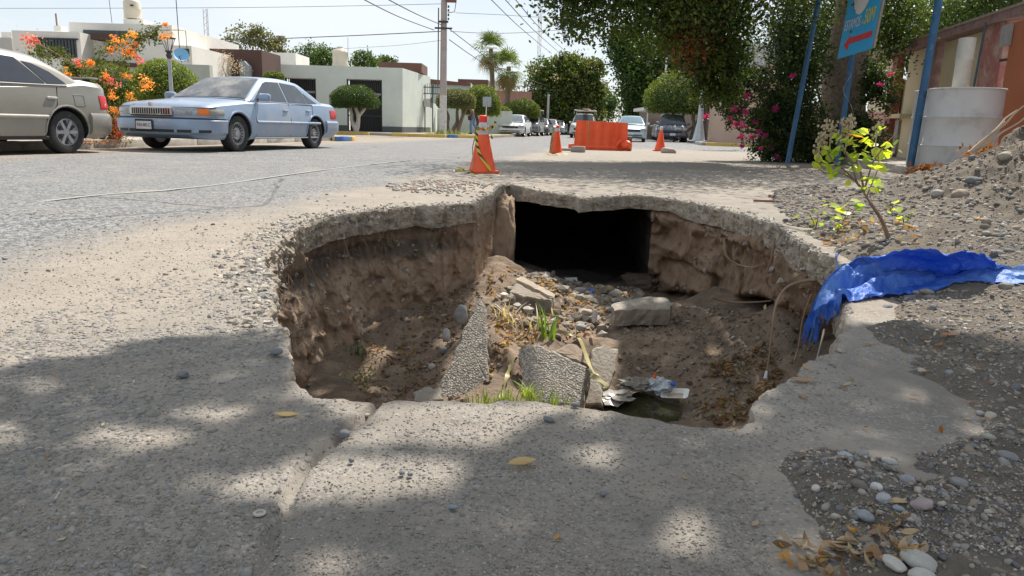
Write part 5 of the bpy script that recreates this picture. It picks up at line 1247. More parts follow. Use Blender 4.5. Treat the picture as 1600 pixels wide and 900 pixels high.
# --- street trees further off
def tree(px, d, base_px, blobs, n, size, seed, pal, label, trunk_r=.25, group=None, branches=3, name='ficus_tree', mt=None, **kw):
    b = PD(px, base_px, d); b.z = .1; t = empty(name, b, label, 'tree', group); mb = MB()
    c0 = Vector(blobs[0][0]) - b; fork = Vector((c0.x * .3, c0.y * .3, max(.8, c0.z * .45)))
    mb.tube([Vector((0, 0, -.1)), fork * .5, fork], [trunk_r * 1.25, trunk_r, trunk_r * .9], 9)
    for i, bl in enumerate(blobs[:branches + 1]): bough(mb, fork * .95, Vector(bl[0]) - b, trunk_r * .6, trunk_r * .15, seed=seed + i, n=6)
    mb.build('trunk', mt or M_TRUNK, t, smooth=True); crown(t, blobs, n, size, seed, pal, b, **kw); return t
tree(880, 85, 207, [B(872,148,85,3.7,3.4,3.4,3), B(905,135,84,2.4,2.4,3.2,2), B(840,168,85,1.5,2,2.2,1), B(925,108,84,1.3,1.4,1.2,.7), B(880,180,83,3.4,2.5,1.6,1.3), B(856,112,85,2.0,2.2,1.5,1), B(888,100,85,1.8,2,1.2,1), B(936,150,84,.7,1,1.8,.4)], 34000, .34, 50, np.concatenate([FICUS * 1.2, OLIVE * .9, LIME * .45]), 'broad dark drooping ficus rising behind the row of parked cars', .4, shell=.5, droop=.5)
tree(938, 130, 205, [B(938,170,130,2.7,2.5,2.9,2), B(948,160,130,2,2,2,1)], 6000, .42, 51, FICUS, 'smaller rounded tree further down the street beyond the dark ficus', .3, shell=.5)
tree(1042, 72, 215, [B(1030,100,72,3.8,3.5,3.4,3), B(985,75,72,2.1,2.1,1.9,1.5), B(1000,130,72,2.0,2.0,2.6,1.4), B(1070,80,72,3.4,3,3,2), B(990,165,72,1.0,1.2,2.0,.5), B(975,50,72,1.4,1.4,.8,.6)], 34000, .30, 52, FICUS, 'tall dark tree with ragged hanging branches behind the clipped tree on the right', .4, shell=.4, droop=.6)
def topiary(px, d, basepx, cpx, cpy, rx, rz, n, size, seed, pal, label, trunks, mt, group='clipped mushroom-shaped trees', ry=None):
    b = PD(px, basepx, d); b.z = .12; t = empty('topiary_tree', b, label, 'topiary', group); ry = ry or rx
    c = PD(cpx, cpy, d) - b; mb = MB()
    for (dx, sx) in trunks:
        mb2 = MB(); bough(mb2, Vector((dx, 0, -.1)), Vector((sx, rnd.uniform(-.2, .2), c.z)), .13, .07, 5, .035, 7, seed=int(dx * 100) + seed); mb2.build('trunk', mt, t, smooth=True)
    # dense clipped crown: flat-bottomed dome of leaves over a leafy core
    rs = np.random.RandomState(seed); m = n
    dd = rs.randn(m, 3); dd /= np.linalg.norm(dd, axis=1)[:, None]; dd[:, 2] = np.where(dd[:, 2] < -.35, -.35 + rs.randn(m) * .05, dd[:, 2])
    bump = 1 + .055 * fbm(dd[:, 0] * 2.2 + seed, dd[:, 1] * 2.2, dd[:, 2] * 2.2, 3, seed)
    rr = rs.uniform(.86, 1.04, m) * bump
    p = np.array(c) + dd * np.array([rx, ry, rz]) * rr[:, None]
    a = rs.randn(m, 3); u = a / np.linalg.norm(a, axis=1)[:, None]; v = np.cross(u, rs.randn(m, 3)); v /= np.linalg.norm(v, axis=1)[:, None]
    s = size * rs.uniform(.6, 1.3, m)[:, None]
    V = np.stack([p - u * s * .5, p + v * s * .3, p + u * s * .5, p - v * s * .3], 1).reshape(-1, 3)
    C = np.repeat(pal[rs.randint(0, len(pal), m)] * rs.uniform(.75, 1.25, (m, 1)), 4, 0)
    npmesh('crown', V, np.arange(m * 4).reshape(-1, 4), M_FOL, t, col=C)
    K, KF = ICO3; K = K.copy(); K[:, 2] = np.maximum(K[:, 2], -.33); K = K * np.array([rx, ry, rz]) * .88 + np.array(c)
    npmesh('inner_foliage', K, KF, mat('inner_leaf_mass', (.02, .035, .012), .9, c2=(.035, .06, .018), scale=9, bump=.1, bscale=9), t, smooth=True); return t
topiary(556, 39, 200, 554, 158, 1.24, .80, 11000, .075, 60, FICUS * 1.0, 'dark round clipped tree with pale twisted trunk before the pale green building', [(0, .1), (.08, -.35), (-.06, .4)], M_TRUNKW)
topiary(716, 43, 206, 713, 160, 1.13, .75, 9000, .08, 61, OLIVE, 'olive clipped tree right behind the power pole', [(-.5, -.7), (-.35, .1), (.0, .5)], M_TRUNK)
topiary(752, 47, 206, 752, 166, 1.25, 1.30, 12000, .085, 62, LIME * .75, 'tall bright green domed tree behind the grey square sign', [(-.3, -.4), (.1, .3), (.35, .0)], M_TRUNK)
topiary(820, 58, 204, 817, 176, 1.32, 1.05, 8000, .10, 63, LIME * .55, 'low dark green clipped dome behind the white parked car', [(0, 0), (.3, .3)], M_TRUNK)
topiary(785, 52, 206, 785, 178, .62, .52, 4000, .08, 64, LIME * .8, 'small round green bush between the two bigger clipped domes', [(0, 0)], M_TRUNK)
topiary(800, 60, 206, 799, 166, .62, .34, 2500, .09, 65, LIME * .9 + .03, 'little yellow-green clipped bush on top of the hedge line', [(0, 0)], M_TRUNK)
topiary(1078, 50, 216, 1072, 158, 2.7, 1.9, 24000, .10, 66, np.concatenate([LIME * .9, FICUS, LIME * .6]), 'wide bright clipped ficus with whitewashed trunks above the dark parked car', [(-1.0, -1.5), (-.6, -.4), (0, .3), (-.3, .9), (.35, .0), (.9, 1.4), (1.1, .8)], M_TRUNKW, ry=2.4)
topiary(152, 25, 175, 155, 142, 1.35, .95, 13000, .06, 67, LIME * .62, 'dark clipped hedge ball behind the orange bougainvillea on the left', [(0, 0), (.3, .4)], M_TRUNK)
topiary(258, 24.5, 180, 258, 138, 1.0, .90, 12000, .06, 68, LIME * .9, 'bright green clipped hedge ball beside the antique street lamp', [(0, 0), (-.2, -.3)], M_TRUNK)
topiary(425, 36, 200, 428, 120, .48, .26, 2500, .07, 69, LIME * .7, 'small green bush top showing over the roof of the blue sedan', [(0, 0)], M_TRUNK)
# trees behind the houses
tree(390, 62, 190, [B(385,62,62,1.7,1.6,1.0,2), B(358,72,62,1.0,1,.6,1), B(402,52,62,1.3,1,.7,1), B(412,70,62,1.0,1,.6,.8)], 2600, .22, 80, OLIVE * .8, 'sparse-crowned tree standing up behind the brown box building', .15, shell=.1, csize=.2)
tree(433, 66, 190, [B(433,68,66,1.0,1,.7,2), B(440,80,66,.9,1,.5,1), B(422,78,66,.8,1,.5,1)], 1200, .22, 81, OLIVE * .75, 'thin small tree right of the sparse-crowned tree', .1, shell=.1, csize=.22)
tree(490, 80, 190, [B(495,88,80,1.9,1.6,1.3,2), B(468,90,80,1.4,1.5,1.0,1), B(510,92,80,1.2,1.5,1,1)], 4500, .25, 82, FICUS * 1.1, 'dense round tree behind the roof left of the beige water tank', .2)
tree(567, 80, 190, [B(567,94,80,1.4,1.5,.9,2), B(578,98,80,1.0,1.5,.6,1)], 2400, .25, 83, FICUS * 1.1, 'round tree top right of the beige water tank', .2)
tree(604, 85, 190, [B(604,95,85,1.0,1.2,.6,2), B(597,99,85,.8,1.2,.4,1)], 1300, .25, 84, FICUS, 'small tree top left of the brown parapet', .15)
t = tree(365, 37, 190, [B(352,92,37,.65,.5,.5,2), B(340,108,37,.5,.5,.45,1), B(372,106,37,.6,.5,.45,1), B(356,112,37,.8,.5,.4,1)], 900, .07, 85, np.array([(.42,.36,.33),(.30,.22,.19),(.5,.45,.42)]), 'dry leafless shrub with pale seed tufts before the brown wall', .05, name='dry_shrub', shell=.05, csize=.3)
for i, (px, py, d, rx, rz, lab) in enumerate([(1430, 60, 24, 1.6, 1.5, 'dark leafy tree behind the maroon roof beam, nearest the banner'), (1520, 10, 22, 2.0, 1.7, 'dark leafy tree above the middle of the cream wall'), (1600, -40, 20, 2.0, 1.6, 'dark leafy tree over the orange wall at the right edge')]):
    tree(px, d, 225, [B(px, py, d, rx, 1.6, rz, 2), B(px - 50, py + 30, d, rx * .6, 1.2, rz * .7, 1), B(px + 60, py - 20, d, rx * .7, 1.2, rz * .8, 1)], 11000, .10, 90 + i, FICUS * .9, lab, .15, 'trees behind the right wall', shell=.2, droop=.3)
for i, (px, d, py, r, lab) in enumerate([(1000, 330, 182, 7, 'hazy tree mass at the far end of the street, left one'), (1022, 300, 178, 6, 'hazy tree mass at the far end of the street, right one'), (1010, 190, 150, 5, 'distant tree on the right side of the street')]):
    tree(px, d, 205, [B(px, py, d, r, r, r * (.55 if i < 2 else .9), 1)], 1800, 1.0, 95 + i, FICUS * 1.3, lab, .3)
# bare scraggly tree seen through the gap
b = PD(1165, 200, 30); b.z = .1; t = empty('bare_tree', b, 'scraggly thin tree seen against the sky in the gap of the dark foliage', 'tree'); mb = MB()
for i, (px, py) in enumerate([(1165,40),(1150,55),(1180,60),(1172,20),(1158,80),(1190,90)]): bough(mb, Vector((0, 0, 0)) if i == 0 else PD(1166, 130 - i * 10, 30) - b, PD(px, py, 30) - b, .07 if i == 0 else .03, .01, seed=i + 120, n=5)
mb.build('trunk', M_TRUNK, t); crown(t, [B(1165,60,30,.9,.6,1.1,1), B(1160,25,30,.7,.6,.6,.6)], 1300, .10, 99, FICUS, b, shell=.1, csize=.25)
# palms
def palm(px, bpx, bpy, topx, topy, d, seed, label):
    b = PD(bpx, bpy, d); b.z = .1; t = empty('fan_palm', b, label, 'palm', 'fan palms beyond the clipped trees'); top = PD(topx, topy, d) - b
    p = smooth_pts([Vector((0, 0, -.1)), top * .5 + Vector((.12, 0, 0)), top], 5)
    MB().tube(p, [.24 - .08 * i / len(p) for i in range(len(p))], 8).build('trunk', M_TRUNK, t, smooth=True)
    rs = np.random.RandomState(seed)
    for k in range(46):
        a = rs.uniform(0, 6.28); el = rs.uniform(-1.45, 1.3) ; L = rs.uniform(1.1, 1.7); dead = el < -.7
        st = Vector((math.cos(a) * math.cos(el), math.sin(a) * math.cos(el), math.sin(el)))
        hub = top + st * L * .5 - Vector((0, 0, .15 * (1 - el)))
        side = st.cross(Vector((0, 0, 1))).normalized(); upv = side.cross(st)
        V = []; F = []
        for j in range(17):
            g = (j - 8) / 8 * 1.9; dr = st * math.cos(g) + side * math.sin(g); ln = L * rs.uniform(.6, .8) * (1 - .25 * abs(g) / 1.9); tip = hub + dr * ln - Vector((0, 0, .35 * ln * rs.uniform(.4, 1.3)))
            midp = hub + dr * ln * .55; w_ = dr.cross(upv).normalized() * .035; b0 = len(V)
            V += [hub[:], (midp - w_)[:], tip[:], (midp + w_)[:]]; F.append((b0, b0 + 1, b0 + 2, b0 + 3))
        c = np.array((.24,.20,.10) if dead else [(.11,.16,.05),(.15,.20,.06),(.09,.13,.04)][k % 3])
        npmesh('frond', V, F, M_FOL, t, col=np.tile(c, (len(V), 1)))
    return t
palm(767, 768, 196, 767, 76, 62, 5, 'taller fan palm, left one of the pair')
palm(795, 786, 198, 795, 104, 60, 6, 'shorter fan palm, right one of the pair')
# --- orange bougainvillea between the two near cars
vb = PD(178, 222, 14.6); vb.z = .1
t = empty('bougainvillea', vb, 'arching bougainvillea with orange and coral flowers between the silver and the blue sedan', 'bougainvillea'); mb = MB()
arcs = [[(178,222),(170,150),(190,100),(222,62),(255,38)], [(172,222),(150,130),(160,80),(205,56),(262,60)], [(165,220),(130,120),(90,85),(45,62)], [(185,222),(200,160),(230,130)], [(175,222),(160,170),(130,140),(118,100)], [(182,222),(190,185),(205,150)], [(160,220),(120,110),(95,80),(68,90)]]
for i, a_ in enumerate(arcs):
    pts = [PD(x, y, 14.6 + (j > 1) * rnd.uniform(-.3, .3)) - vb for j, (x, y) in enumerate(a_)]; mb.tube(smooth_pts(pts, 5), .010, 5)
mb.build('stem', M_BARK, t)
lb = []
for a_ in arcs:
    for j in range(1, len(a_)):
        for q in (0, .33, .66): lb.append(B(a_[j-1][0] + (a_[j][0] - a_[j-1][0]) * q, a_[j-1][1] + (a_[j][1] - a_[j-1][1]) * q, 14.6, .10, .12, .09, 1))
lb += [B(175,200,14.6,.35,.3,.25,5), B(60,85,14.6,.2,.2,.2,3), B(190,175,14.6,.2,.2,.3,3)]
crown(t, lb, 6500, .055, 130, LIME * .5, vb, name='foliage', shell=.1, csize=.5, per=12)
ORG = np.array([(.78,.36,.08),(.82,.46,.14),(.78,.30,.08)]); COR = np.array([(.75,.18,.16),(.8,.30,.22),(.7,.12,.20)])
for i, (px, py, r, pal) in enumerate([(42,62,.16,COR),(52,66,.10,COR),(180,62,.12,ORG),(192,70,.16,ORG),(205,54,.10,ORG),(200,78,.10,ORG),(172,78,.06,ORG),(215,93,.09,COR),(208,85,.07,ORG),(257,38,.05,ORG),(260,57,.09,ORG),(122,98,.08,COR),(140,98,.09,ORG),(165,118,.07,ORG),(173,127,.11,COR),(199,117,.08,ORG),(224,128,.15,ORG),(232,135,.1,ORG),(176,150,.10,ORG),(206,152,.10,ORG),(178,172,.13,ORG),(190,180,.12,ORG),(182,192,.14,COR),(172,200,.12,ORG),(145,212,.06,COR),(193,195,.12,COR),(186,205,.12,ORG),(105,114,.08,ORG),(150,135,.05,COR),(212,68,.06,ORG),(185,215,.1,COR)]):
    bracts(t, px, py, 14.4, r, pal, vb, n=int(36 + 420 * r), seed=500 + i, size=.050)
litter(np.array([(P(150 + rnd.gauss(0, 22), 219 + rnd.gauss(0, 3), .13)) for _ in range(420)]), .05, 140, 'fallen_petals', 'fallen orange petals and dry leaves along the left kerb', pal=np.array([(.5,.25,.08),(.42,.25,.12),(.55,.18,.1)]))
# ============================================================ STREET SETTING AND BUILDINGS
M_WALK = mat('sidewalk_concrete', (.27, .25, .22), .92, c2=(.38, .355, .31), scale=3, bump=.004, bscale=40, dirt=((.30, .245, .18), 1.2, .02))
M_KERB = mat('worn_kerb', (.36, .335, .30), .92, c2=(.5, .47, .42), scale=5, bump=.008, bscale=30, dirt=((.25, .2, .15), 3, .0))
M_YEL = mat('faded_yellow_paint', (.55, .36, .06), .85, c2=(.64, .46, .14), scale=6, bump=.004, bscale=40, dirt=((.35, .31, .26), 6, .0))
M_BLU = mat('faded_blue_paint', (.03, .13, .38), .85, c2=(.08, .2, .45), scale=6, dirt=((.35, .33, .3), 6, -.03))
def slabpoly(name, pts, h, m, kind='structure', z0=-.1):
    o = MB().prism([Vector((p.x, p.y, z0)) for p in pts], (0, 0, h - z0)).build(name, m); return tag(o, kind=kind)
def kerb(p0, p1, w_, h, m, n=None, name='kerb', seg=1.2):
    """kerb run made of separate cast stones"""
    d = (p1 - p0); L = d.length; n = n or max(1, int(L / seg)); d.normalize(); nrm = Vector((-d.y, d.x, 0))
    e = bpy.data.objects.new(name, None); link(e); e['kind'] = 'structure'
    for i in range(n):
        a = p0 + d * (L * i / n + .006); b = p0 + d * (L * (i + 1) / n - .006); hh = h + rnd.uniform(-.008, .008); c = (a + b) / 2
        bx = MB().box((c.x, c.y, hh / 2 - .05), ((b - a).length, w_, hh + .1), rz=math.atan2(d.y, d.x), bev=.018).build('kerb_stone', m, e, smooth=True)
    return e
# left near block
slabpoly('sidewalk', [ST(-12, -10.06), ST(24.2, -10.06), ST(24.2, -13.5), ST(-12, -13.5)], .13, M_WALK)
kerb(ST(-4, -9.95), ST(22.0, -9.95), .16, .15, M_KERB, seg=1.6)
slabpoly('garden_soil', [ST(-12, -13.5), ST(24.2, -13.5), ST(24.2, -30), ST(-12, -30)], .12, mat('garden_soil', (.2, .16, .12), .95, bump=.02))
kerb(P(518, 219, 0), P(527, 220.5, 0), .22, .15, M_YEL, 1); kerb(P(527.5, 220.6, 0), P(543, 220.4, 0), .25, .15, M_BLU, 1); kerb(P(543.5, 220.3, 0), P(549, 220, 0), .3, .15, M_YEL, 1)
kerb(P(440, 222, 0), P(470, 221, 0), .2, .14, M_YEL, 1)
# far left block (beyond the cross street)
C0 = P(731, 215.3); C1 = P(598, 213)
slabpoly('sidewalk', [ST(36.5, -40), ST(36.5, -9.9) , ST(38, -8.6), ST(40, -8.2), ST(300, -9.9), ST(300, -60), ST(36.5, -60)], .13, M_WALK)
kerb(ST(36.4, -16.5), ST(36.4, -13.6), .2, .16, M_YEL, 2); kerb(ST(36.4, -12.4), ST(36.4, -9.6), .22, .16, M_YEL, 3); kerb(ST(36.5, -9.5), ST(36.9, -9.2), .2, .16, M_BLU, 1); kerb(ST(36.95, -9.17), ST(38, -8.5), .2, .16, M_YEL, 1)
kerb(ST(36.4, -30), ST(36.4, -17), .2, .15, M_KERB, 8); kerb(ST(38.2, -8.4), ST(120, -9.7), .2, .15, M_YEL, 40)
# right side
slabpoly('sidewalk', [ST(-6, 4.75), ST(24.5, 4.75), ST(24.5, 12), ST(-6, 12)], .12, M_WALK)
kerb(ST(6.0, 4.65), ST(23.0, 4.65), .18, .15, M_KERB, seg=1.4)
kerb(ST(23.0, 4.6), ST(24.4, 4.9), .25, .14, M_BLU, 1); kerb(ST(22.0, 4.3), ST(22.9, 4.35), .2, .13, M_KERB, 1)
slabpoly('sidewalk', [ST(38.5, 3.2), ST(300, 2.6), ST(300, 60), ST(38.5, 60)], .13, M_WALK)
kerb(ST(38.4, 3.2), ST(38.4, 9.5), .2, .16, M_YEL, 5); kerb(ST(38.6, 3.1), ST(42, 3.0), .2, .16, M_KERB, 3)

def wallmat(c, c2=None, dirt=True, b=.006): return mat('painted_plaster', c, .88, c2=c2 or tuple(x * .88 for x in c), scale=.9, bump=b, bscale=14, dirt=(tuple(x * .75 for x in c), 1.1, -.05) if dirt else None)
M_WHITE = wallmat((.76, .74, .68)); M_GREEN = wallmat((.66, .71, .64)); M_BROWN = wallmat((.10, .055, .045)); M_CREAM = wallmat((.62, .53, .36)); M_DARKW = mat('dark_opening', (.02, .02, .022), .5, var=.3)
M_GLASS = mat('dark_window_glass', (.03, .035, .04), .08, var=.2, spec=.6); M_IRON = mat('dark_ironwork', (.035, .035, .04), .5, var=.3); M_BRICK = wallmat((.17, .085, .062)); M_PINK = wallmat((.38, .21, .17))
def fx_(px, py, d): return PD(px, py, d)
def fbox(name, px0, py0, px1, py1, d, depth, m, parent=None, off=None, zbase=None, bev=0.0):
    pm, ym = (px0 + px1) / 2, (py0 + py1) / 2
    x0, x1 = PD(px0, ym, d).x, PD(px1, ym, d).x; z1, z0 = PD(pm, py0, d).z, PD(pm, py1, d).z
    if zbase is not None: z0 = zbase
    return MB().box(((x0 + x1) / 2, d + depth / 2, (z0 + z1) / 2), (abs(x1 - x0), depth, z1 - z0), bev=bev).build(name, m, parent, off=off)
def bldg(name, px, d, label, cat='house', group=None):
    b = PD(px, 200, d); b.z = 0; return empty(name, b, label, cat, group), b
# --- white house at far left
D = 33; e, b = bldg('white_house', 150, D, 'white flat-roofed two-level house with dark ribbon windows behind the hedge balls at left')
fbox('wall', 25, 49, 130, 175, D, 7, M_WHITE, e, b, 0)
fbox('upper_wall', 110, 37, 270, 96, D + 1.0, 8, M_WHITE, e, b)
fbox('side_wall', 200, 70, 302, 175, D + .5, 7, M_WHITE, e, b, 0)
fbox('wall', 130.3, 96, 199.7, 175, D + .6, 6, M_BROWN, e, b, 0)
w1 = fbox('window', 56, 60, 119, 89, D - .04, .1, M_GLASS, e, b); fbox('frame', 55, 59, 120, 61, D - .10, .12, M_IRON, w1, None).location = -Vector((0,0,0))
for c_ in w1.children: c_.location = -b
mb = MB()
for k in range(12):
    p = PD(60 + k * 5, 75, D - .07); mb.box((p.x, p.y, p.z), (.02, .02, .8))
mb.build('shutter_slats', M_IRON, e, off=b)
fbox('window', 130, 47.5, 198, 56, D + .95, .1, M_GLASS, e, b); fbox('canopy', 141, 52, 177, 62, D + .2, .7, M_BROWN, e, b); fbox('window', 284, 76, 295, 86, D + .45, .1, M_GLASS, e, b)
fbox('roof_lintel', 150, 98, 232, 104, D + .15, .3, M_BROWN, e, b)
fbox('water_tank_stand', 193, 30, 224, 41, D + 2, .9, M_WHITE, e, b)
tk = PD(208, 30, D + 2.4) ; e2 = empty('water_tank', Vector((tk.x, tk.y, tk.z)), 'tall cream water tank standing on the roof of the white house', 'water tank')
M_TANK = mat('cream_plastic', (.55, .49, .38), .6, c2=(.62, .56, .45), scale=3)
MB().lathe([(.36, 0), (.385, .05), (.37, .1), (.37, .35), (.385, .4), (.37, .45), (.37, .72), (.30, .82), (.12, .88), (.12, .98), (.001, 1.0)], n=24).build('tank_body', M_TANK, e2, smooth=True)
MB().box((.16, -.35, .55), (.16, .03, .07), bev=.01).build('tank_label', M_IRON, e2)
fbox('roof_block', 84, 40, 95, 48, D + 2, .5, M_WHITE, e, b)
o = MB().tube([PD(89, 40, D + 2), PD(87, 21, D + 2)], .035, 6).build('chimney_pipe', mat('rusty_pipe', (.25, .14, .11), .8), e, off=b)
e2, b2 = bldg('grey_house', 5, 36, 'low grey building end at the far left edge behind the silver sedan roof'); fbox('wall', -60, 58, 24, 175, 36, 5, wallmat((.5, .48, .45)), e2, b2, 0); fbox('rooftop_box', 2, 50, 18, 59, 37, 1.5, M_WHITE, e2, b2)
# dish, roof antenna
p = PD(283, 87, 32); e2 = empty('satellite_dish', p, 'pale blue satellite dish fixed to the white house', 'satellite dish')
m_ = Matrix.Rotation(rad(62), 3, 'X') @ Matrix.Identity(3); m_ = Matrix.Rotation(rad(28), 3, 'Z') @ m_
MB().lathe([(.0, 0), (.15, .015), (.24, .045), (.30, .075), (.30, .085), (.22, .05), (.1, .02)], n=24, m=m_).build('dish', mat('pale_blue_dish', (.20, .45, .68), .5, var=.08), e2, smooth=True)
MB().tube([Vector((0, 0, 0)), Vector((.04, -.3, -.05)), Vector((.06, -.1, -.28))], .015, 6).build('arm', M_IRON, e2)
MB().tube([Vector((.02, .02, 0)), Vector((.02, .3, -.2))], .02, 6).build('mount', M_IRON, e2)
e2 = empty('roof_antenna', PD(275, 80, 33), 'tall thin rooftop antenna mast with guy wires over the white house', 'antenna'); o_ = PD(275, 80, 33)
MB().tube([PD(273, -30, 33) - o_, PD(281, 82, 33) - o_], .018, 5).build('mast', M_IRON, e2)
MB().tube([PD(240, 47, 33) - o_, PD(279, 47, 33) - o_, PD(290, 48, 33) - o_, PD(294, 98, 33) - o_], .014, 5).build('crossbar', M_IRON, e2)
o = MB().tube([PD(168, -20, 34), PD(175, 36, 34)], .012, 5).build('whip_antenna', M_IRON); tag(o, 'leaning thin wire antenna left of the cream water tank', 'antenna')
# low garden wall with railings behind the bougainvillea and hedge
e, b = bldg('garden_wall', 180, 26.5, 'low pale garden wall with dark railings below the hedge balls', 'wall'); fbox('wall', -40, 168, 330, 215, 26.5, .2, wallmat((.45, .44, .42)), e, b, 0)
for k in range(26):
    p = PD(172 + k * 3.2, 160, 26.6); MB().box((p.x - b.x, p.y - b.y, 1.05), (.03, .03, 1.1)).build('railing_bar', M_IRON, e)
e, b = bldg('garden_wall', 300, 30, 'tall grey-green boundary wall between the white house and the brown building', 'wall'); fbox('wall', 286, 101, 330, 205, 30, .3, wallmat((.42, .45, .40)), e, b, 0)
# --- pale green corner building
D = 42; e, b = bldg('green_building', 560, D, 'long pale mint green corner building with barred openings', 'building')
zt = PD(520, 103, D).z; zb = .13
def seg(x0, x1, z0, z1, name='wall', m=M_GREEN, d=D, dep=.35):
    return MB().box(((x0 + x1) / 2, d + dep / 2, (z0 + z1) / 2), (x1 - x0, dep, z1 - z0)).build(name, m, e, off=b)
def xx(px): return PD(px, 150, D).x
o1 = (xx(446), xx(494), PD(470, 122, D).z, 1.0); o2 = (xx(542), xx(597), PD(570, 124, D).z, .15)
XL, XR = xx(330), xx(629)
seg(XL, o1[0], zb, zt); seg(o1[0], o1[1], o1[2], zt, dep=.349); seg(o1[0], o1[1], zb, o1[3], dep=.349); seg(o1[1], o2[0], zb, zt); seg(o2[0], o2[1], o2[2], zt, dep=.349); seg(o2[1], XR, zb, zt)
sdir = Vector((math.sin(rad(6)), math.cos(rad(6)), 0)); c1 = Vector((XR, D, 0)); L_ = 7.0
def sideq(z0, z1, L0, L1, name, m, out=.0):
    a = c1 + sdir * L0; c = c1 + sdir * L1; n_ = Vector((sdir.y, -sdir.x, 0)); mid = (a + c) / 2 + n_ * (out - .16)
    return MB().box((mid.x, mid.y, (z0 + z1) / 2), ((c - a).length, .32, z1 - z0), rz=math.atan2(sdir.y, sdir.x)).build(name, m, e, off=b)
M_GREEN2 = M_GREEN
sideq(zb, zt - .001, .02, L_, 'side_wall', M_GREEN2); sideq(zb, 2.0, L_ + .01, L_ + 3.2, 'low_side_wall', M_GREEN2)
MB().box(((XL + XR) / 2, D + 4.2, zt - .25), (XR - XL - .1, 7.6, .2)).build('roof', wallmat((.4, .4, .38)), e, off=b)
for a0, a1 in ((XL, o2[0]), (o2[1], XR)): seg(a0 + .002, a1 - .002, .12, .45, 'plinth', mat('dark_plinth', (.10, .11, .11), .8), D - .03, .06)
sideq(.12, .45, .05, L_, 'plinth', mat('dark_plinth2', (.10, .11, .11), .8), .03)
for (x0, x1, z1, z0), nm, nb in ((o1, 'barred_window', 15), (o2, 'iron_gate', 18)):
    g = MB().box(((x0 + x1) / 2, D + .9, (z0 + z1) / 2), (x1 - x0, .05, z1 - z0)).build(nm, M_DARKW, e, off=b); g['label'] = 'dark barred window' if nb == 15 else 'dark tall iron gate'
    for k in range(nb):
        x = x0 + (x1 - x0) * (k + .5) / nb; MB().box((x - b.x, .12, (z0 + z1) / 2), (.035, .035, z1 - z0)).build('bar', M_IRON, g)
    for q in (.3, .72 if nb == 18 else .62): MB().box(((x0 + x1) / 2 - b.x, .08, z0 + (z1 - z0) * q), (x1 - x0, .04, .07 if q < .5 else .12), bev=.005).build('crossbar', mat('grey_rail', (.25, .25, .26), .6) if q > .5 else M_IRON, g)
    for sx in (x0 + .03, x1 - .03): MB().box((sx - b.x, .05, (z0 + z1) / 2), (.07, .08, z1 - z0)).build('frame', M_IRON, g)
acp = c1 + sdir * 5.2 + Vector((.22, 0, 1.95)); e2 = empty('air_conditioner', acp, 'window air conditioner in a metal cage on the side wall of the mint green building', 'air conditioner')
MB().box((0, 0, 0), (.4, .62, .5), bev=.02).build('casing', mat('beige_metal', (.5, .47, .42), .6), e2)
for k in range(5): MB().box((-.02 + .25, -.26 + k * .13, 0), (.02, .02, .62)).build('cage_bar', M_IRON, e2)
MB().box((.25, 0, .3), (.03, .62, .03)).build('cage_rail', M_IRON, e2); MB().box((.25, 0, -.3), (.03, .62, .03)).build('cage_rail', M_IRON, e2)
e3, b3 = bldg('rooftop_room', 620, 46, 'brown-red rooftop parapet block on the mint green building', 'parapet')
MB().box((PD(625, 104, 46).x, 47.5, PD(620, 105, 46).z), (2.6, 3, .55)).build('parapet_block', M_BRICK, e3, off=b3)
e3, b3 = bldg('rooftop_room', 435, 46, 'white rooftop room at the left end of the mint green building', 'rooftop room'); fbox('wall', 400, 82, 462, 104, 46, 3, M_WHITE, e3, b3)
tk = PD(532, 100, 45); e2 = empty('water_tank', tk, 'squat beige water tank on the roof of the mint green building', 'water tank')
MB().lathe([(.46, -.12), (.47, 0), (.45, .05), (.45, .62), (.47, .66), (.40, .78), (.2, .86), (.18, .96), (.001, .97)], n=24).build('tank_body', M_TANK, e2, smooth=True)
MB().tube([(.45, 0, -.1), (.46, 0, 1.5)], .012, 5).build('vent_pipe', M_IRON, e2)
# brown box house and its blue-grey meter box
e, b = bldg('brown_building', 368, 38, 'dark brown cubic facade block between the white house and the mint green building', 'building'); fbox('wall', 325, 77, 411, 200, 38, 3, M_BROWN, e, b, 0)
e, b = bldg('grey_pillar', 379, 37.4, 'blue-grey slanted metal cabinet in front of the brown facade', 'cabinet')
a0, a1, a2, a3 = PD(374, 122, 37.4) - b, PD(389, 122, 37.4) - b, PD(389, 103, 37.4) - b, PD(381, 95, 37.4) - b; a4 = PD(374, 96, 37.4) - b
a0.z = a1.z = 0; MB().prism([a0, a1, a2, a3, a4], (0, .4, 0)).build('cabinet_body', mat('bluegrey_metal', (.25, .29, .33), .5), e)
# houses beyond the mint green building
e, b = bldg('far_house', 700, 62, 'low house with brown tiled roof edge behind the power pole', 'house'); fbox('wall', 640, 128, 735, 206, 62, 6, wallmat((.45, .52, .50)), e, b, 0)
r0, r1, r2, r3 = PD(640, 120, 61.8) - b, PD(735, 130, 61.8) - b, PD(735, 134, 61.8) - b, PD(640, 129, 61.8) - b; MB().prism([r0, r1, r2, r3], (0, 4, 0)).build('roof', M_BRICK, e)
e, b = bldg('far_house', 745, 66, 'brown-roofed block between the power pole and the palms', 'house'); fbox('wall', 715, 124, 762, 206, 66, 6, M_BRICK, e, b, 0)
e, b = bldg('far_house', 785, 75, 'dusky pink house wall with railing behind the palms', 'house'); fbox('wall', 755, 142, 830, 206, 75, 6, M_PINK, e, b, 0); fbox('upper_wall', 762, 126, 782, 142, 76, 3, M_WHITE, e, b)
for k in range(13):
    p = PD(780 + k * 4, 138, 74.9); MB().box((p.x - b.x, p.y - b.y, p.z), (.04, .04, .55)).build('rail_post', M_IRON, e)
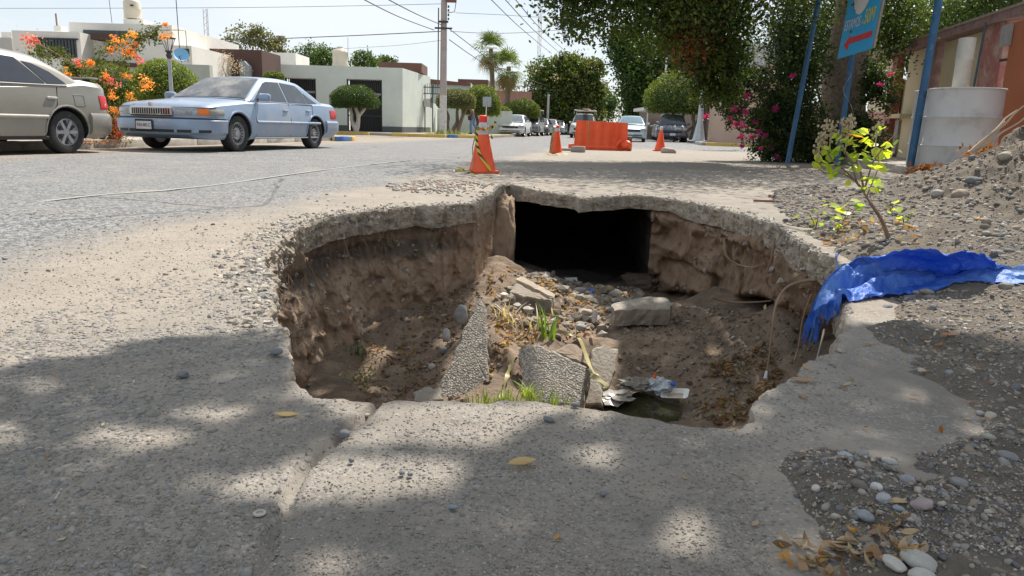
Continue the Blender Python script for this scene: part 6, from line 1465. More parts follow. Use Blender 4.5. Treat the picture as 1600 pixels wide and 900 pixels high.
fbox('handrail', 779, 134, 831, 135, 74.9, .05, M_IRON, e, b)
e, b = bldg('boundary_wall', 720, 50.5, 'long pale green boundary wall behind the walking person', 'wall'); fbox('wall', 683, 172, 800, 206, 50.5, .2, wallmat((.55, .60, .54)), e, b, 0)
e, b = bldg('iron_pergola', 675, 47, 'rusty ornamental iron frame beside the mint green building', 'gate')
for px in (664, 676, 688): MB().tube([PD(px, 206, 47) - b, PD(px, 133, 47) - b], .035, 6).build('post', M_IRON, e)
for py in (136, 146): MB().tube([PD(660, py, 47) - b, PD(690, py + 1, 47) - b], .03, 6).build('rail', M_IRON, e)
for k in range(9): MB().tube([PD(661 + k * 3.3, 146, 47) - b, PD(661 + k * 3.3, 128 + abs(k - 4) * 1.2, 47) - b], .014, 5).build('picket', M_IRON, e)
# --- right far side: awning shop, terracotta house
e, b = bldg('shop', 1040, 58, 'open-fronted shop with pale awning behind the parked dark car', 'shop'); fbox('wall', 1010, 172, 1140, 218, 62, 4, mat('shop_wall', (.2, .16, .13), .8), e, b, 0); fbox('awning', 1006, 168, 1052, 173, 56, 5, M_WHITE, e, b)
for px in (1011, 1033, 1050): fbox('post', px - .8, 173, px + .8, 215, 56.2, .12, M_WHITE, e, b, 0)
e, b = bldg('terracotta_house', 1150, 46, 'terracotta and grey striped house front behind the pale lamp post', 'house'); fbox('wall', 1118, 166, 1330, 222, 46, 4, wallmat((.42, .30, .25)), e, b, 0)
for px, m in ((1120, M_DARKW), (1138, wallmat((.30, .29, .28))), (1160, wallmat((.45, .20, .13))), (1185, wallmat((.30, .29, .28))), (1205, wallmat((.45, .20, .13)))): fbox('panel', px, 174, px + 14, 220, 45.9, .12, m, e, b, .13)
fbox('roof_edge', 1112, 162, 1330, 166, 45.5, 1.5, M_WHITE, e, b)
e, b = bldg('gabled_building', 1180, 40, 'pale grey sloping roof with orange tiled edge glimpsed through the leaves', 'building')
q = [PD(1128, 112, 40) - b, PD(1165, 68, 40) - b, PD(1250, 66, 40) - b, PD(1250, 100, 40) - b]; MB().prism(q, (0, .3, 0)).build('roof', mat('pale_roof_sheet', (.38, .39, .40), .6, var=.08), e)
q = [PD(1130, 116, 39.8) - b, PD(1250, 96, 39.8) - b, PD(1250, 103, 39.8) - b, PD(1128, 122, 39.8) - b]; MB().prism(q, (0, .4, 0)).build('tile_edge', wallmat((.55, .25, .12)), e)
fbox('wall', 1132, 122, 1250, 205, 41, 3, wallmat((.5, .36, .28)), e, b, 0)
# distant low blocks at the end of the street
for i, (px0, px1, py, d, c, lab) in enumerate([(972, 1010, 188, 300, (.35, .36, .42), 'hazy bluish building at the far end of the street'), (1000, 1050, 194, 220, (.5, .48, .45), 'pale low building far down the street on the right'), (940, 975, 192, 200, (.45, .42, .40), 'low building far down the street on the left')]):
    e, b = bldg('distant_building', (px0 + px1) / 2, d, lab, 'building'); fbox('wall', px0, py, px1, 207, d, 8, wallmat(c), e, b, 0)
    for k in range(4): fbox('window', px0 + 4 + k * (px1 - px0 - 8) / 4, py + 3, px0 + 7 + k * (px1 - px0 - 8) / 4, py + 6, d - .05, .1, M_GLASS, e, b)

# --- the right-hand wall of cream panels (runs along the street)
WT = 7.0
def along(s0, s1, z0, z1, t=WT, th=.15, name='wall', m=None, parent=None, off=None, bev=0.0):
    a, c = ST(s0, t), ST(s1, t); mid = (a + c) / 2
    return MB().box((mid.x, mid.y, (z0 + z1) / 2), ((c - a).length, th, z1 - z0), rz=math.atan2(c.y - a.y, c.x - a.x), bev=bev).build(name, m, parent, off=off)
def s_at(px):  # where the sight line through column px meets the wall plane
    d = ray(px, 150); t = WT / (d.x * math.cos(STA) - d.y * math.sin(STA)); q = d * t; return q.x * math.sin(STA) + q.y * math.cos(STA)
b = ST(15, WT); e = empty('panel_wall', b, 'long cream panelled wall with maroon posts and sloping beam on the right', 'wall')
M_MAR = mat('maroon_paint', (.22, .045, .04), .8, c2=(.30, .08, .07), scale=4, dirt=((.33, .23, .2), 5, .0)); M_ROSE = mat('peeling_rose_paint', (.36, .12, .11), .85, c2=(.42, .18, .16), scale=3, dirt=((.55, .45, .36), 2.4, .02)); M_OLDW = mat('old_maroon_wood', (.20, .10, .09), .85, c2=(.34, .24, .22), scale=6, bump=.006)
sA, sB, sC, sD, sE, sF = s_at(1375), s_at(1404), s_at(1455), s_at(1464), s_at(1545), s_at(1562)
print('panel wall s', [round(v, 1) for v in (sA, sB, sC, sD, sE, sF)])
H1, H0 = 3.0, .12
# upper cream panels, each its own
cuts = [s_at(x) for x in (1362, 1403, 1418, 1456, 1470, 1502, 1540)]
for a_, c_, z0_, z1_ in [(cuts[0], cuts[1], 1.35, 2.86), (cuts[2], cuts[3] , .12, 2.86), (cuts[4], cuts[5], .12, 2.86), (cuts[5] - .02, cuts[6], .12, 2.86)]: along(a_, c_ + .01, z0_, z1_, name='panel', m=M_CREAM, parent=e, off=b)
along(cuts[0], cuts[1], .12, 1.35, WT - .02, .16, 'lower_wall', M_ROSE, e, b)
along(s_at(1410), s_at(1417), 2.2, 2.7, WT + .1, .1, 'vent_opening', wallmat((.6, .18, .05)), e, b); along(s_at(1403), s_at(1418), .12, 2.2, WT + .12, .1, 'panel', M_CREAM, e, b)
along(s_at(1400), s_at(1407), .12, 2.9, WT - .1, .2, 'post', M_MAR, e, b); along(s_at(1456), s_at(1466), 1.0, 2.9, WT - .08, .16, 'post', M_OLDW, e, b); along(s_at(1541), s_at(1574), .12, 2.95, WT - .12, .2, 'post', M_ROSE, e, b)
along(s_at(1360), s_at(1640), 2.88, 3.05, WT - .16, .34, 'beam', M_OLDW, e, b); along(s_at(1360), s_at(1640), 3.05, 3.10, WT - .1, .5, 'roof_sheet', mat('dusty_roof_sheet', (.3, .24, .2), .9), e, b)
along(s_at(1412), s_at(1434), 1.15, 1.25, WT - .2, .35, 'ledge', M_CREAM, e, b); along(s_at(1404), s_at(1418), .13, .2, WT - .2, .4, 'doorstep', M_MAR, e, b)
along(s_at(1413), s_at(1419), .2, 1.1, WT - .1, .08, 'door_leaf', mat('grey_weathered_door', (.25, .23, .21), .9, dirt=((.5, .45, .38), 8, 0)), e, b)
b = ST(8, WT); e = empty('orange_wall', b, 'terracotta orange plastered wall at the right edge of the picture', 'wall'); along(s_at(1564) * (WT - .4) / WT, s_at(1640) - 6, .0, 2.75, WT - .25, .3, 'wall', wallmat((.40, .13, .06)), e, b)
along(s_at(1592), s_at(1604), 2.35, 2.72, WT - .45, .08, 'meter_panel', mat('grey_panel', (.3, .3, .3), .6), e, b); q = ST(s_at(1594), WT - .45); MB().box((q.x - b.x, q.y - b.y, 1.35), (.16, .12, .2), bev=.03).build('switch_box', M_IRON, e); MB().tube([Vector((q.x - b.x, q.y - b.y, 2.1)), Vector((q.x - b.x + .15, q.y - b.y, 2.12))], .03, 6).build('pipe_stub', M_IRON, e)
q = ST(s_at(1561), WT - .5); o = MB().tube([Vector((q.x, q.y, 1.3)), Vector((q.x + .05, q.y, 2.9))], .022, 8).build('drain_pipe', mat('dark_blue_pipe', (.06, .09, .13), .6), smooth=True); tag(o, 'thin dark downpipe where the cream wall meets the orange wall', 'pipe')
# white drums and pipe
M_DRUM = mat('whitewashed_metal', (.50, .50, .51), .7, c2=(.58, .58, .58), scale=3, dirt=((.33, .31, .29), 2.2, -.03), bump=.004, bscale=9)
def drum(px, d, r, z0, z1, label, grp=None):
    q = PD(px, 200, d); e = empty('drum', Vector((q.x, q.y, z0)), label, 'tank', grp); H = z1 - z0; pr = [(r * .98, 0), (r, .03)]
    for k in (1, 2): z = H * k / 3; pr += [(r, z - .03), (r + .022, z), (r, z + .03)]
    pr += [(r, H - .04), (r + .02, H - .015), (r + .01, H), (r - .04, H), (r - .05, H - .05)]
    MB().lathe(pr, n=48).build('shell', M_DRUM, e, smooth=True); return e
drum(1502, 12.6, .55, .05, 1.44, 'large whitewashed ribbed metal drum standing before the cream wall'); drum(1468, 13.6, .46, .05, 1.46, 'narrower white drum half hidden at the left of the large drum')
q = PD(1503, 120, 13.4); o = MB().lathe([(.135, .3), (.135, 1.95), (.142, 1.96), (.142, 2.0), (.135, 2.01), (.135, 2.34), (.12, 2.34)], n=28).build('white_pipe', mat('offwhite_pipe', (.55, .53, .46), .5, var=.06), smooth=True); o.location = (q.x, 13.4, 0); tag(o, 'upright off-white pipe rising behind the large white drum', 'pipe')
# ============================================================ POLES, WIRES, SIGNS, CONES, PEOPLE
M_POLE = mat('concrete_pole', (.34, .29, .27), .9, c2=(.44, .38, .35), scale=3, bump=.003); M_POLEW = mat('whitewashed_pole', (.50, .48, .47), .9, c2=(.62, .6, .58), scale=6, dirt=((.3, .28, .26), 8, 0))
M_CABLE = mat('black_cable', (.05, .05, .055), .6, var=.1)
D = 40; b = PD(692, 208, D); b.z = .1; e = empty('utility_pole', b, 'tall concrete power pole with whitewashed foot and transformer at the street corner', 'power pole')
k = Vector((0, 0, 1)); zw = PD(692, 152, D).z
MB().lathe([(.19, -.1), (.185, zw)], n=14).build('painted_base', M_POLEW, e, smooth=True); MB().lathe([(.181, zw), (.14, 10.5)], n=14).build('shaft', M_POLE, e, smooth=True)
MB().box((.38, -.1, PD(705, -2, D).z + .1), (.52, .5, .75), bev=.05).build('transformer', mat('rusty_brown_box', (.22, .09, .07), .7), e)
MB().tube([(.62, -.1, PD(705, -2, D).z - .3), (.55, -.1, PD(705, 22, D).z), (.2, -.1, PD(705, 24, D).z)], .02, 6).build('bushing_wire', M_CABLE, e)
for j, py in enumerate((14, 20, 27, 33)): MB().lathe([(.03, -.06), (.055, -.03), (.03, 0), (.055, .03), (.03, .06)], c=(.24, -.1, PD(700, py, D).z), n=10).build('insulator', M_IRON, e, smooth=True)
MB().tube([(-.27, -.1, PD(690, 16, D).z), (-.27, -.1, PD(690, 140, D).z)], .035, 6).build('conduit', mat('rust_conduit', (.18, .1, .09), .8), e)
MB().box((0, -.2, PD(692, 48, D).z), (.9, .08, .08)).build('crossarm', M_IRON, e); MB().box((0, -.22, PD(692, 38, D).z), (.5, .05, .1)).build('bracket', M_IRON, e)
grass('grass_tuft', [Vector((b.x + x * .3, b.y - .3 + rnd.uniform(-.2, .2), .12)) for x in range(-2, 5)], 160, .35, (.20, .24, .06), 'tuft of grass round the foot of the power pole', 'grass', 9, .15, lean=.9)
def wire(pts, r, label, sag=0):
    P3 = [PD(*p) for p in pts]; o = MB().tube(smooth_pts(P3, 8), r, 5).build('overhead_wire', M_CABLE); tag(o, label, 'wire', 'overhead wires')
wire([(-300,66,46),(0,63,46),(350,62,44),(520,57,42),(690,49,40)], .022, 'thick overhead wire running level from the left edge to the pole')
wire([(-300,12,46),(0,13,46),(350,12,44),(560,9,42),(690,6,40)], .012, 'thin overhead wire near the top from the left edge to the pole')
wire([(430,84,60),(540,76,55),(620,71,48),(690,63,40)], .010, 'faint wire rising from the low roofs to the pole')
wire([(520,-28,22),(570,0,26),(625,27,32),(678,47,39)], .020, 'lower diagonal cable coming from the top edge to the pole')
wire([(560,-28,22),(608,0,26),(655,24,32),(690,39,40)], .020, 'upper diagonal cable coming from the top edge to the pole')
wire([(703,46,40),(750,82,50),(790,112,62),(865,137,85)], .022, 'thick cable sloping from the pole down past the palms')
wire([(702,62,40),(745,92,50),(800,125,66),(862,143,85)], .022, 'lower cable sloping from the pole down past the palms')
wire([(712,20,40),(780,23,44),(860,27,50),(960,24,60)], .013, 'thin wire running right from the pole insulators')
wire([(704,49,40),(780,52,44),(870,47,50),(975,33,60)], .015, 'thin wire running right from the crossarm')
wire([(745,-20,30),(768,0,34),(815,45,48),(862,84,80)], .020, 'left one of three diagonal wires over the street')
wire([(770,-20,30),(790,0,34),(835,48,48),(876,84,80)], .020, 'middle one of three diagonal wires over the street')
wire([(785,-20,30),(806,0,34),(845,45,48),(888,84,80)], .020, 'right one of three diagonal wires over the street')
wire([(940,138,150),(970,140,150),(1010,139,150)], .05, 'distant wire across the end of the street, upper one'); wire([(940,168,200),(1000,150,170),(1040,138,150)], .05, 'distant slanting wire at the end of the street'); wire([(930,162,220),(970,166,220),(1020,164,220)], .05, 'distant wire across the end of the street, lower one')
def lattice(px, py0, py1, d, w_, label, seg=14):
    b = PD(px, 200, d); b.z = 0; e = empty('radio_mast', b, label, 'mast'); z0 = 3; z1 = PD(px, py0, d).z
    for sx, sy in ((-1, 0), (1, 0), (0, 1)): MB().tube([(sx * w_, sy * w_, z0), (sx * w_, sy * w_, z1)], w_ * .16, 4).build('mast_leg', mat('pale_mast', (.55, .52, .52), .6), e)
    mb = MB()
    for k in range(seg * 2):
        z = z0 + (z1 - z0) * k / (seg * 2); z2 = z0 + (z1 - z0) * (k + 1) / (seg * 2); mb.tube([(-w_ if k % 2 else w_, 0, z), (w_ if k % 2 else -w_, 0, z2)], w_ * .09, 4)
    o = mb.build('lattice_bracing', mat('pale_mast_brace', (.55, .52, .52), .6), e); o['kind'] = 'stuff'
lattice(838, -60, 95, 140, .28, 'slender radio mast rising behind the big street tree', 30); lattice(331, 14, 62, 200, .55, 'distant antenna mast above the brown building', 16)
# far utility poles
for i, (px, py, d) in enumerate([(979, 156, 190), (972, 160, 210), (986, 162, 240), (965, 170, 260)]):
    b = PD(px, 205, d); b.z = 0; e = empty('far_pole', b, ['tallest distant power pole at the end of the street', 'second distant power pole left of the tallest', 'distant power pole right of the tallest', 'shortest distant power pole at the left'][i], 'power pole', 'distant power poles'); zt = PD(px, py, d).z
    MB().lathe([(.16, 0), (.12, zt)], n=7).build('shaft', M_POLE, e); MB().box((0, 0, zt - .5), (2.2, .12, .12)).build('crossarm', M_IRON, e)
# grey poles among the trees
for px, py0, py1, d, r, lab in ((855, 147, 205, 80, .13, 'pale bare pole standing before the big street tree'), (922, 168, 203, 110, .13, 'pale thin pole right of the big street tree'), (1033, 90, 215, 60, .10, 'slim pole beside the shop awning')):
    b = PD(px, py1, d); b.z = 0; zt = PD(px, py0, d).z; o = MB().lathe([(r * 1.1, 0), (r, zt * .5), (r * .8, zt)], n=10).build('street_pole', mat('pale_pole', (.5, .5, .5), .7), smooth=True); o.location = b; tag(o, lab, 'pole')
# pale blue-grey lamp column on the right corner
b = PD(1091, 218, 44); b.z = .13; e = empty('lamp_column', b, 'pale grey leaning lamp column with wide foot at the right street corner', 'lamp post'); tp = PD(1105, 60, 44) - b
M_LC = mat('bluegrey_paint', (.42, .47, .50), .6, c2=(.5, .54, .57), scale=5); f_ = PD(1094, 190, 44) - b
MB().tube([Vector((0, 0, -.05)), Vector((.02, 0, .12)), f_, tp * .5, tp], [.42, .36, .17, .12, .09], 8).build('column', M_LC, e, smooth=True); MB().box((0, 0, .02), (1.0, 1.0, .06), bev=.01).build('base_plate', M_LC, e)
# antique lamp
D = 22; b = PD(270, 185, D); b.z = .13; e = empty('street_lamp', b, 'slim grey antique street lamp with wire lantern crown beside the hedge ball', 'street lamp'); tp = PD(264, 83, D) - b
MB().tube([Vector((0, 0, -.1)), tp * .3, tp], [.09, .06, .05], 10).build('column', mat('grey_lamp_paint', (.33, .36, .38), .6), e, smooth=True)
MB().lathe([(.05, -.16), (.09, -.06), (.06, 0), (.11, .06), (.03, .08)], c=tuple(tp), n=12).build('lamp_neck', M_IRON, e, smooth=True)
for k in range(5):
    g = 2 * math.pi * k / 5; MB().tube([tp + Vector((.06 * math.cos(g), .06 * math.sin(g), .05)), tp + Vector((.20 * math.cos(g), .20 * math.sin(g), .40))], .010, 5).build('lantern_rib', M_IRON, e)
MB().lathe([(.19, .40), (.21, .40), (.21, .42), (.19, .42)], c=tuple(tp), n=16).build('lantern_ring', M_IRON, e); 
# grey square sign seen from the back
b = PD(758, 208, 43); b.z = .13; e = empty('road_sign', b, 'square grey road sign seen from behind on a white post', 'sign'); s0 = PD(761, 159, 43) - b
MB().tube([Vector((0, 0, -.1)), s0 + Vector((-.02, .03, .2))], .035, 8).build('post', mat('white_post', (.55, .55, .55), .5), e, smooth=True); MB().box(tuple(s0), (.50, .02, .55), bev=.02).build('sign_plate', mat('grey_sign_back', (.33, .36, .39), .45, metal=.3), e, smooth=True)
# blue poles and banner on the right kerb
M_BPOLE = mat('blue_paint', (.02, .09, .20), .6, c2=(.035, .13, .26), scale=5, dirt=((.25, .22, .2), 12, -.06))
def bpole(px0, py0, px1, py1, d0, r, label):
    b = PD(px1, py1, d0); tp = PD(px0, py0, d0) - b; e = empty('blue_pole', b, label, 'pole', 'leaning blue poles along the right kerb')
    MB().tube([tp * (-(b.z - .05) / tp.z), tp * 1.25], r, 12).build('shaft', M_BPOLE, e, smooth=True); return e
bpole(1279, 0, 1243, 190, 15.5, .050, 'thin blue pole leaning against the dark bougainvillea'); bpole(1338, 40, 1312, 225, 14.5, .050, 'blue pole carrying the blue banner'); bpole(1467, 0, 1420, 272, 13.0, .062, 'thick blue pole standing left of the white drums')
e = empty('banner', PD(1340, 45, 14.3), 'blue advertising banner with a red arrow pointing left and a white oval', 'banner'); bo = e.location.copy()
TL, TR, BR, BL = PD(1332, -40, 14.2), PD(1388, -52, 13.2), PD(1362, 75, 13.2), PD(1308, 92, 14.2)
# TL is derived so the board is a plane parallelogram
nrm = (TR - BR).cross(BL - BR).normalized(); TL = BL + (TR - BR)
if nrm.y > 0: nrm = -nrm
MB().prism([TL - bo, TR - bo, BR - bo, BL - bo], nrm * -.03).build('board', mat('banner_blue', (.04, .40, .78), .45, var=.06), e)
ux = (BR - BL); uy = (TL - BL); W_, H_ = ux.length, uy.length
MB().prism([TR - bo, TR - bo + ux.normalized() * .04, BR - bo + ux.normalized() * .04, BR - bo], nrm * -.04).build('edge_frame', mat('grey_frame', (.25, .23, .21), .7), e)
def bp(u, v, o=.004): return BL + ux * u + uy * v + nrm * o - bo
M_WHT = mat('white_print', (.72, .70, .70), .6, var=.04); M_RED = mat('red_print', (.62, .05, .06), .6, var=.06); M_YLP = mat('yellow_print', (.75, .62, .03), .6, var=.05)
vA = .27
MB().prism([bp(.13, .16), bp(.29, .28), bp(.29, .235), bp(.93, .235), bp(.93, .155), bp(.29, .155), bp(.29, .07)], nrm * .002).build('red_arrow', M_RED, e)
MB().prism([bp(.44 + .26 * math.cos(a), .90 + .38 * math.sin(a)) for a in [2 * math.pi * i / 32 for i in range(32)]], nrm * .002).build('white_oval', M_WHT, e)
def text(s, u, v, h, m, name, wscale=.8, o=.008):
    cu = bpy.data.curves.new('t', 'FONT'); cu.body = s; cu.size = h; cu.extrude = .001; ob = bpy.data.objects.new('t', cu); COL.objects.link(ob)
    dg = bpy.context.evaluated_depsgraph_get(); me = bpy.data.meshes.new_from_object(ob.evaluated_get(dg)); bpy.data.objects.remove(ob)
    X = ux.normalized(); Y = uy.normalized()
    for q in me.vertices:
        x, y, z = q.co; q.co = bp(u, v, o) + X * x * wscale + Y * y + nrm * z
    me.materials.clear(); me.materials.append(m); me.name = name; return link(bpy.data.objects.new(name, me), e)
text('ESTAMOS', .06, .36, .25, M_WHT, 'white_lettering', .44); text('A', .56, .37, .12, M_YLP, 'yellow_lettering', .7); text('50M', .62, .36, .36, M_YLP, 'yellow_lettering', .46)
text('ERAS', .26, .74, .24, M_RED, 'red_lettering', .55, .012)
ribbon('loose_wire', [PD(1335,110,14.3), PD(1318,140,14.25), PD(1330,165,14.3), PD(1338,200,14.25)], .012, mat('grey_wire', (.3, .3, .28), .6), 'loose grey wire curling round the banner pole', 'wire', 2.)
# dry brush on the heap and dead leaves by the drums
bb = PD(1520, 240, 8.2); e = empty('dry_brush', bb, 'bundle of pale dry branches leaning on the heap at the right edge', 'branches')
for i, (x0, y0, x1, y1) in enumerate([(1518,238,1600,165),(1520,240,1605,180),(1526,244,1610,196),(1530,244,1612,214),(1515,238,1590,172),(1522,236,1570,190),(1532,240,1600,225)]):
    mb = MB(); bough(mb, PD(x0, y0, 8.2) - bb, PD(x1, y1, 8.0 + .1 * i) - bb, .016, .008, 5, .03, 5, seed=i + 200); mb.build('twig', mat('bleached_twig', (.34, .26, .19), .85, c2=(.45, .37, .28)), e, smooth=True)
BRN = np.array([(.28,.12,.05),(.22,.09,.04),(.34,.16,.07)])
litter(np.array([tuple(PD(1452 + rnd.gauss(0, 14), 270 + rnd.gauss(0, 5), 10.6 + rnd.uniform(-.2, .2))) for _ in range(420)]), .10, 150, 'dry_brush', 'heap of russet dry leaves at the foot of the white drum', pal=BRN, tilt=.8, kind='stuff')
litter(np.array([tuple(PD(1540 + rnd.gauss(0, 16), 240 + rnd.gauss(0, 6), 9.0 + rnd.uniform(-.2, .2))) for _ in range(300)]), .08, 151, 'dry_brush', 'russet dry leaves caught under the dry branches', pal=BRN, tilt=.8, kind='stuff')

# ---- cones
M_ORG = mat('orange_plastic', (.80, .085, .018), .45, c2=(.90, .12, .03), scale=4, dirt=((.45, .16, .09), 7, -.07)); M_REFL = mat('reflective_band', (.55, .55, .56), .4, dirt=((.35, .3, .27), 9, 0)); M_REDT = mat('red_tip', (.8, .03, .02), .4, var=.05)
def cone(px, py, H, label, lean=0, square=True):
    b = P(px, py); e = empty('traffic_cone', b, label, 'traffic cone', 'orange traffic cones round the hole'); s = H / .74
    M4 = Matrix.Rotation(lean, 3, 'Y')
    MB().lathe([(.185 * s, .03 * s), (.175 * s, .05 * s), (.125 * s, .26 * s), (.074 * s, .52 * s), (.044 * s, .66 * s), (.042 * s, .665 * s)], n=28, m=M4).build('cone_body', M_ORG, e, smooth=True)
    MB().box((0, 0, .018 * s), (.35 * s, .35 * s, .036 * s), bev=.012 * s, rot=M4 @ Matrix.Rotation(rnd.random(), 3, 'Z')).build('base', M_ORG, e, smooth=True)
    return e, s, M4
e, s, M4 = cone(754, 270, .74, 'nearest tall orange cone wrapped in black and yellow tape left of the hole', -.012)
MB().lathe([(.052 * s, .66 * s), (.054 * s, .67 * s), (.052 * s, .735 * s), (.035 * s, .745 * s)], n=24, m=M4).build('cap', M_REDT, e, smooth=True)
MB().lathe([(.0635 * s, .585 * s), (.050 * s, .655 * s)], n=24, m=M4).build('upper_band', M_REFL, e, smooth=True); MB().lathe([(.079 * s, .50 * s), (.068 * s, .555 * s)], n=24, m=M4).build('reflective_band', M_REFL, e, smooth=True)
# striped tape wound round it
M_STR, t_, b_ = newmat('black_yellow_tape'); co_ = nn(t_, 'ShaderNodeTexCoord'); wv_ = nn(t_, 'ShaderNodeTexWave'); wv_.inputs['Scale'].default_value = 6; wv_.inputs['Distortion'].default_value = .8; wv_.bands_direction = 'DIAGONAL'; t_.links.new(co_.outputs['Object'], wv_.inputs['Vector'])
r_ = nn(t_, 'ShaderNodeValToRGB'); r_.color_ramp.interpolation = 'CONSTANT'; r_.color_ramp.elements[0].color = (.62, .48, .03, 1); r_.color_ramp.elements[1].position = .58; r_.color_ramp.elements[1].color = (.03, .03, .025, 1); t_.links.new(wv_.outputs['Fac'], r_.inputs[0]); t_.links.new(r_.outputs[0], b_.inputs['Base Color']); b_.inputs['Roughness'].default_value = .4
def cpt(g, z, k=1.06): r = (.18 - .205 * (z - .04)) * s * k + .006; return Vector((r * math.cos(g), r * math.sin(g), z * s))
ribbon('tape_wrap', [cpt(rad(a), z) for a, z in ((-170,.60),(-150,.50),(-130,.38),(-110,.28),(-92,.20),(-72,.12),(-58,.04))], .035, M_STR, twist=.25, parent=e, up=Vector((0, -1, .2)))
ribbon('tape_wrap', [cpt(rad(a), z, 1.2) for a, z in ((-175,.60),(-130,.57),(-90,.56),(-50,.59),(-10,.61),(20,.55),(0,.45),(-20,.5))], .028, M_STR, twist=1.0, parent=e, up=Vector((0, -.3, 1)))
bow = cpt(rad(-20), .57, 1.2); ribbon('tape_knot', [bow, bow + Vector((.05, 0, .05)), bow + Vector((.07, 0, .10))], .04, M_STR, twist=1., parent=e, up=Vector((0, -1, .2)))
ribbon('tape_wrap', [cpt(rad(a), z, 1.1) for a, z in ((-185,.56),(-178,.42),(-160,.30),(-130,.14),(-120,.03))], .014, M_TAPEL, twist=.6, parent=e, up=Vector((0, -1, .2)))
ribbon('caution_tape', [P(741,272,.01) , P(733,269,.015), P(728,265,.03), P(722,267,.008), P(710,266,.01)], .05, M_STR, 'crumpled striped tape end on the ground left of the nearest cone', 'caution tape', 1.2)
ribbon('caution_tape', [P(733,271,.01) , P(745,275,.015), P(765,276,.02)], .03, M_TAPEL, 'yellow tape lying under the front of the nearest cone', 'caution tape', .7)
e, s, M4 = cone(868, 240, .69, 'middle orange cone with yellow tape round its foot left of the barrier', .03)
MB().lathe([(.062 * s, .58 * s), (.048 * s, .66 * s)], n=20, m=M4).build('reflective_band', M_REFL, e, smooth=True); MB().lathe([(.045 * s, .66 * s), (.043 * s, .73 * s), (.03 * s, .74 * s)], n=18, m=M4).build('cap', M_REDT, e, smooth=True)
ribbon('tape_wrap', [cpt(rad(a), z) for a, z in ((-175,.62),(-165,.45),(-150,.25),(-140,.12),(-120,.03))], .05, M_TAPEL, twist=.5, parent=e, up=Vector((0, -1, .2)))
ribbon('caution_tape', [P(850,239,.01), P(860,241,.02), P(872,241.5,.01), P(886,240,.015)], .10, M_TAPEL, 'yellow tape spread on the ground round the middle cone', 'caution tape', .5)
e, s, M4 = cone(1031, 236, .74, 'plain orange cone with a white top right of the barrier', 0)
MB().lathe([(.046 * s, .66 * s), (.044 * s, .71 * s), (.05 * s, .72 * s), (.05 * s, .75 * s), (.03 * s, .77 * s)], n=18, m=M4).build('white_top', mat('dirty_white_cap', (.6, .58, .56), .6), e, smooth=True)
# ---- orange water-filled barrier
bb = P(935, 235); e = empty('plastic_barrier', bb, 'big orange plastic road barrier with a torn right end standing behind the hole', 'barrier')
a0, a1 = P(896, 233) , P(979, 235.6); dv = (a1 - a0); Lb = dv.length; dv.normalize(); nv = Vector((-dv.y, dv.x, 0)); rz_ = math.atan2(dv.y, dv.x)
def bprof(x, sc, z0, h, wb, wt):  # cross section: wide foot, leaning sides
    return [(wb, z0), (wb, z0 + .10 * h), (wb * .72, z0 + .16 * h), (wt * 1.15, z0 + .45 * h), (wt, z0 + .96 * h), (wt * .85, z0 + h), (-wt * .85, z0 + h), (-wt, z0 + .96 * h), (-wt * 1.15, z0 + .45 * h), (-wb * .72, z0 + .16 * h), (-wb, z0 + .10 * h), (-wb, z0)]
mb = MB(); rows = []
for i in range(29):
    x = Lb * i / 28; h = .88 - .04 * i / 28; dent = .012 * math.sin(i * 1.3) + (.03 * math.exp(-((i - 24) / 1.5) ** 2))
    ins = .06 * max(0, 1 - i / 1.5)
    rows.append([a0 - bb + dv * (x + (.06 * (zz / .9) if i == 0 else (-.02 * zz if i == 28 else 0))) + nv * (y * (1 - ins) + (dent if y < 0 else 0)) + Vector((0, 0, zz)) for y, zz in bprof(x, 1, .0, h, .24, .12)])
for r in rows: r.append(r[0])
mb.grid(rows); nv_ = len(rows[0]); mb.f.append(tuple(range(nv_ - 1))); mb.f.append(tuple((len(rows) - 1) * nv_ + k for k in range(nv_ - 1))[::-1])
mb.build('barrier_body', M_ORG, e, smooth=True)
MB().box(tuple(a0 - bb + dv * (-.08) + Vector((0, 0, .08))), (.16, .42, .16), rz=rz_, bev=.02).build('foot', M_ORG, e, smooth=True)
for k in range(3):
    q = a0 - bb + dv * (Lb * (.3 + .22 * k)) - nv * .125 + Vector((0, 0, .5)); MB().box(tuple(q), (.02, .02, .55), rz=rz_, bev=.006).build('moulded_rib', M_ORG, e, smooth=True)
mb = MB(); V, F = ICO3; q3 = V * (1 + .35 * fbm(V[:, 0] * 1.5, V[:, 1] * 1.5, V[:, 2] * 1.5, 3, 9)[:, None]) * np.array([.22, .14, .17]) + np.array(a1 - bb + dv * -.12 - nv * .2 + Vector((0, 0, .17))); npmesh('torn_end', q3, F, M_ORG, e, smooth=False)
q = a1 - bb + dv * -.32 - nv * .30 + Vector((0, 0, .16)); MB().tube([q, q + Vector((.05, -.03, .10)), q + Vector((.12, -.05, .16))], .045, 10).build('drain_stub', M_ORG, e, smooth=True)
MB().box(tuple(a1 - bb + dv * .06 + Vector((0, 0, .22))), (.14, .3, .44), rz=rz_ + .1, bev=.03).build('dark_end_plate', mat('dark_brown_plastic', (.14, .09, .07), .8, c2=(.22, .15, .12)), e, smooth=True)  # dark brown plate over the right end
q = a0 - bb + dv * .42 - nv * .15; ribbon('tape_strip', [q + Vector((0, 0, .88)), q - nv * .03 + Vector((0, 0, .6)), q - nv * .05 + Vector((.02, 0, .3))], .03, M_TAPEL, twist=.3, parent=e, up=Vector((0, -1, .2)))
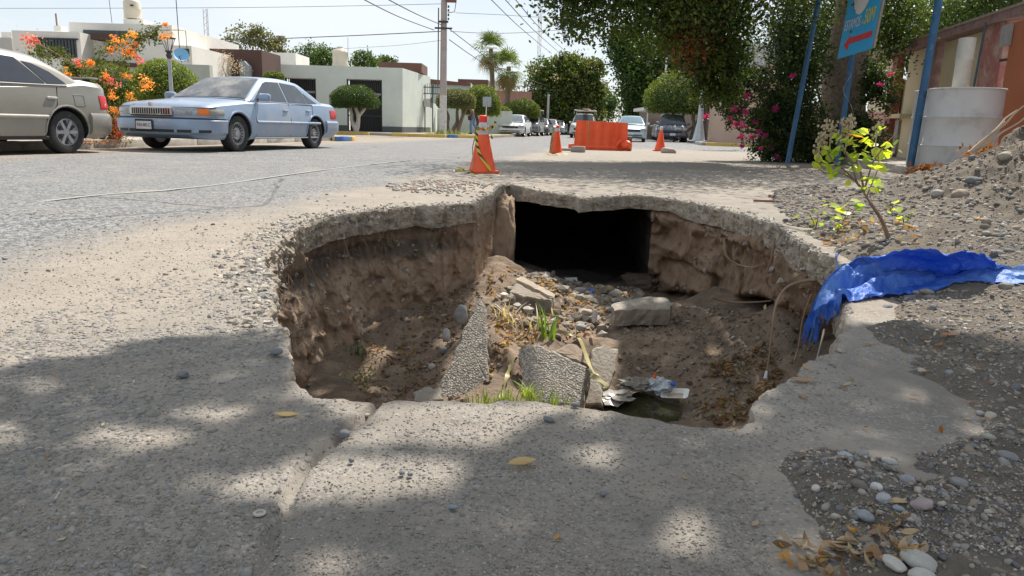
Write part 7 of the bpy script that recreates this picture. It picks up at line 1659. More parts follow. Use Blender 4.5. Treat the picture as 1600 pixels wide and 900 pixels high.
def block(px, py, dx, dy, dz, rz, label, name='concrete_block', m=None):
    b = P(px, py); o = MB().box((0, 0, dz / 2), (dx, dy, dz), bev=.015).build(name, m or mat('grey_block', (.28, .25, .22), .9, bump=.006, c2=(.36, .33, .29)), smooth=True); o.location = b; o.rotation_euler = (0, 0, rz); return tag(o, label, 'block')
block(903, 238, .36, .2, .16, -.35, 'grey concrete block lying at the left foot of the barrier'); block(885, 235.5, .28, .18, .07, .1, 'flat brown block between the middle cone and the barrier')
o = stone(1046, 234, 0, .45, .2, .3, (.38, .33, .27), 'tan rock beside the right-hand cone', seed=150, name='rock'); o.location = P(1045, 236, .06)
V_ = [march(1183, 318), march(1190, 316.5), march(1238, 316)]; o = MB().box((0, 0, .01), (.42, .03, .02), bev=.004).build('wood_strip', mat('weathered_brown_wood', (.22, .12, .08), .9)); o.location = V_[1].lerp(V_[2], .5); tag(o, 'thin brown wooden strip lying near the upper right rim', 'wood')

# ---- walking person
def person():
    b = PD(738, 208, 45); b.z = .13; e = empty('person', b, 'person in a maroon plaid shirt and blue jeans walking left past the clipped trees', 'person')
    S = 1.0
    J = {'pel': (0, 0, .93), 'wai': (-.01, 0, 1.08), 'che': (-.03, 0, 1.30), 'nek': (-.06, 0, 1.46), 'hed': (-.11, 0, 1.58), 'top': (-.12, 0, 1.68),
         'hl': (-.01, -.09, .90), 'kl': (-.10, -.10, .50), 'al': (-.06, -.10, .09), 'tl': (-.20, -.10, .04), 'hr': (-.01, .09, .90), 'kr': (.12, .10, .53), 'ar': (.34, .10, .16), 'tr': (.26, .10, .05),
         'sl': (-.04, -.19, 1.38), 'el': (.06, -.23, 1.12), 'wl': (-.06, -.22, .92), 'sr': (-.04, .19, 1.38), 'er': (-.08, .24, 1.12), 'wr': (-.24, .2, 1.0)}
    def skin(name, chain, rads, m, root=0):
        names = []; edges = []
        for c in chain:
            for a, q in zip(c[:-1], c[1:]):
                for k in (a, q):
                    if k not in names: names.append(k)
                edges.append((names.index(a), names.index(q)))
        me = bpy.data.meshes.new(name); me.from_pydata([J[k] for k in names], edges, []); o = link(bpy.data.objects.new(name, me), None)
        md = o.modifiers.new('skin', 'SKIN'); me.skin_vertices.new() if not me.skin_vertices else None
        for i, k in enumerate(names): me.skin_vertices[0].data[i].radius = rads.get(k, (.06, .06)); me.skin_vertices[0].data[i].use_root = (i == root)
        sb = o.modifiers.new('sub', 'SUBSURF'); sb.levels = 2; sb.render_levels = 2
        dg = bpy.context.evaluated_depsgraph_get(); me2 = bpy.data.meshes.new_from_object(o.evaluated_get(dg)); bpy.data.objects.remove(o); me2.name = name
        me2.materials.clear(); me2.materials.append(m); me2.polygons.foreach_set('use_smooth', [True] * len(me2.polygons))
        return link(bpy.data.objects.new(name, me2), e)
    R = {'pel': (.15, .12), 'wai': (.14, .11), 'che': (.17, .12), 'nek': (.055, .055), 'hed': (.085, .075), 'top': (.07, .065), 'hl': (.09, .09), 'kl': (.062, .062), 'al': (.045, .045), 'tl': (.035, .03), 'hr': (.09, .09), 'kr': (.062, .062), 'ar': (.045, .045), 'tr': (.035, .03), 'sl': (.06, .06), 'el': (.045, .045), 'wl': (.03, .03), 'sr': (.06, .06), 'er': (.045, .045), 'wr': (.03, .03)}
    SK = mat('skin', (.36, .20, .13), .6, var=.06)
    skin('body', [('pel', 'wai', 'che', 'nek', 'hed', 'top'), ('pel', 'hl', 'kl', 'al', 'tl'), ('pel', 'hr', 'kr', 'ar', 'tr'), ('che', 'sl', 'el', 'wl'), ('che', 'sr', 'er', 'wr')], R, SK)
    big = {k: (v[0] + .018, v[1] + .018) for k, v in R.items()}
    M_J = mat('faded_jeans', (.12, .22, .38), .85, c2=(.22, .33, .5), scale=9); skin('jeans', [('pel', 'hl', 'kl', 'al'), ('pel', 'hr', 'kr', 'ar')], {**big, 'al': (.075, .075), 'ar': (.075, .075)}, M_J)
    M_S, t_, b_ = newmat('plaid_shirt'); co_ = nn(t_, 'ShaderNodeTexCoord'); mixn = []
    ws = []
    for ax in ('X', 'Z'):
        wv_ = nn(t_, 'ShaderNodeTexWave'); wv_.bands_direction = ax; wv_.inputs['Scale'].default_value = 5.5; t_.links.new(co_.outputs['Object'], wv_.inputs['Vector']); ws.append(wv_)
    mt_ = nn(t_, 'ShaderNodeMath', operation='MAXIMUM'); t_.links.new(ws[0].outputs['Fac'], mt_.inputs[0]); t_.links.new(ws[1].outputs['Fac'], mt_.inputs[1]); r_ = nn(t_, 'ShaderNodeValToRGB'); r_.color_ramp.elements[0].position = .7; r_.color_ramp.elements[0].color = (.13, .02, .06, 1); r_.color_ramp.elements[1].position = .97; r_.color_ramp.elements[1].color = (.35, .22, .28, 1)
    t_.links.new(mt_.outputs[0], r_.inputs[0]); t_.links.new(r_.outputs[0], b_.inputs['Base Color'])
    skin('shirt', [('pel', 'wai', 'che'), ('che', 'sl', 'el', 'wl'), ('che', 'sr', 'er', 'wr')], big, M_S)
    M_H = mat('dark_hair', (.03, .02, .018), .7); V, F = ICO2; Hq = V * np.array([.105, .09, .10]) + np.array([-.10, 0, 1.66]); Hq[:, 2] = np.maximum(Hq[:, 2], 1.61); npmesh('hair', Hq, F, M_H, e, smooth=True)
    # face features: nose, ear
    MB().box((-.205, 0, 1.595), (.03, .03, .04), bev=.008).build('nose', SK, e, smooth=True); MB().box((-.10, -.085, 1.60), (.04, .02, .06), bev=.008).build('ear', SK, e, smooth=True)
    for nm, w_ in (('hand', 'wl'), ('hand', 'wr')):
        c = Vector(J[w_]); mb = MB(); mb.box(tuple(c + Vector((-.01, 0, -.05))), (.05, .03, .09), bev=.012)
        for k in range(4): mb.tube([c + Vector((-.03 + k * .013, 0, -.09)), c + Vector((-.035 + k * .013, 0, -.15 - .01 * (k in (1, 2))))], .008, 5)
        mb.tube([c + Vector((-.03, 0, -.05)), c + Vector((-.06, 0, -.09))], .009, 5); mb.build(nm, SK, e, smooth=True)
    for k in ('tl', 'tr'):
        c = Vector(J[k]); MB().box(tuple(c + Vector((.06, 0, -.0))), (.26, .09, .07), bev=.025, rot=Matrix.Rotation(.5 if k == 'tr' else 0, 3, 'Y')).build('shoe', M_H, e, smooth=True)
    c = Vector((-.15, -.20, .95)); o = MB().box(tuple(c), (.22, .08, .26), bev=.02).build('satchel', mat('black_bag', (.03, .03, .035), .6), None, smooth=True); o.location = b; tag(o, 'small dark shoulder bag carried by the walking person', 'bag')
person()

# faint worn lane line on the asphalt
mb = MB(); q = smooth_pts([P(60, 315, .004), P(160, 304, .006), P(325, 290, .006), P(500, 266, .006), P(640, 250, .006)], 8); rows = []
for i, p in enumerate(q):
    tg = (q[min(i + 1, len(q) - 1)] - q[max(i - 1, 0)]).normalized(); nrm_ = Vector((-tg.y, tg.x, 0)) * .022; rows.append([p - nrm_, p + nrm_])
o = mb.grid(rows).build('lane_line', mat('worn_white_line', (.27, .27, .265), .9, c2=(.36, .36, .355), scale=30, detail=8)); tag(o, kind='structure')
# ============================================================ VEHICLES
M_TYRE = mat('tyre_rubber', (.025, .025, .026), .85, var=.25, dirt=((.12, .10, .08), 9, -.05)); M_TRIMK = mat('black_trim', (.02, .02, .022), .5, var=.2); M_CHROME = mat('dull_chrome', (.6, .6, .6), .22, metal=.9, var=.06)
M_HUB = mat('alloy_silver', (.42, .43, .45), .4, metal=.5, var=.1); M_LENS = mat('clear_lamp_lens', (.20, .21, .23), .12, c2=(.42, .44, .46), scale=16, coat=.6); M_AMB = mat('amber_lens', (.8, .20, .02), .25, var=.1); M_REDL = mat('red_lens', (.5, .02, .02), .25, var=.1)
M_WELL = mat('wheel_well', (.015, .015, .015), .9, var=.2)
def paint(c, dust=(.40, .35, .29), amt=-.02): return mat('car_paint', c, .34, var=.05, scale=2, coat=.45, metal=.25, dirt=(tuple(.5 * a + .5 * d for a, d in zip(c, dust)), 1.6, amt))
def glassm(c=(.035, .04, .045), dust=(.20, .18, .16), amt=-.08): return mat('car_glass', c, .07, var=.15, spec=.7, coat=.3, dirt=(dust, 2.0, amt))
def interp(x, pts):
    return float(np.interp(x, [p[0] for p in pts], [p[1] for p in pts]))
class Car:
    """x forward, y to the left, z up; origin under the middle"""
    def __init__(s, L, W, H, top, bot, wb, belt, gh, glass, nose=.28, tail=.25, wr=.33, side=None, xf=0.0):
        s.L, s.W, s.H, s.top, s.bot, s.wb, s.belt, s.gh = L, W, H, top, bot, wb, belt, gh; s.nose, s.tail, s.wr = nose, tail, wr
        s.glass = glass; s.side = side or [(0, .90), (.25, .955), (.35, .985), (.55, 1.0), (.72, .985), (.85, .96), (.95, .935), (1.3, .9)]
        s.xa, s.xr = wb / 2 + xf, -wb / 2 + xf
    def wx(s, x):
        h = s.W / 2; L2 = s.L / 2
        if x > L2 - s.nose * 2: q = (x - (L2 - s.nose * 2)) / (s.nose * 2); return h * (1 - min(q, .9999) ** 2.8) ** (1 / 2.2) * (1 - .0 * q)
        if x < -L2 + s.tail * 2: q = (-x - (L2 - s.tail * 2)) / (s.tail * 2); return h * (1 - min(q, .9999) ** 3.0) ** (1 / 2.4)
        return h
    def ys(s, x, z): return s.wx(x) * interp(z, s.side)
    def body(s, m, parent):
        xs = sorted(set([round(v, 4) for v in list(np.linspace(-s.L / 2 + .002, s.L / 2 - .002, 66)) + [s.L / 2 - .015, s.L / 2 - .035, -s.L / 2 + .015, -s.L / 2 + .035]])); rows = []
        for x in xs:
            zt, zb = interp(x, s.top), interp(x, s.bot); half = [(0, zb), (s.wx(x) * .8, zb)]
            for k in range(13):
                z = zb + (zt - zb) * k / 12; y = s.ys(x, z)
                cr_ = max(0, (z - (zt - .07)) / .07); y *= 1 - .075 * cr_ ** 2.2
                cb_ = max(0, ((zb + .06) - z) / .06); y *= 1 - .04 * cb_ ** 2
                half.append((y, z))
            ye = half[-1][0]
            for k in range(1, 7): y = ye * (1 - k / 6); half.append((y, zt + .035 * (1 - (y / max(ye, 1e-3)) ** 2)))
            loop = [(x, y, z) for y, z in half] + [(x, -y, z) for y, z in half[::-1][1:-1]]
            rows.append(loop)
        n = len(rows[0]); mb = MB(); [mb.v.extend(r) for r in rows]
        for i in range(len(rows) - 1):
            for k in range(n): mb.f.append((i * n + k, i * n + (k + 1) % n, (i + 1) * n + (k + 1) % n, (i + 1) * n + k))
        mb.f.append(tuple(range(n))); mb.f.append(tuple((len(rows) - 1) * n + k for k in range(n))[::-1])
        o = mb.build('body', m, None, smooth=False)
        cu = MB()
        for x in (s.xa, s.xr):
            for sg in (1, -1):
                mm = Matrix.Rotation(rad(90), 3, 'X'); cu.lathe([(s.wr + .055, -.17), (s.wr + .055, .17)], c=(x, sg * (s.W / 2 - .08), s.wr * .98), n=32, m=mm)
        co = cu.build('cut', M_WELL, None); md = o.modifiers.new('b', 'BOOLEAN'); md.operation = 'DIFFERENCE'; md.object = co; md.solver = 'EXACT'
        try: md.material_mode = 'TRANSFER'
        except Exception: pass
        dg = bpy.context.evaluated_depsgraph_get(); me = bpy.data.meshes.new_from_object(o.evaluated_get(dg)); bpy.data.objects.remove(o); bpy.data.objects.remove(co)
        me.name = 'body'; me.polygons.foreach_set('use_smooth', [True] * len(me.polygons)); me.set_sharp_from_angle(angle=rad(32))
        s.o = link(bpy.data.objects.new('body', me), parent); return s.o
    def yg(s, z): return s.gh['wb'] - (z - s.belt) * s.gh['k']
    def greenhouse(s, m, parent):
        g = s.gh; xs = list(np.linspace(g['x0'], g['x3'], 44)); rows = []
        def zr(x):
            if x > g['x1']: q = (x - g['x1']) / (g['x0'] - g['x1']); return s.H - .03 - (s.H - .03 - s.belt) * q ** 1.12
            if x < g['x2']: q = (g['x2'] - x) / (g['x2'] - g['x3']); return s.H - .05 - (s.H - .05 - s.belt) * q ** 1.25
            q = (x - g['x2']) / (g['x1'] - g['x2']); return s.H - .05 + .02 * q + .045 * math.sin(math.pi * min(1, q))
        s.zr = zr
        for x in xs:
            zt = max(zr(x), s.belt + .004); half = [(s.yg(s.belt) , s.belt - .05)]
            for k in range(7): z = s.belt + (zt - s.belt) * k / 6; y = s.yg(z); cr_ = max(0, (z - (zt - .06)) / .06); y -= .05 * cr_ ** 2; half.append((y, z))
            ye = half[-1][0]
            for k in range(1, 6): y = ye * (1 - k / 5); half.append((y, zt + .03 * (1 - (y / ye) ** 2)))
            rows.append([(x, y, z) for y, z in half] + [(x, -y, z) for y, z in half[::-1][1:]])
        mb = MB().grid(rows); return mb.build('roof', m, parent, smooth=True)
    def side_glass(s, poly, m, parent, sg, name='side_window'):
        pts = [Vector((x, sg * (s.yg(z) + .008), z)) for x, z in poly]; o = MB().prism(pts, (0, -sg * .006, 0)).build(name, m, parent); return o
    def top_glass(s, x0, x1, fy, m, parent, name, inset=.1):
        """windscreen or rear window: follows the sloping end of the roof"""
        rows = []
        for i in range(9):
            x = x0 + (x1 - x0) * i / 8; z = s.zr(x); r = []
            for k in range(9):
                v = -1 + 2 * k / 8; y = (s.yg(z) - inset) * v; r.append(Vector((x, y, z + .03 * (1 - v * v * .85))) )
            rows.append(r)
        nx = Vector((abs(rows[0][0].z - rows[-1][0].z), 0, abs(x1 - x0))).normalized(); 
        if x1 + x0 < 2 * (s.gh['x1'] + s.gh['x2']) / 2: nx.x = -nx.x
        rows = [[p + nx * .010 for p in r] for r in rows]; return MB().grid(rows).build(name, m, parent, smooth='all')
    def patch(s, y0, y1, z0, z1, m, parent, name, front=True, out=.012, th=.02, n=14, zs=None):
        """piece wrapped round the nose or tail between lateral positions y0..y1 (fractions of half width; >1 runs along the side in metres)"""
        L2 = s.L / 2; sgx = 1 if front else -1; nn_ = s.nose if front else s.tail
        def pt(u):  # u in -1..1 across the nose, beyond runs back along the side
            su = 1 if u >= 0 else -1; a = abs(u)
            if a <= 1:
                ang = a * math.pi / 2; ex = 2.2 if front else 2.4; e2 = 2.8 if front else 3.0
                y = math.sin(ang) ; y = min(y, .99999); q = (1 - y ** ex) ** (1 / e2); x = L2 - nn_ * 2 + q * nn_ * 2
                return Vector((sgx * x, su * y * s.W / 2, 0))
            return Vector((sgx * (L2 - nn_ * 2 - (a - 1)), su * s.W / 2, 0))
        rows = []
        zz = zs or [z0, z0 + (z1 - z0) * .15, z0 + (z1 - z0) * .5, z0 + (z1 - z0) * .85, z1]
        for i in range(n + 1):
            u = y0 + (y1 - y0) * i / n; p = pt(u); p2 = pt(u + .01); tg = (p2 - p).normalized(); nr = Vector((tg.y, -tg.x, 0)) * (1 if front else -1)
            if nr.x * sgx < 0 and abs(u) < .6: nr = -nr
            if abs(u) >= .6 and nr.y * u < 0: nr = -nr
            r = []
            for j, z in enumerate(zz):
                k = interp(z, s.side); o_ = out * (1 if 0 < j < len(zz) - 1 else .4); q = Vector((p.x, p.y * k, z)) + nr * o_; r.append(q)
            back = [q - nr * (th + out) for q in (r[-1], r[0])]
            rows.append(r + back + [r[0]])
        mb = MB().grid(rows); w_ = len(rows[0]) - 1; mb.f.append(tuple(range(w_))); mb.f.append(tuple(len(mb.v) - (w_ + 1) + k for k in range(w_))[::-1])
        return mb.build(name, m, parent, smooth=True)
    def wheel(s, x, sg, parent, style, steer=0):
        e = bpy.data.objects.new('wheel', None); link(e, parent); e.location = (x, sg * (s.W / 2 - .13), s.wr); e.rotation_euler = (0, 0, steer); R = s.wr; mm = Matrix.Rotation(rad(-90 * sg), 3, 'X')
        MB().lathe([(R * .64, -.095), (R * .80, -.105), (R * .95, -.098), (R * .995, -.07), (R, -.03), (R, .03), (R * .995, .07), (R * .95, .098), (R * .80, .105), (R * .64, .095), (R * .63, .0), (R * .64, -.095)], n=40, m=mm, cap=False).build('tyre', M_TYRE, e, smooth=True)
        hub = MB().lathe([(R * .64, -.09), (R * .645, .085), (R * .60, .092), (R * .58, .06), (R * .2, .045), (R * .17, .075), (.001, .08)], n=32, m=mm); ho = hub.build('rim', M_HUB if style != 'dark' else M_TRIMK, e, smooth=True)
        if style == 'spoke':
            for k in range(6):
                g = 2 * math.pi * k / 6; c = mm @ Vector((R * .38 * math.cos(g), R * .38 * math.sin(g), .074)); rr_ = mm @ Matrix.Rotation(g, 3, 'Z'); MB().box(tuple(c), (R * .42, R * .15, .022), rot=rr_, bev=.006).build('spoke', M_HUB, e, smooth=True)
                g2 = g + math.pi / 6; c = mm @ Vector((R * .42 * math.cos(g2), R * .42 * math.sin(g2), .064)); MB().box(tuple(c), (R * .26, R * .15, .012), rot=mm @ Matrix.Rotation(g2, 3, 'Z'), bev=.004).build('slot', M_TRIMK, e, smooth=True)
        if style == 'fins':
            for k in range(18):
                g = 2 * math.pi * k / 18; c = mm @ Vector((R * .44 * math.cos(g), R * .44 * math.sin(g), .066)); MB().box(tuple(c), (R * .20, R * .055, .014), rot=mm @ Matrix.Rotation(g, 3, 'Z'), bev=.003).build('slot', M_TRIMK, e, smooth=True)
        if style == 'plain':
            for k in range(5):
                g = 2 * math.pi * k / 5; c = mm @ Vector((R * .36 * math.cos(g), R * .36 * math.sin(g), .07)); MB().box(tuple(c), (R * .40, R * .13, .02), rot=mm @ Matrix.Rotation(g, 3, 'Z'), bev=.005).build('spoke', M_HUB, e, smooth=True)
        return e
    def strip(s, x0, x1, z, h, sg, m, parent, name, out=.012, n=16, zf=None):
        rows = []
        for i in range(n + 1):
            x = x0 + (x1 - x0) * i / n; zc = z if zf is None else zf(x); r = [Vector((x, sg * (s.ys(x, zc + dz) + o_), zc + dz)) for dz, o_ in ((-h / 2, -.004), (-h * .35, out), (h * .35, out), (h / 2, -.004))]; rows.append(r)
        return MB().grid(rows).build(name, m, parent, smooth='all', recalc=False)
    def seam(s, pts, sg, parent, name='door_seam', r=.006, m=None):
        return MB().tube([Vector((x, sg * (s.ys(x, z) + .0015), z)) for x, z in pts], r, 4).build(name, m or M_TRIMK, parent)
    def handle(s, x, z, sg, m, parent):
        return MB().box((x, sg * (s.ys(x, z) + .018), z), (.17, .028, .038), bev=.012).build('door_handle', m, parent, smooth=True)
def car_text(s, loc, h, m, parent, rot, name, ws=.8):
    cu = bpy.data.curves.new('t', 'FONT'); cu.body = s; cu.size = h; cu.extrude = .0015; cu.align_x = 'CENTER'; cu.align_y = 'CENTER'; ob = bpy.data.objects.new('t', cu); COL.objects.link(ob)
    me = bpy.data.meshes.new_from_object(ob.evaluated_get(bpy.context.evaluated_depsgraph_get())); bpy.data.objects.remove(ob)
    for q in me.vertices: q.co = rot @ Vector((q.co.x * ws, q.co.y, q.co.z)) + Vector(loc)
    me.materials.clear(); me.materials.append(m); me.name = name; return link(bpy.data.objects.new(name, me), parent)
def yaw_street(toward=True): return (math.atan2(math.cos(STA), math.sin(STA)) + (math.pi if toward else 0))

# ---------------- light blue full-size sedan, nose towards the camera
pb = paint((.25, .33, .45), (.46, .43, .40), .02); gl = glassm((.05, .055, .06), (.30, .28, .25), .06); gls = glassm((.04, .045, .05), (.16, .16, .16), -.06)
C1 = Car(5.38, 1.98, 1.45, top=[(-2.69, .78), (-2.6, .93), (-2.3, 1.0), (-1.6, 1.02), (-1.0, 1.0), (.95, .96), (1.3, .95), (2.2, .86), (2.5, .80), (2.69, .60)], bot=[(-2.69, .42), (-2.5, .28), (-2.2, .24), (2.2, .22), (2.5, .24), (2.69, .40)],
        wb=2.91, belt=.965, gh=dict(x0=1.12, x1=.22, x2=-1.12, x3=-1.90, wb=.90, k=.52), glass=gl, nose=.30, tail=.26, wr=.335, xf=.09)
fl, rl = P(362, 232), P(481, 229.3)
e = empty('parked_sedan', Vector((-5.81, 15.9, 0)), 'light blue full-size sedan with chrome grille parked facing the camera on the left', 'car'); e.rotation_euler = (0, 0, rad(-103.8))
C1.body(pb, e); C1.greenhouse(pb, e)
C1.top_glass(1.08, .27, 0, gl, e, 'windshield', .07); C1.top_glass(-1.17, -1.80, 0, gl, e, 'rear_window', .10)
for sg in (1, -1):
    C1.side_glass([(.88, .985), (.30, 1.33), (.16, 1.365), (-.30, 1.375), (-.30, .985)], gls, e, sg); C1.side_glass([(-.36, .985), (-.36, 1.375), (-.95, 1.35), (-1.12, 1.22), (-1.12, .985)], gls, e, sg); C1.side_glass([(-1.16, .985), (-1.16, 1.20), (-1.30, 1.12), (-1.58, .99)], gls, e, sg, 'quarter_window')
    C1.strip(-1.55, .95, .56, .05, sg, mat('side_moulding', (.30, .40, .52), .4), e, 'side_moulding', .016); C1.strip(-1.5, 1.0, .25, .03, sg, M_CHROME, e, 'sill_trim', .006)
    C1.seam([(.95, .90), (.98, .6), (.96, .30)], sg, e); C1.seam([(-.30, .95), (-.31, .6), (-.30, .28)], sg, e); C1.seam([(-1.30, .95), (-1.25, .75), (-1.02, .58), (-.98, .28)], sg, e); C1.seam([(.96, .945), (0, .95), (-1.3, .955)], sg, e, 'belt_trim', .009)
    C1.handle(-.12, .80, sg, mat('handle_paint', (.3, .4, .52), .35), e); C1.handle(-1.06, .82, sg, mat('handle_paint2', (.3, .4, .52), .35), e)
    mr = bpy.data.objects.new('wing_mirror', None); link(mr, e); MB().box((.80, sg * 1.07, 1.03), (.13, .24, .15), bev=.045).build('mirror_housing', pb, mr, smooth=True); MB().box((.80, sg * .95, .99), (.08, .08, .05), bev=.015).build('mirror_stalk', M_TRIMK, mr, smooth=True); MB().box((.733, sg * 1.07, 1.03), (.006, .19, .11), bev=.002).build('mirror_glass', M_CHROME, mr)
    C1.wheel(C1.xa, sg, e, 'fins', 0.0); C1.wheel(C1.xr, sg, e, 'fins')
    C1.patch(sg * .30, sg * .62, .645, .765, M_LENS, e, 'headlight', out=.014, th=.04); C1.patch(sg * .625, sg * .80, .645, .765, M_AMB, e, 'turn_signal', out=.014, th=.04); C1.patch(sg * .81, sg * 1.10, .655, .76, mat('smoked_lens', (.30, .29, .26), .2), e, 'cornering_lamp', out=.012, th=.03)
    C1.patch(sg * .60, sg * 1.10, .66, .86, M_REDL, e, 'tail_light', front=False, out=.012, th=.03)
    # raised wheel arch lips
    for x in (C1.xa, C1.xr):
        pts = []
        for k in range(15):
            g = math.pi * (k / 14) ; z = C1.wr + (C1.wr + .075) * math.sin(g) ; xx_ = x + (C1.wr + .075) * math.cos(g)
            if z > .30: pts.append(Vector((xx_, sg * (C1.ys(xx_, z) + .004), z)))
        MB().tube(pts, .018, 6).build('arch_lip', pb, e, smooth=True)
bp_ = C1.patch(-1.12, 1.12, .30, .60, pb, e, 'front_bumper', out=.055, th=.05, n=44); C1.patch(-1.11, 1.11, .575, .60, M_TRIMK, e, 'bumper_seam', out=.048, th=.02, n=44); C1.patch(-1.36, 1.36, .34, .62, pb, e, 'rear_bumper', front=False, out=.05, th=.05, n=44)
for a_, c_ in ((-.80, -.62), (-.30, .30), (.62, .80), (-.52, -.34), (.34, .52)): C1.patch(a_, c_, .335, .40, M_TRIMK, e, 'air_slot', out=.062, th=.02, n=8)
C1.patch(-.285, .285, .615, .785, M_CHROME, e, 'grille_surround', out=.045, th=.05, n=12); gr = C1.patch(-.255, .255, .635, .765, M_TRIMK, e, 'grille', out=.052, th=.02, n=12)
for k in range(17):
    u = -.24 + .48 * k / 16; C1.patch(u - .0045, u + .0045, .64, .76, M_CHROME, gr, 'grille_bar', out=.064, th=.01, n=1)
C1.patch(-.95, .95, .772, .782, M_TRIMK, e, 'hood_seam', out=.012, th=.01, n=30); C1.patch(-.02, .02, .79, .85, M_CHROME, e, 'hood_emblem', out=.02, th=.01, n=2)
pl = bpy.data.objects.new('license_plate', None); link(pl, e); x_ = 2.69 + .075; MB().box((x_, -.10, .46), (.012, .36, .19), bev=.004).build('plate_frame', M_TRIMK, pl); MB().box((x_ + .009, -.10, .455), (.008, .31, .135)).build('plate', mat('plate_white', (.62, .62, .64), .5, var=.08), pl)
RXF = Matrix(((0, 0, 1), (1, 0, 0), (0, 1, 0))); car_text('VXA-805-C', (x_ + .0145, -.10, .455), .082, M_TRIMK, pl, RXF, 'plate_number', .72)
MB().box((0, 0, .55), (3.2, 1.5, .2)).build('underbody', M_WELL, e)

# ---------------- silver-beige compact sedan, tail to the right
ps = paint((.27, .255, .225), (.36, .33, .28), -.05); M_SG = glassm((.022, .026, .035), (.05, .05, .055), -.12)
C2 = Car(4.51, 1.71, 1.44, top=[(-2.255, .80), (-2.22, .94), (-2.05, 1.04), (-1.6, 1.08), (-1.0, 1.02), (0, .96), (.9, .93), (1.6, .84), (2.1, .74), (2.255, .6)], bot=[(-2.255, .36), (-2.1, .26), (-1.8, .22), (1.8, .2), (2.255, .35)], wb=2.535, belt=.965, gh=dict(x0=1.15, x1=.30, x2=-.92, x3=-1.72, wb=.80, k=.50), glass=M_SG, nose=.3, tail=.24, wr=.315, xf=.05)
rw = P(104, 240); e = empty('parked_sedan', Vector((0, 0, 0)), 'silver beige compact sedan cut by the left edge, seen from its driver side', 'car'); yw = rad(-105); e.rotation_euler = (0, 0, yw); e.scale = (1.04,) * 3
off_ = Matrix.Rotation(yw, 3, 'Z') @ Vector((C2.xr, .76, 0)) * 1.04; e.location = rw - off_; e.location.z = 0
C2.body(ps, e); C2.greenhouse(ps, e); C2.top_glass(1.1, .35, 0, M_SG, e, 'windshield', .07); C2.top_glass(-.98, -1.6, 0, M_SG, e, 'rear_window', .1)
for sg in (1, -1):
    C2.side_glass([(.92, .985), (.35, 1.30), (.2, 1.34), (-.08, 1.355), (-.08, .985)], M_SG, e, sg); C2.side_glass([(-.16, .99), (-.16, 1.355), (-.62, 1.33), (-.93, 1.02), (-.93, .995)], M_SG, e, sg); C2.side_glass([(-.98, 1.0), (-.72, 1.285), (-.86, 1.27), (-1.10, 1.17), (-1.30, 1.02)], M_SG, e, sg, 'quarter_window')
    C2.strip(-.88, .9, .53, .055, sg, mat('pale_moulding', (.36, .34, .30), .5), e, 'side_moulding', .018); C2.strip(-.9, 1.0, .235, .05, sg, M_TRIMK, e, 'sill_trim', .004)
    C2.seam([(-.12, .95), (-.13, .6), (-.12, .25)], sg, e); C2.seam([(-1.12, .96), (-1.06, .70), (-.86, .50), (-.84, .24)], sg, e); C2.seam([(1.0, .9), (1.0, .3)], sg, e); C2.seam([(.9, .955), (-.2, .965), (-1.3, .985)], sg, e, 'belt_trim', .008)
    C2.handle(-.03 - .02, .80, sg, mat('handle_metal', (.5, .48, .44), .25), e); C2.handle(-.98, .80, sg, mat('handle_metal2', (.5, .48, .44), .25), e)
    C2.wheel(C2.xa, sg, e, 'spoke'); C2.wheel(C2.xr, sg, e, 'spoke'); C2.patch(sg * .70, sg * .96, .66, .87, M_REDL, e, 'tail_light', front=False, out=.010, th=.03)
    C2.seam([(-1.38, .86), (-1.56, .86), (-1.56, .70), (-1.38, .70), (-1.38, .86)], sg, e, 'fuel_flap', .0035, M_TRIMK)
    for x in (C2.xa, C2.xr):
        pts = []
        for k in range(15):
            g = math.pi * (k / 14); z = C2.wr + (C2.wr + .07) * math.sin(g); xx_ = x + (C2.wr + .07) * math.cos(g)
            if z > .26: pts.append(Vector((xx_, sg * (C2.ys(xx_, z) + .003), z)))
        MB().tube(pts, .014, 6).build('arch_lip', ps, e, smooth=True)
C2.patch(-1.15, 1.15, .28, .60, ps, e, 'rear_bumper', front=False, out=.045, th=.05, n=44); C2.patch(-.97, .97, .3, .58, ps, e, 'front_bumper', out=.04, th=.05, n=40)
MB().box((-1.98, 0, 1.13), (.20, 1.25, .03), bev=.012).build('spoiler', ps, e, smooth=True); [MB().box((-1.96, q, 1.09), (.12, .06, .07), bev=.01).build('spoiler_foot', M_TRIMK, e, smooth=True) for q in (.52, -.52)]
MB().box((0, 0, .5), (2.9, 1.3, .2)).build('underbody', M_WELL, e)

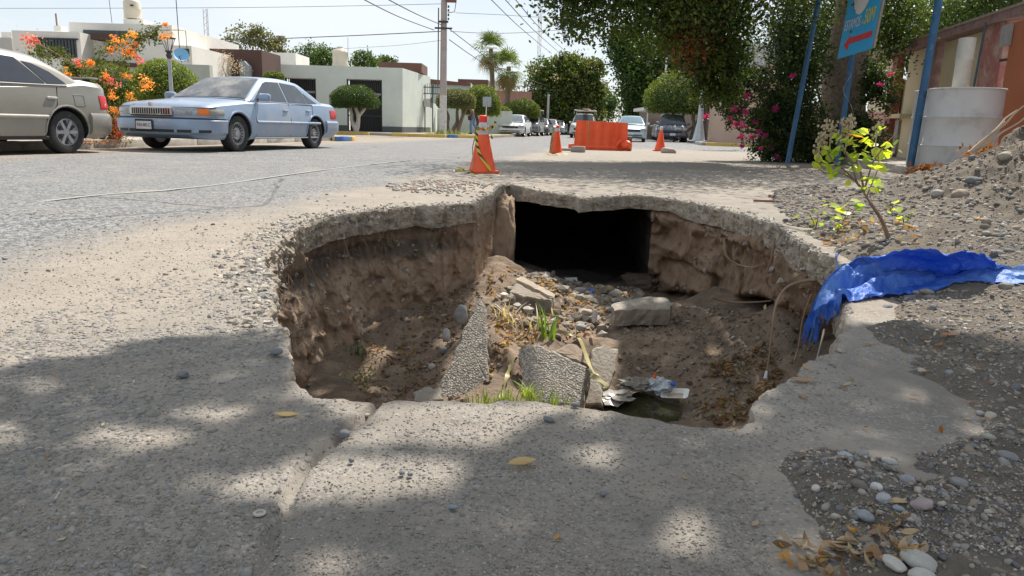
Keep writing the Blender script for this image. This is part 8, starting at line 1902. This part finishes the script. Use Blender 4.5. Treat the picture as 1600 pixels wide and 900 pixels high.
# ---------------- cars far down the street
def farcar(kind, s_, t_, col, label, toward=True, glassc=(.05, .06, .07), cat='car', rack=False, yawo=0.0, dark_wheel=False):
    if kind == 'sedan': C = Car(4.5, 1.74, 1.45, top=[(-2.25, .8), (-2.1, 1.02), (-1.5, 1.05), (.9, .95), (1.9, .82), (2.25, .6)], bot=[(-2.25, .4), (-2, .24), (2, .22), (2.25, .4)], wb=2.65, belt=.96, gh=dict(x0=1.2, x1=.35, x2=-.95, x3=-1.75, wb=.80, k=.5), glass=None)
    elif kind == 'suv': C = Car(4.6, 1.84, 1.70, top=[(-2.3, .9), (-2.2, 1.05), (-1.8, 1.08), (.8, 1.08), (1.9, 1.0), (2.3, .7)], bot=[(-2.3, .45), (-2, .3), (2, .3), (2.3, .45)], wb=2.7, belt=1.06, gh=dict(x0=1.15, x1=.45, x2=-1.85, x3=-2.2, wb=.86, k=.34), glass=None, wr=.37)
    else: C = Car(5.0, 1.80, 1.72, top=[(-2.5, .98), (-2.4, 1.02), (-.55, 1.04), (.8, 1.06), (2.1, 1.02), (2.5, .75)], bot=[(-2.5, .5), (-2.2, .36), (2.2, .36), (2.5, .45)], wb=3.1, belt=1.04, gh=dict(x0=1.1, x1=.5, x2=-.55, x3=-.80, wb=.84, k=.30), glass=None, wr=.37)
    p = paint(col, amt=-.05); g = glassm(glassc, (.2, .2, .2), -.08); e = empty('parked_car' if kind != 'pickup' else 'pickup_truck', ST(s_, t_), label, cat, 'cars along the street'); e.rotation_euler = (0, 0, yaw_street(toward) + yawo)
    C.body(p, e); C.greenhouse(p, e); gh = C.gh; C.top_glass(gh['x0'] - .05, gh['x1'] + .05, 0, g, e, 'windshield', .06); C.top_glass(gh['x2'] - .05, gh['x3'] + .1, 0, g, e, 'rear_window', .1)
    for sg in (1, -1):
        zb_ = C.belt + .03; zt_ = C.H - .10; m_ = (gh['x1'] + gh['x2']) / 2
        C.side_glass([(gh['x0'] - .25, zb_), (gh['x1'] + .02, zt_), (m_ + .03, zt_ + .01), (m_ + .03, zb_)], g, e, sg); 
        if kind != 'pickup': C.side_glass([(m_ - .03, zb_), (m_ - .03, zt_ + .01), (gh['x2'], zt_ - .02), (gh['x3'] + .25, zb_)], g, e, sg)
        for x in (C.xa, C.xr): C.wheel(x, sg, e, 'plain' if not dark_wheel else 'dark')
        C.patch(sg * .45, sg * .95, .60 + (C.H - 1.45) * .5, .75 + (C.H - 1.45) * .5, M_LENS, e, 'headlight', out=.012, th=.03, n=6); C.patch(sg * .75, sg * 1.1, .68 + (C.H - 1.45) * .5, .85 + (C.H - 1.45) * .5, M_REDL, e, 'tail_light', front=False, out=.012, th=.03, n=6)
        MB().box((gh['x0'] - .35, sg * (C.W / 2 + .08), C.belt + .06), (.1, .18, .13), bev=.03).build('wing_mirror', p, e, smooth=True)
    C.patch(-.97, .97, .30, .52, p, e, 'front_bumper', out=.04, th=.04, n=24); C.patch(-.42, .42, .56, .70, M_TRIMK, e, 'grille', out=.02, th=.02, n=8); C.patch(-.5, .5, .34, .42, M_TRIMK, e, 'air_intake', out=.045, th=.02, n=8)
    MB().box((C.L / 2 + .05, 0, .47), (.012, .34, .14)).build('license_plate', mat('plate_white', (.55, .55, .57), .5), e)
    if rack:
        for x in (.3, -1.6): MB().tube([(x, -.75, C.H), (x, -.75, C.H + .25), (x, .75, C.H + .25), (x, .75, C.H)], .03, 6).build('rack_hoop', mat('rack_metal', (.45, .4, .36), .6), e)
        for y in (-.7, .7): MB().tube([(.8, y, C.H + .28), (-2.2, y, C.H + .28)], .04, 6).build('rack_rail', mat('rack_metal', (.45, .4, .36), .6), e)
        MB().box((-.6, .1, C.H + .36), (3.4, .38, .07)).build('ladder', mat('ladder_wood', (.4, .3, .25), .8), e)
    return e
WHT, SIL, DRK, GRY = (.62, .62, .61), (.42, .43, .44), (.035, .037, .045), (.16, .165, .17)
farcar('sedan', 51.5, -8.6, WHT, 'white sedan parked first in the row beyond the corner', glassc=(.10, .13, .15))
farcar('suv', 58.5, -8.6, GRY, 'dark grey vehicle with a roof rack parked behind the white sedan', rack=True)
farcar('sedan', 65.0, -8.6, DRK, 'black sedan third in the parked row'); farcar('sedan', 71.5, -8.6, SIL, 'silver sedan fourth in the parked row'); farcar('sedan', 78.5, -8.6, SIL, 'second silver sedan, fifth in the parked row'); farcar('sedan', 86, -8.6, GRY, 'last grey sedan at the end of the parked row')
farcar('pickup', 56, -4.2, (.50, .48, .45), 'white pickup with ladder rack and black grille driving towards the camera', cat='pickup truck', rack=True)
farcar('sedan', 45, -.6, (.36, .46, .50), 'pale blue car half hidden behind the orange barrier', glassc=(.12, .2, .24))
farcar('suv', 49.5, 1.9, (.05, .065, .10), 'dark blue hatchback parked under the clipped ficus on the right', glassc=(.02, .03, .03))
farcar('sedan', 56, 1.8, (.25, .32, .42), 'light blue car parked behind the dark hatchback'); farcar('sedan', 62.5, 1.7, (.45, .42, .36), 'beige car third in the right-hand row'); farcar('pickup', 70, 1.4, WHT, 'white pickup furthest back in the right-hand row', cat='pickup truck')
farcar('sedan', 120, -2.0, WHT, 'small distant white car in the middle of the street'); farcar('suv', 95, -2.6, DRK, 'distant dark vehicle right of the barrier'); farcar('sedan', 150, -5.0, SIL, 'tiny distant silver car at the end of the street')
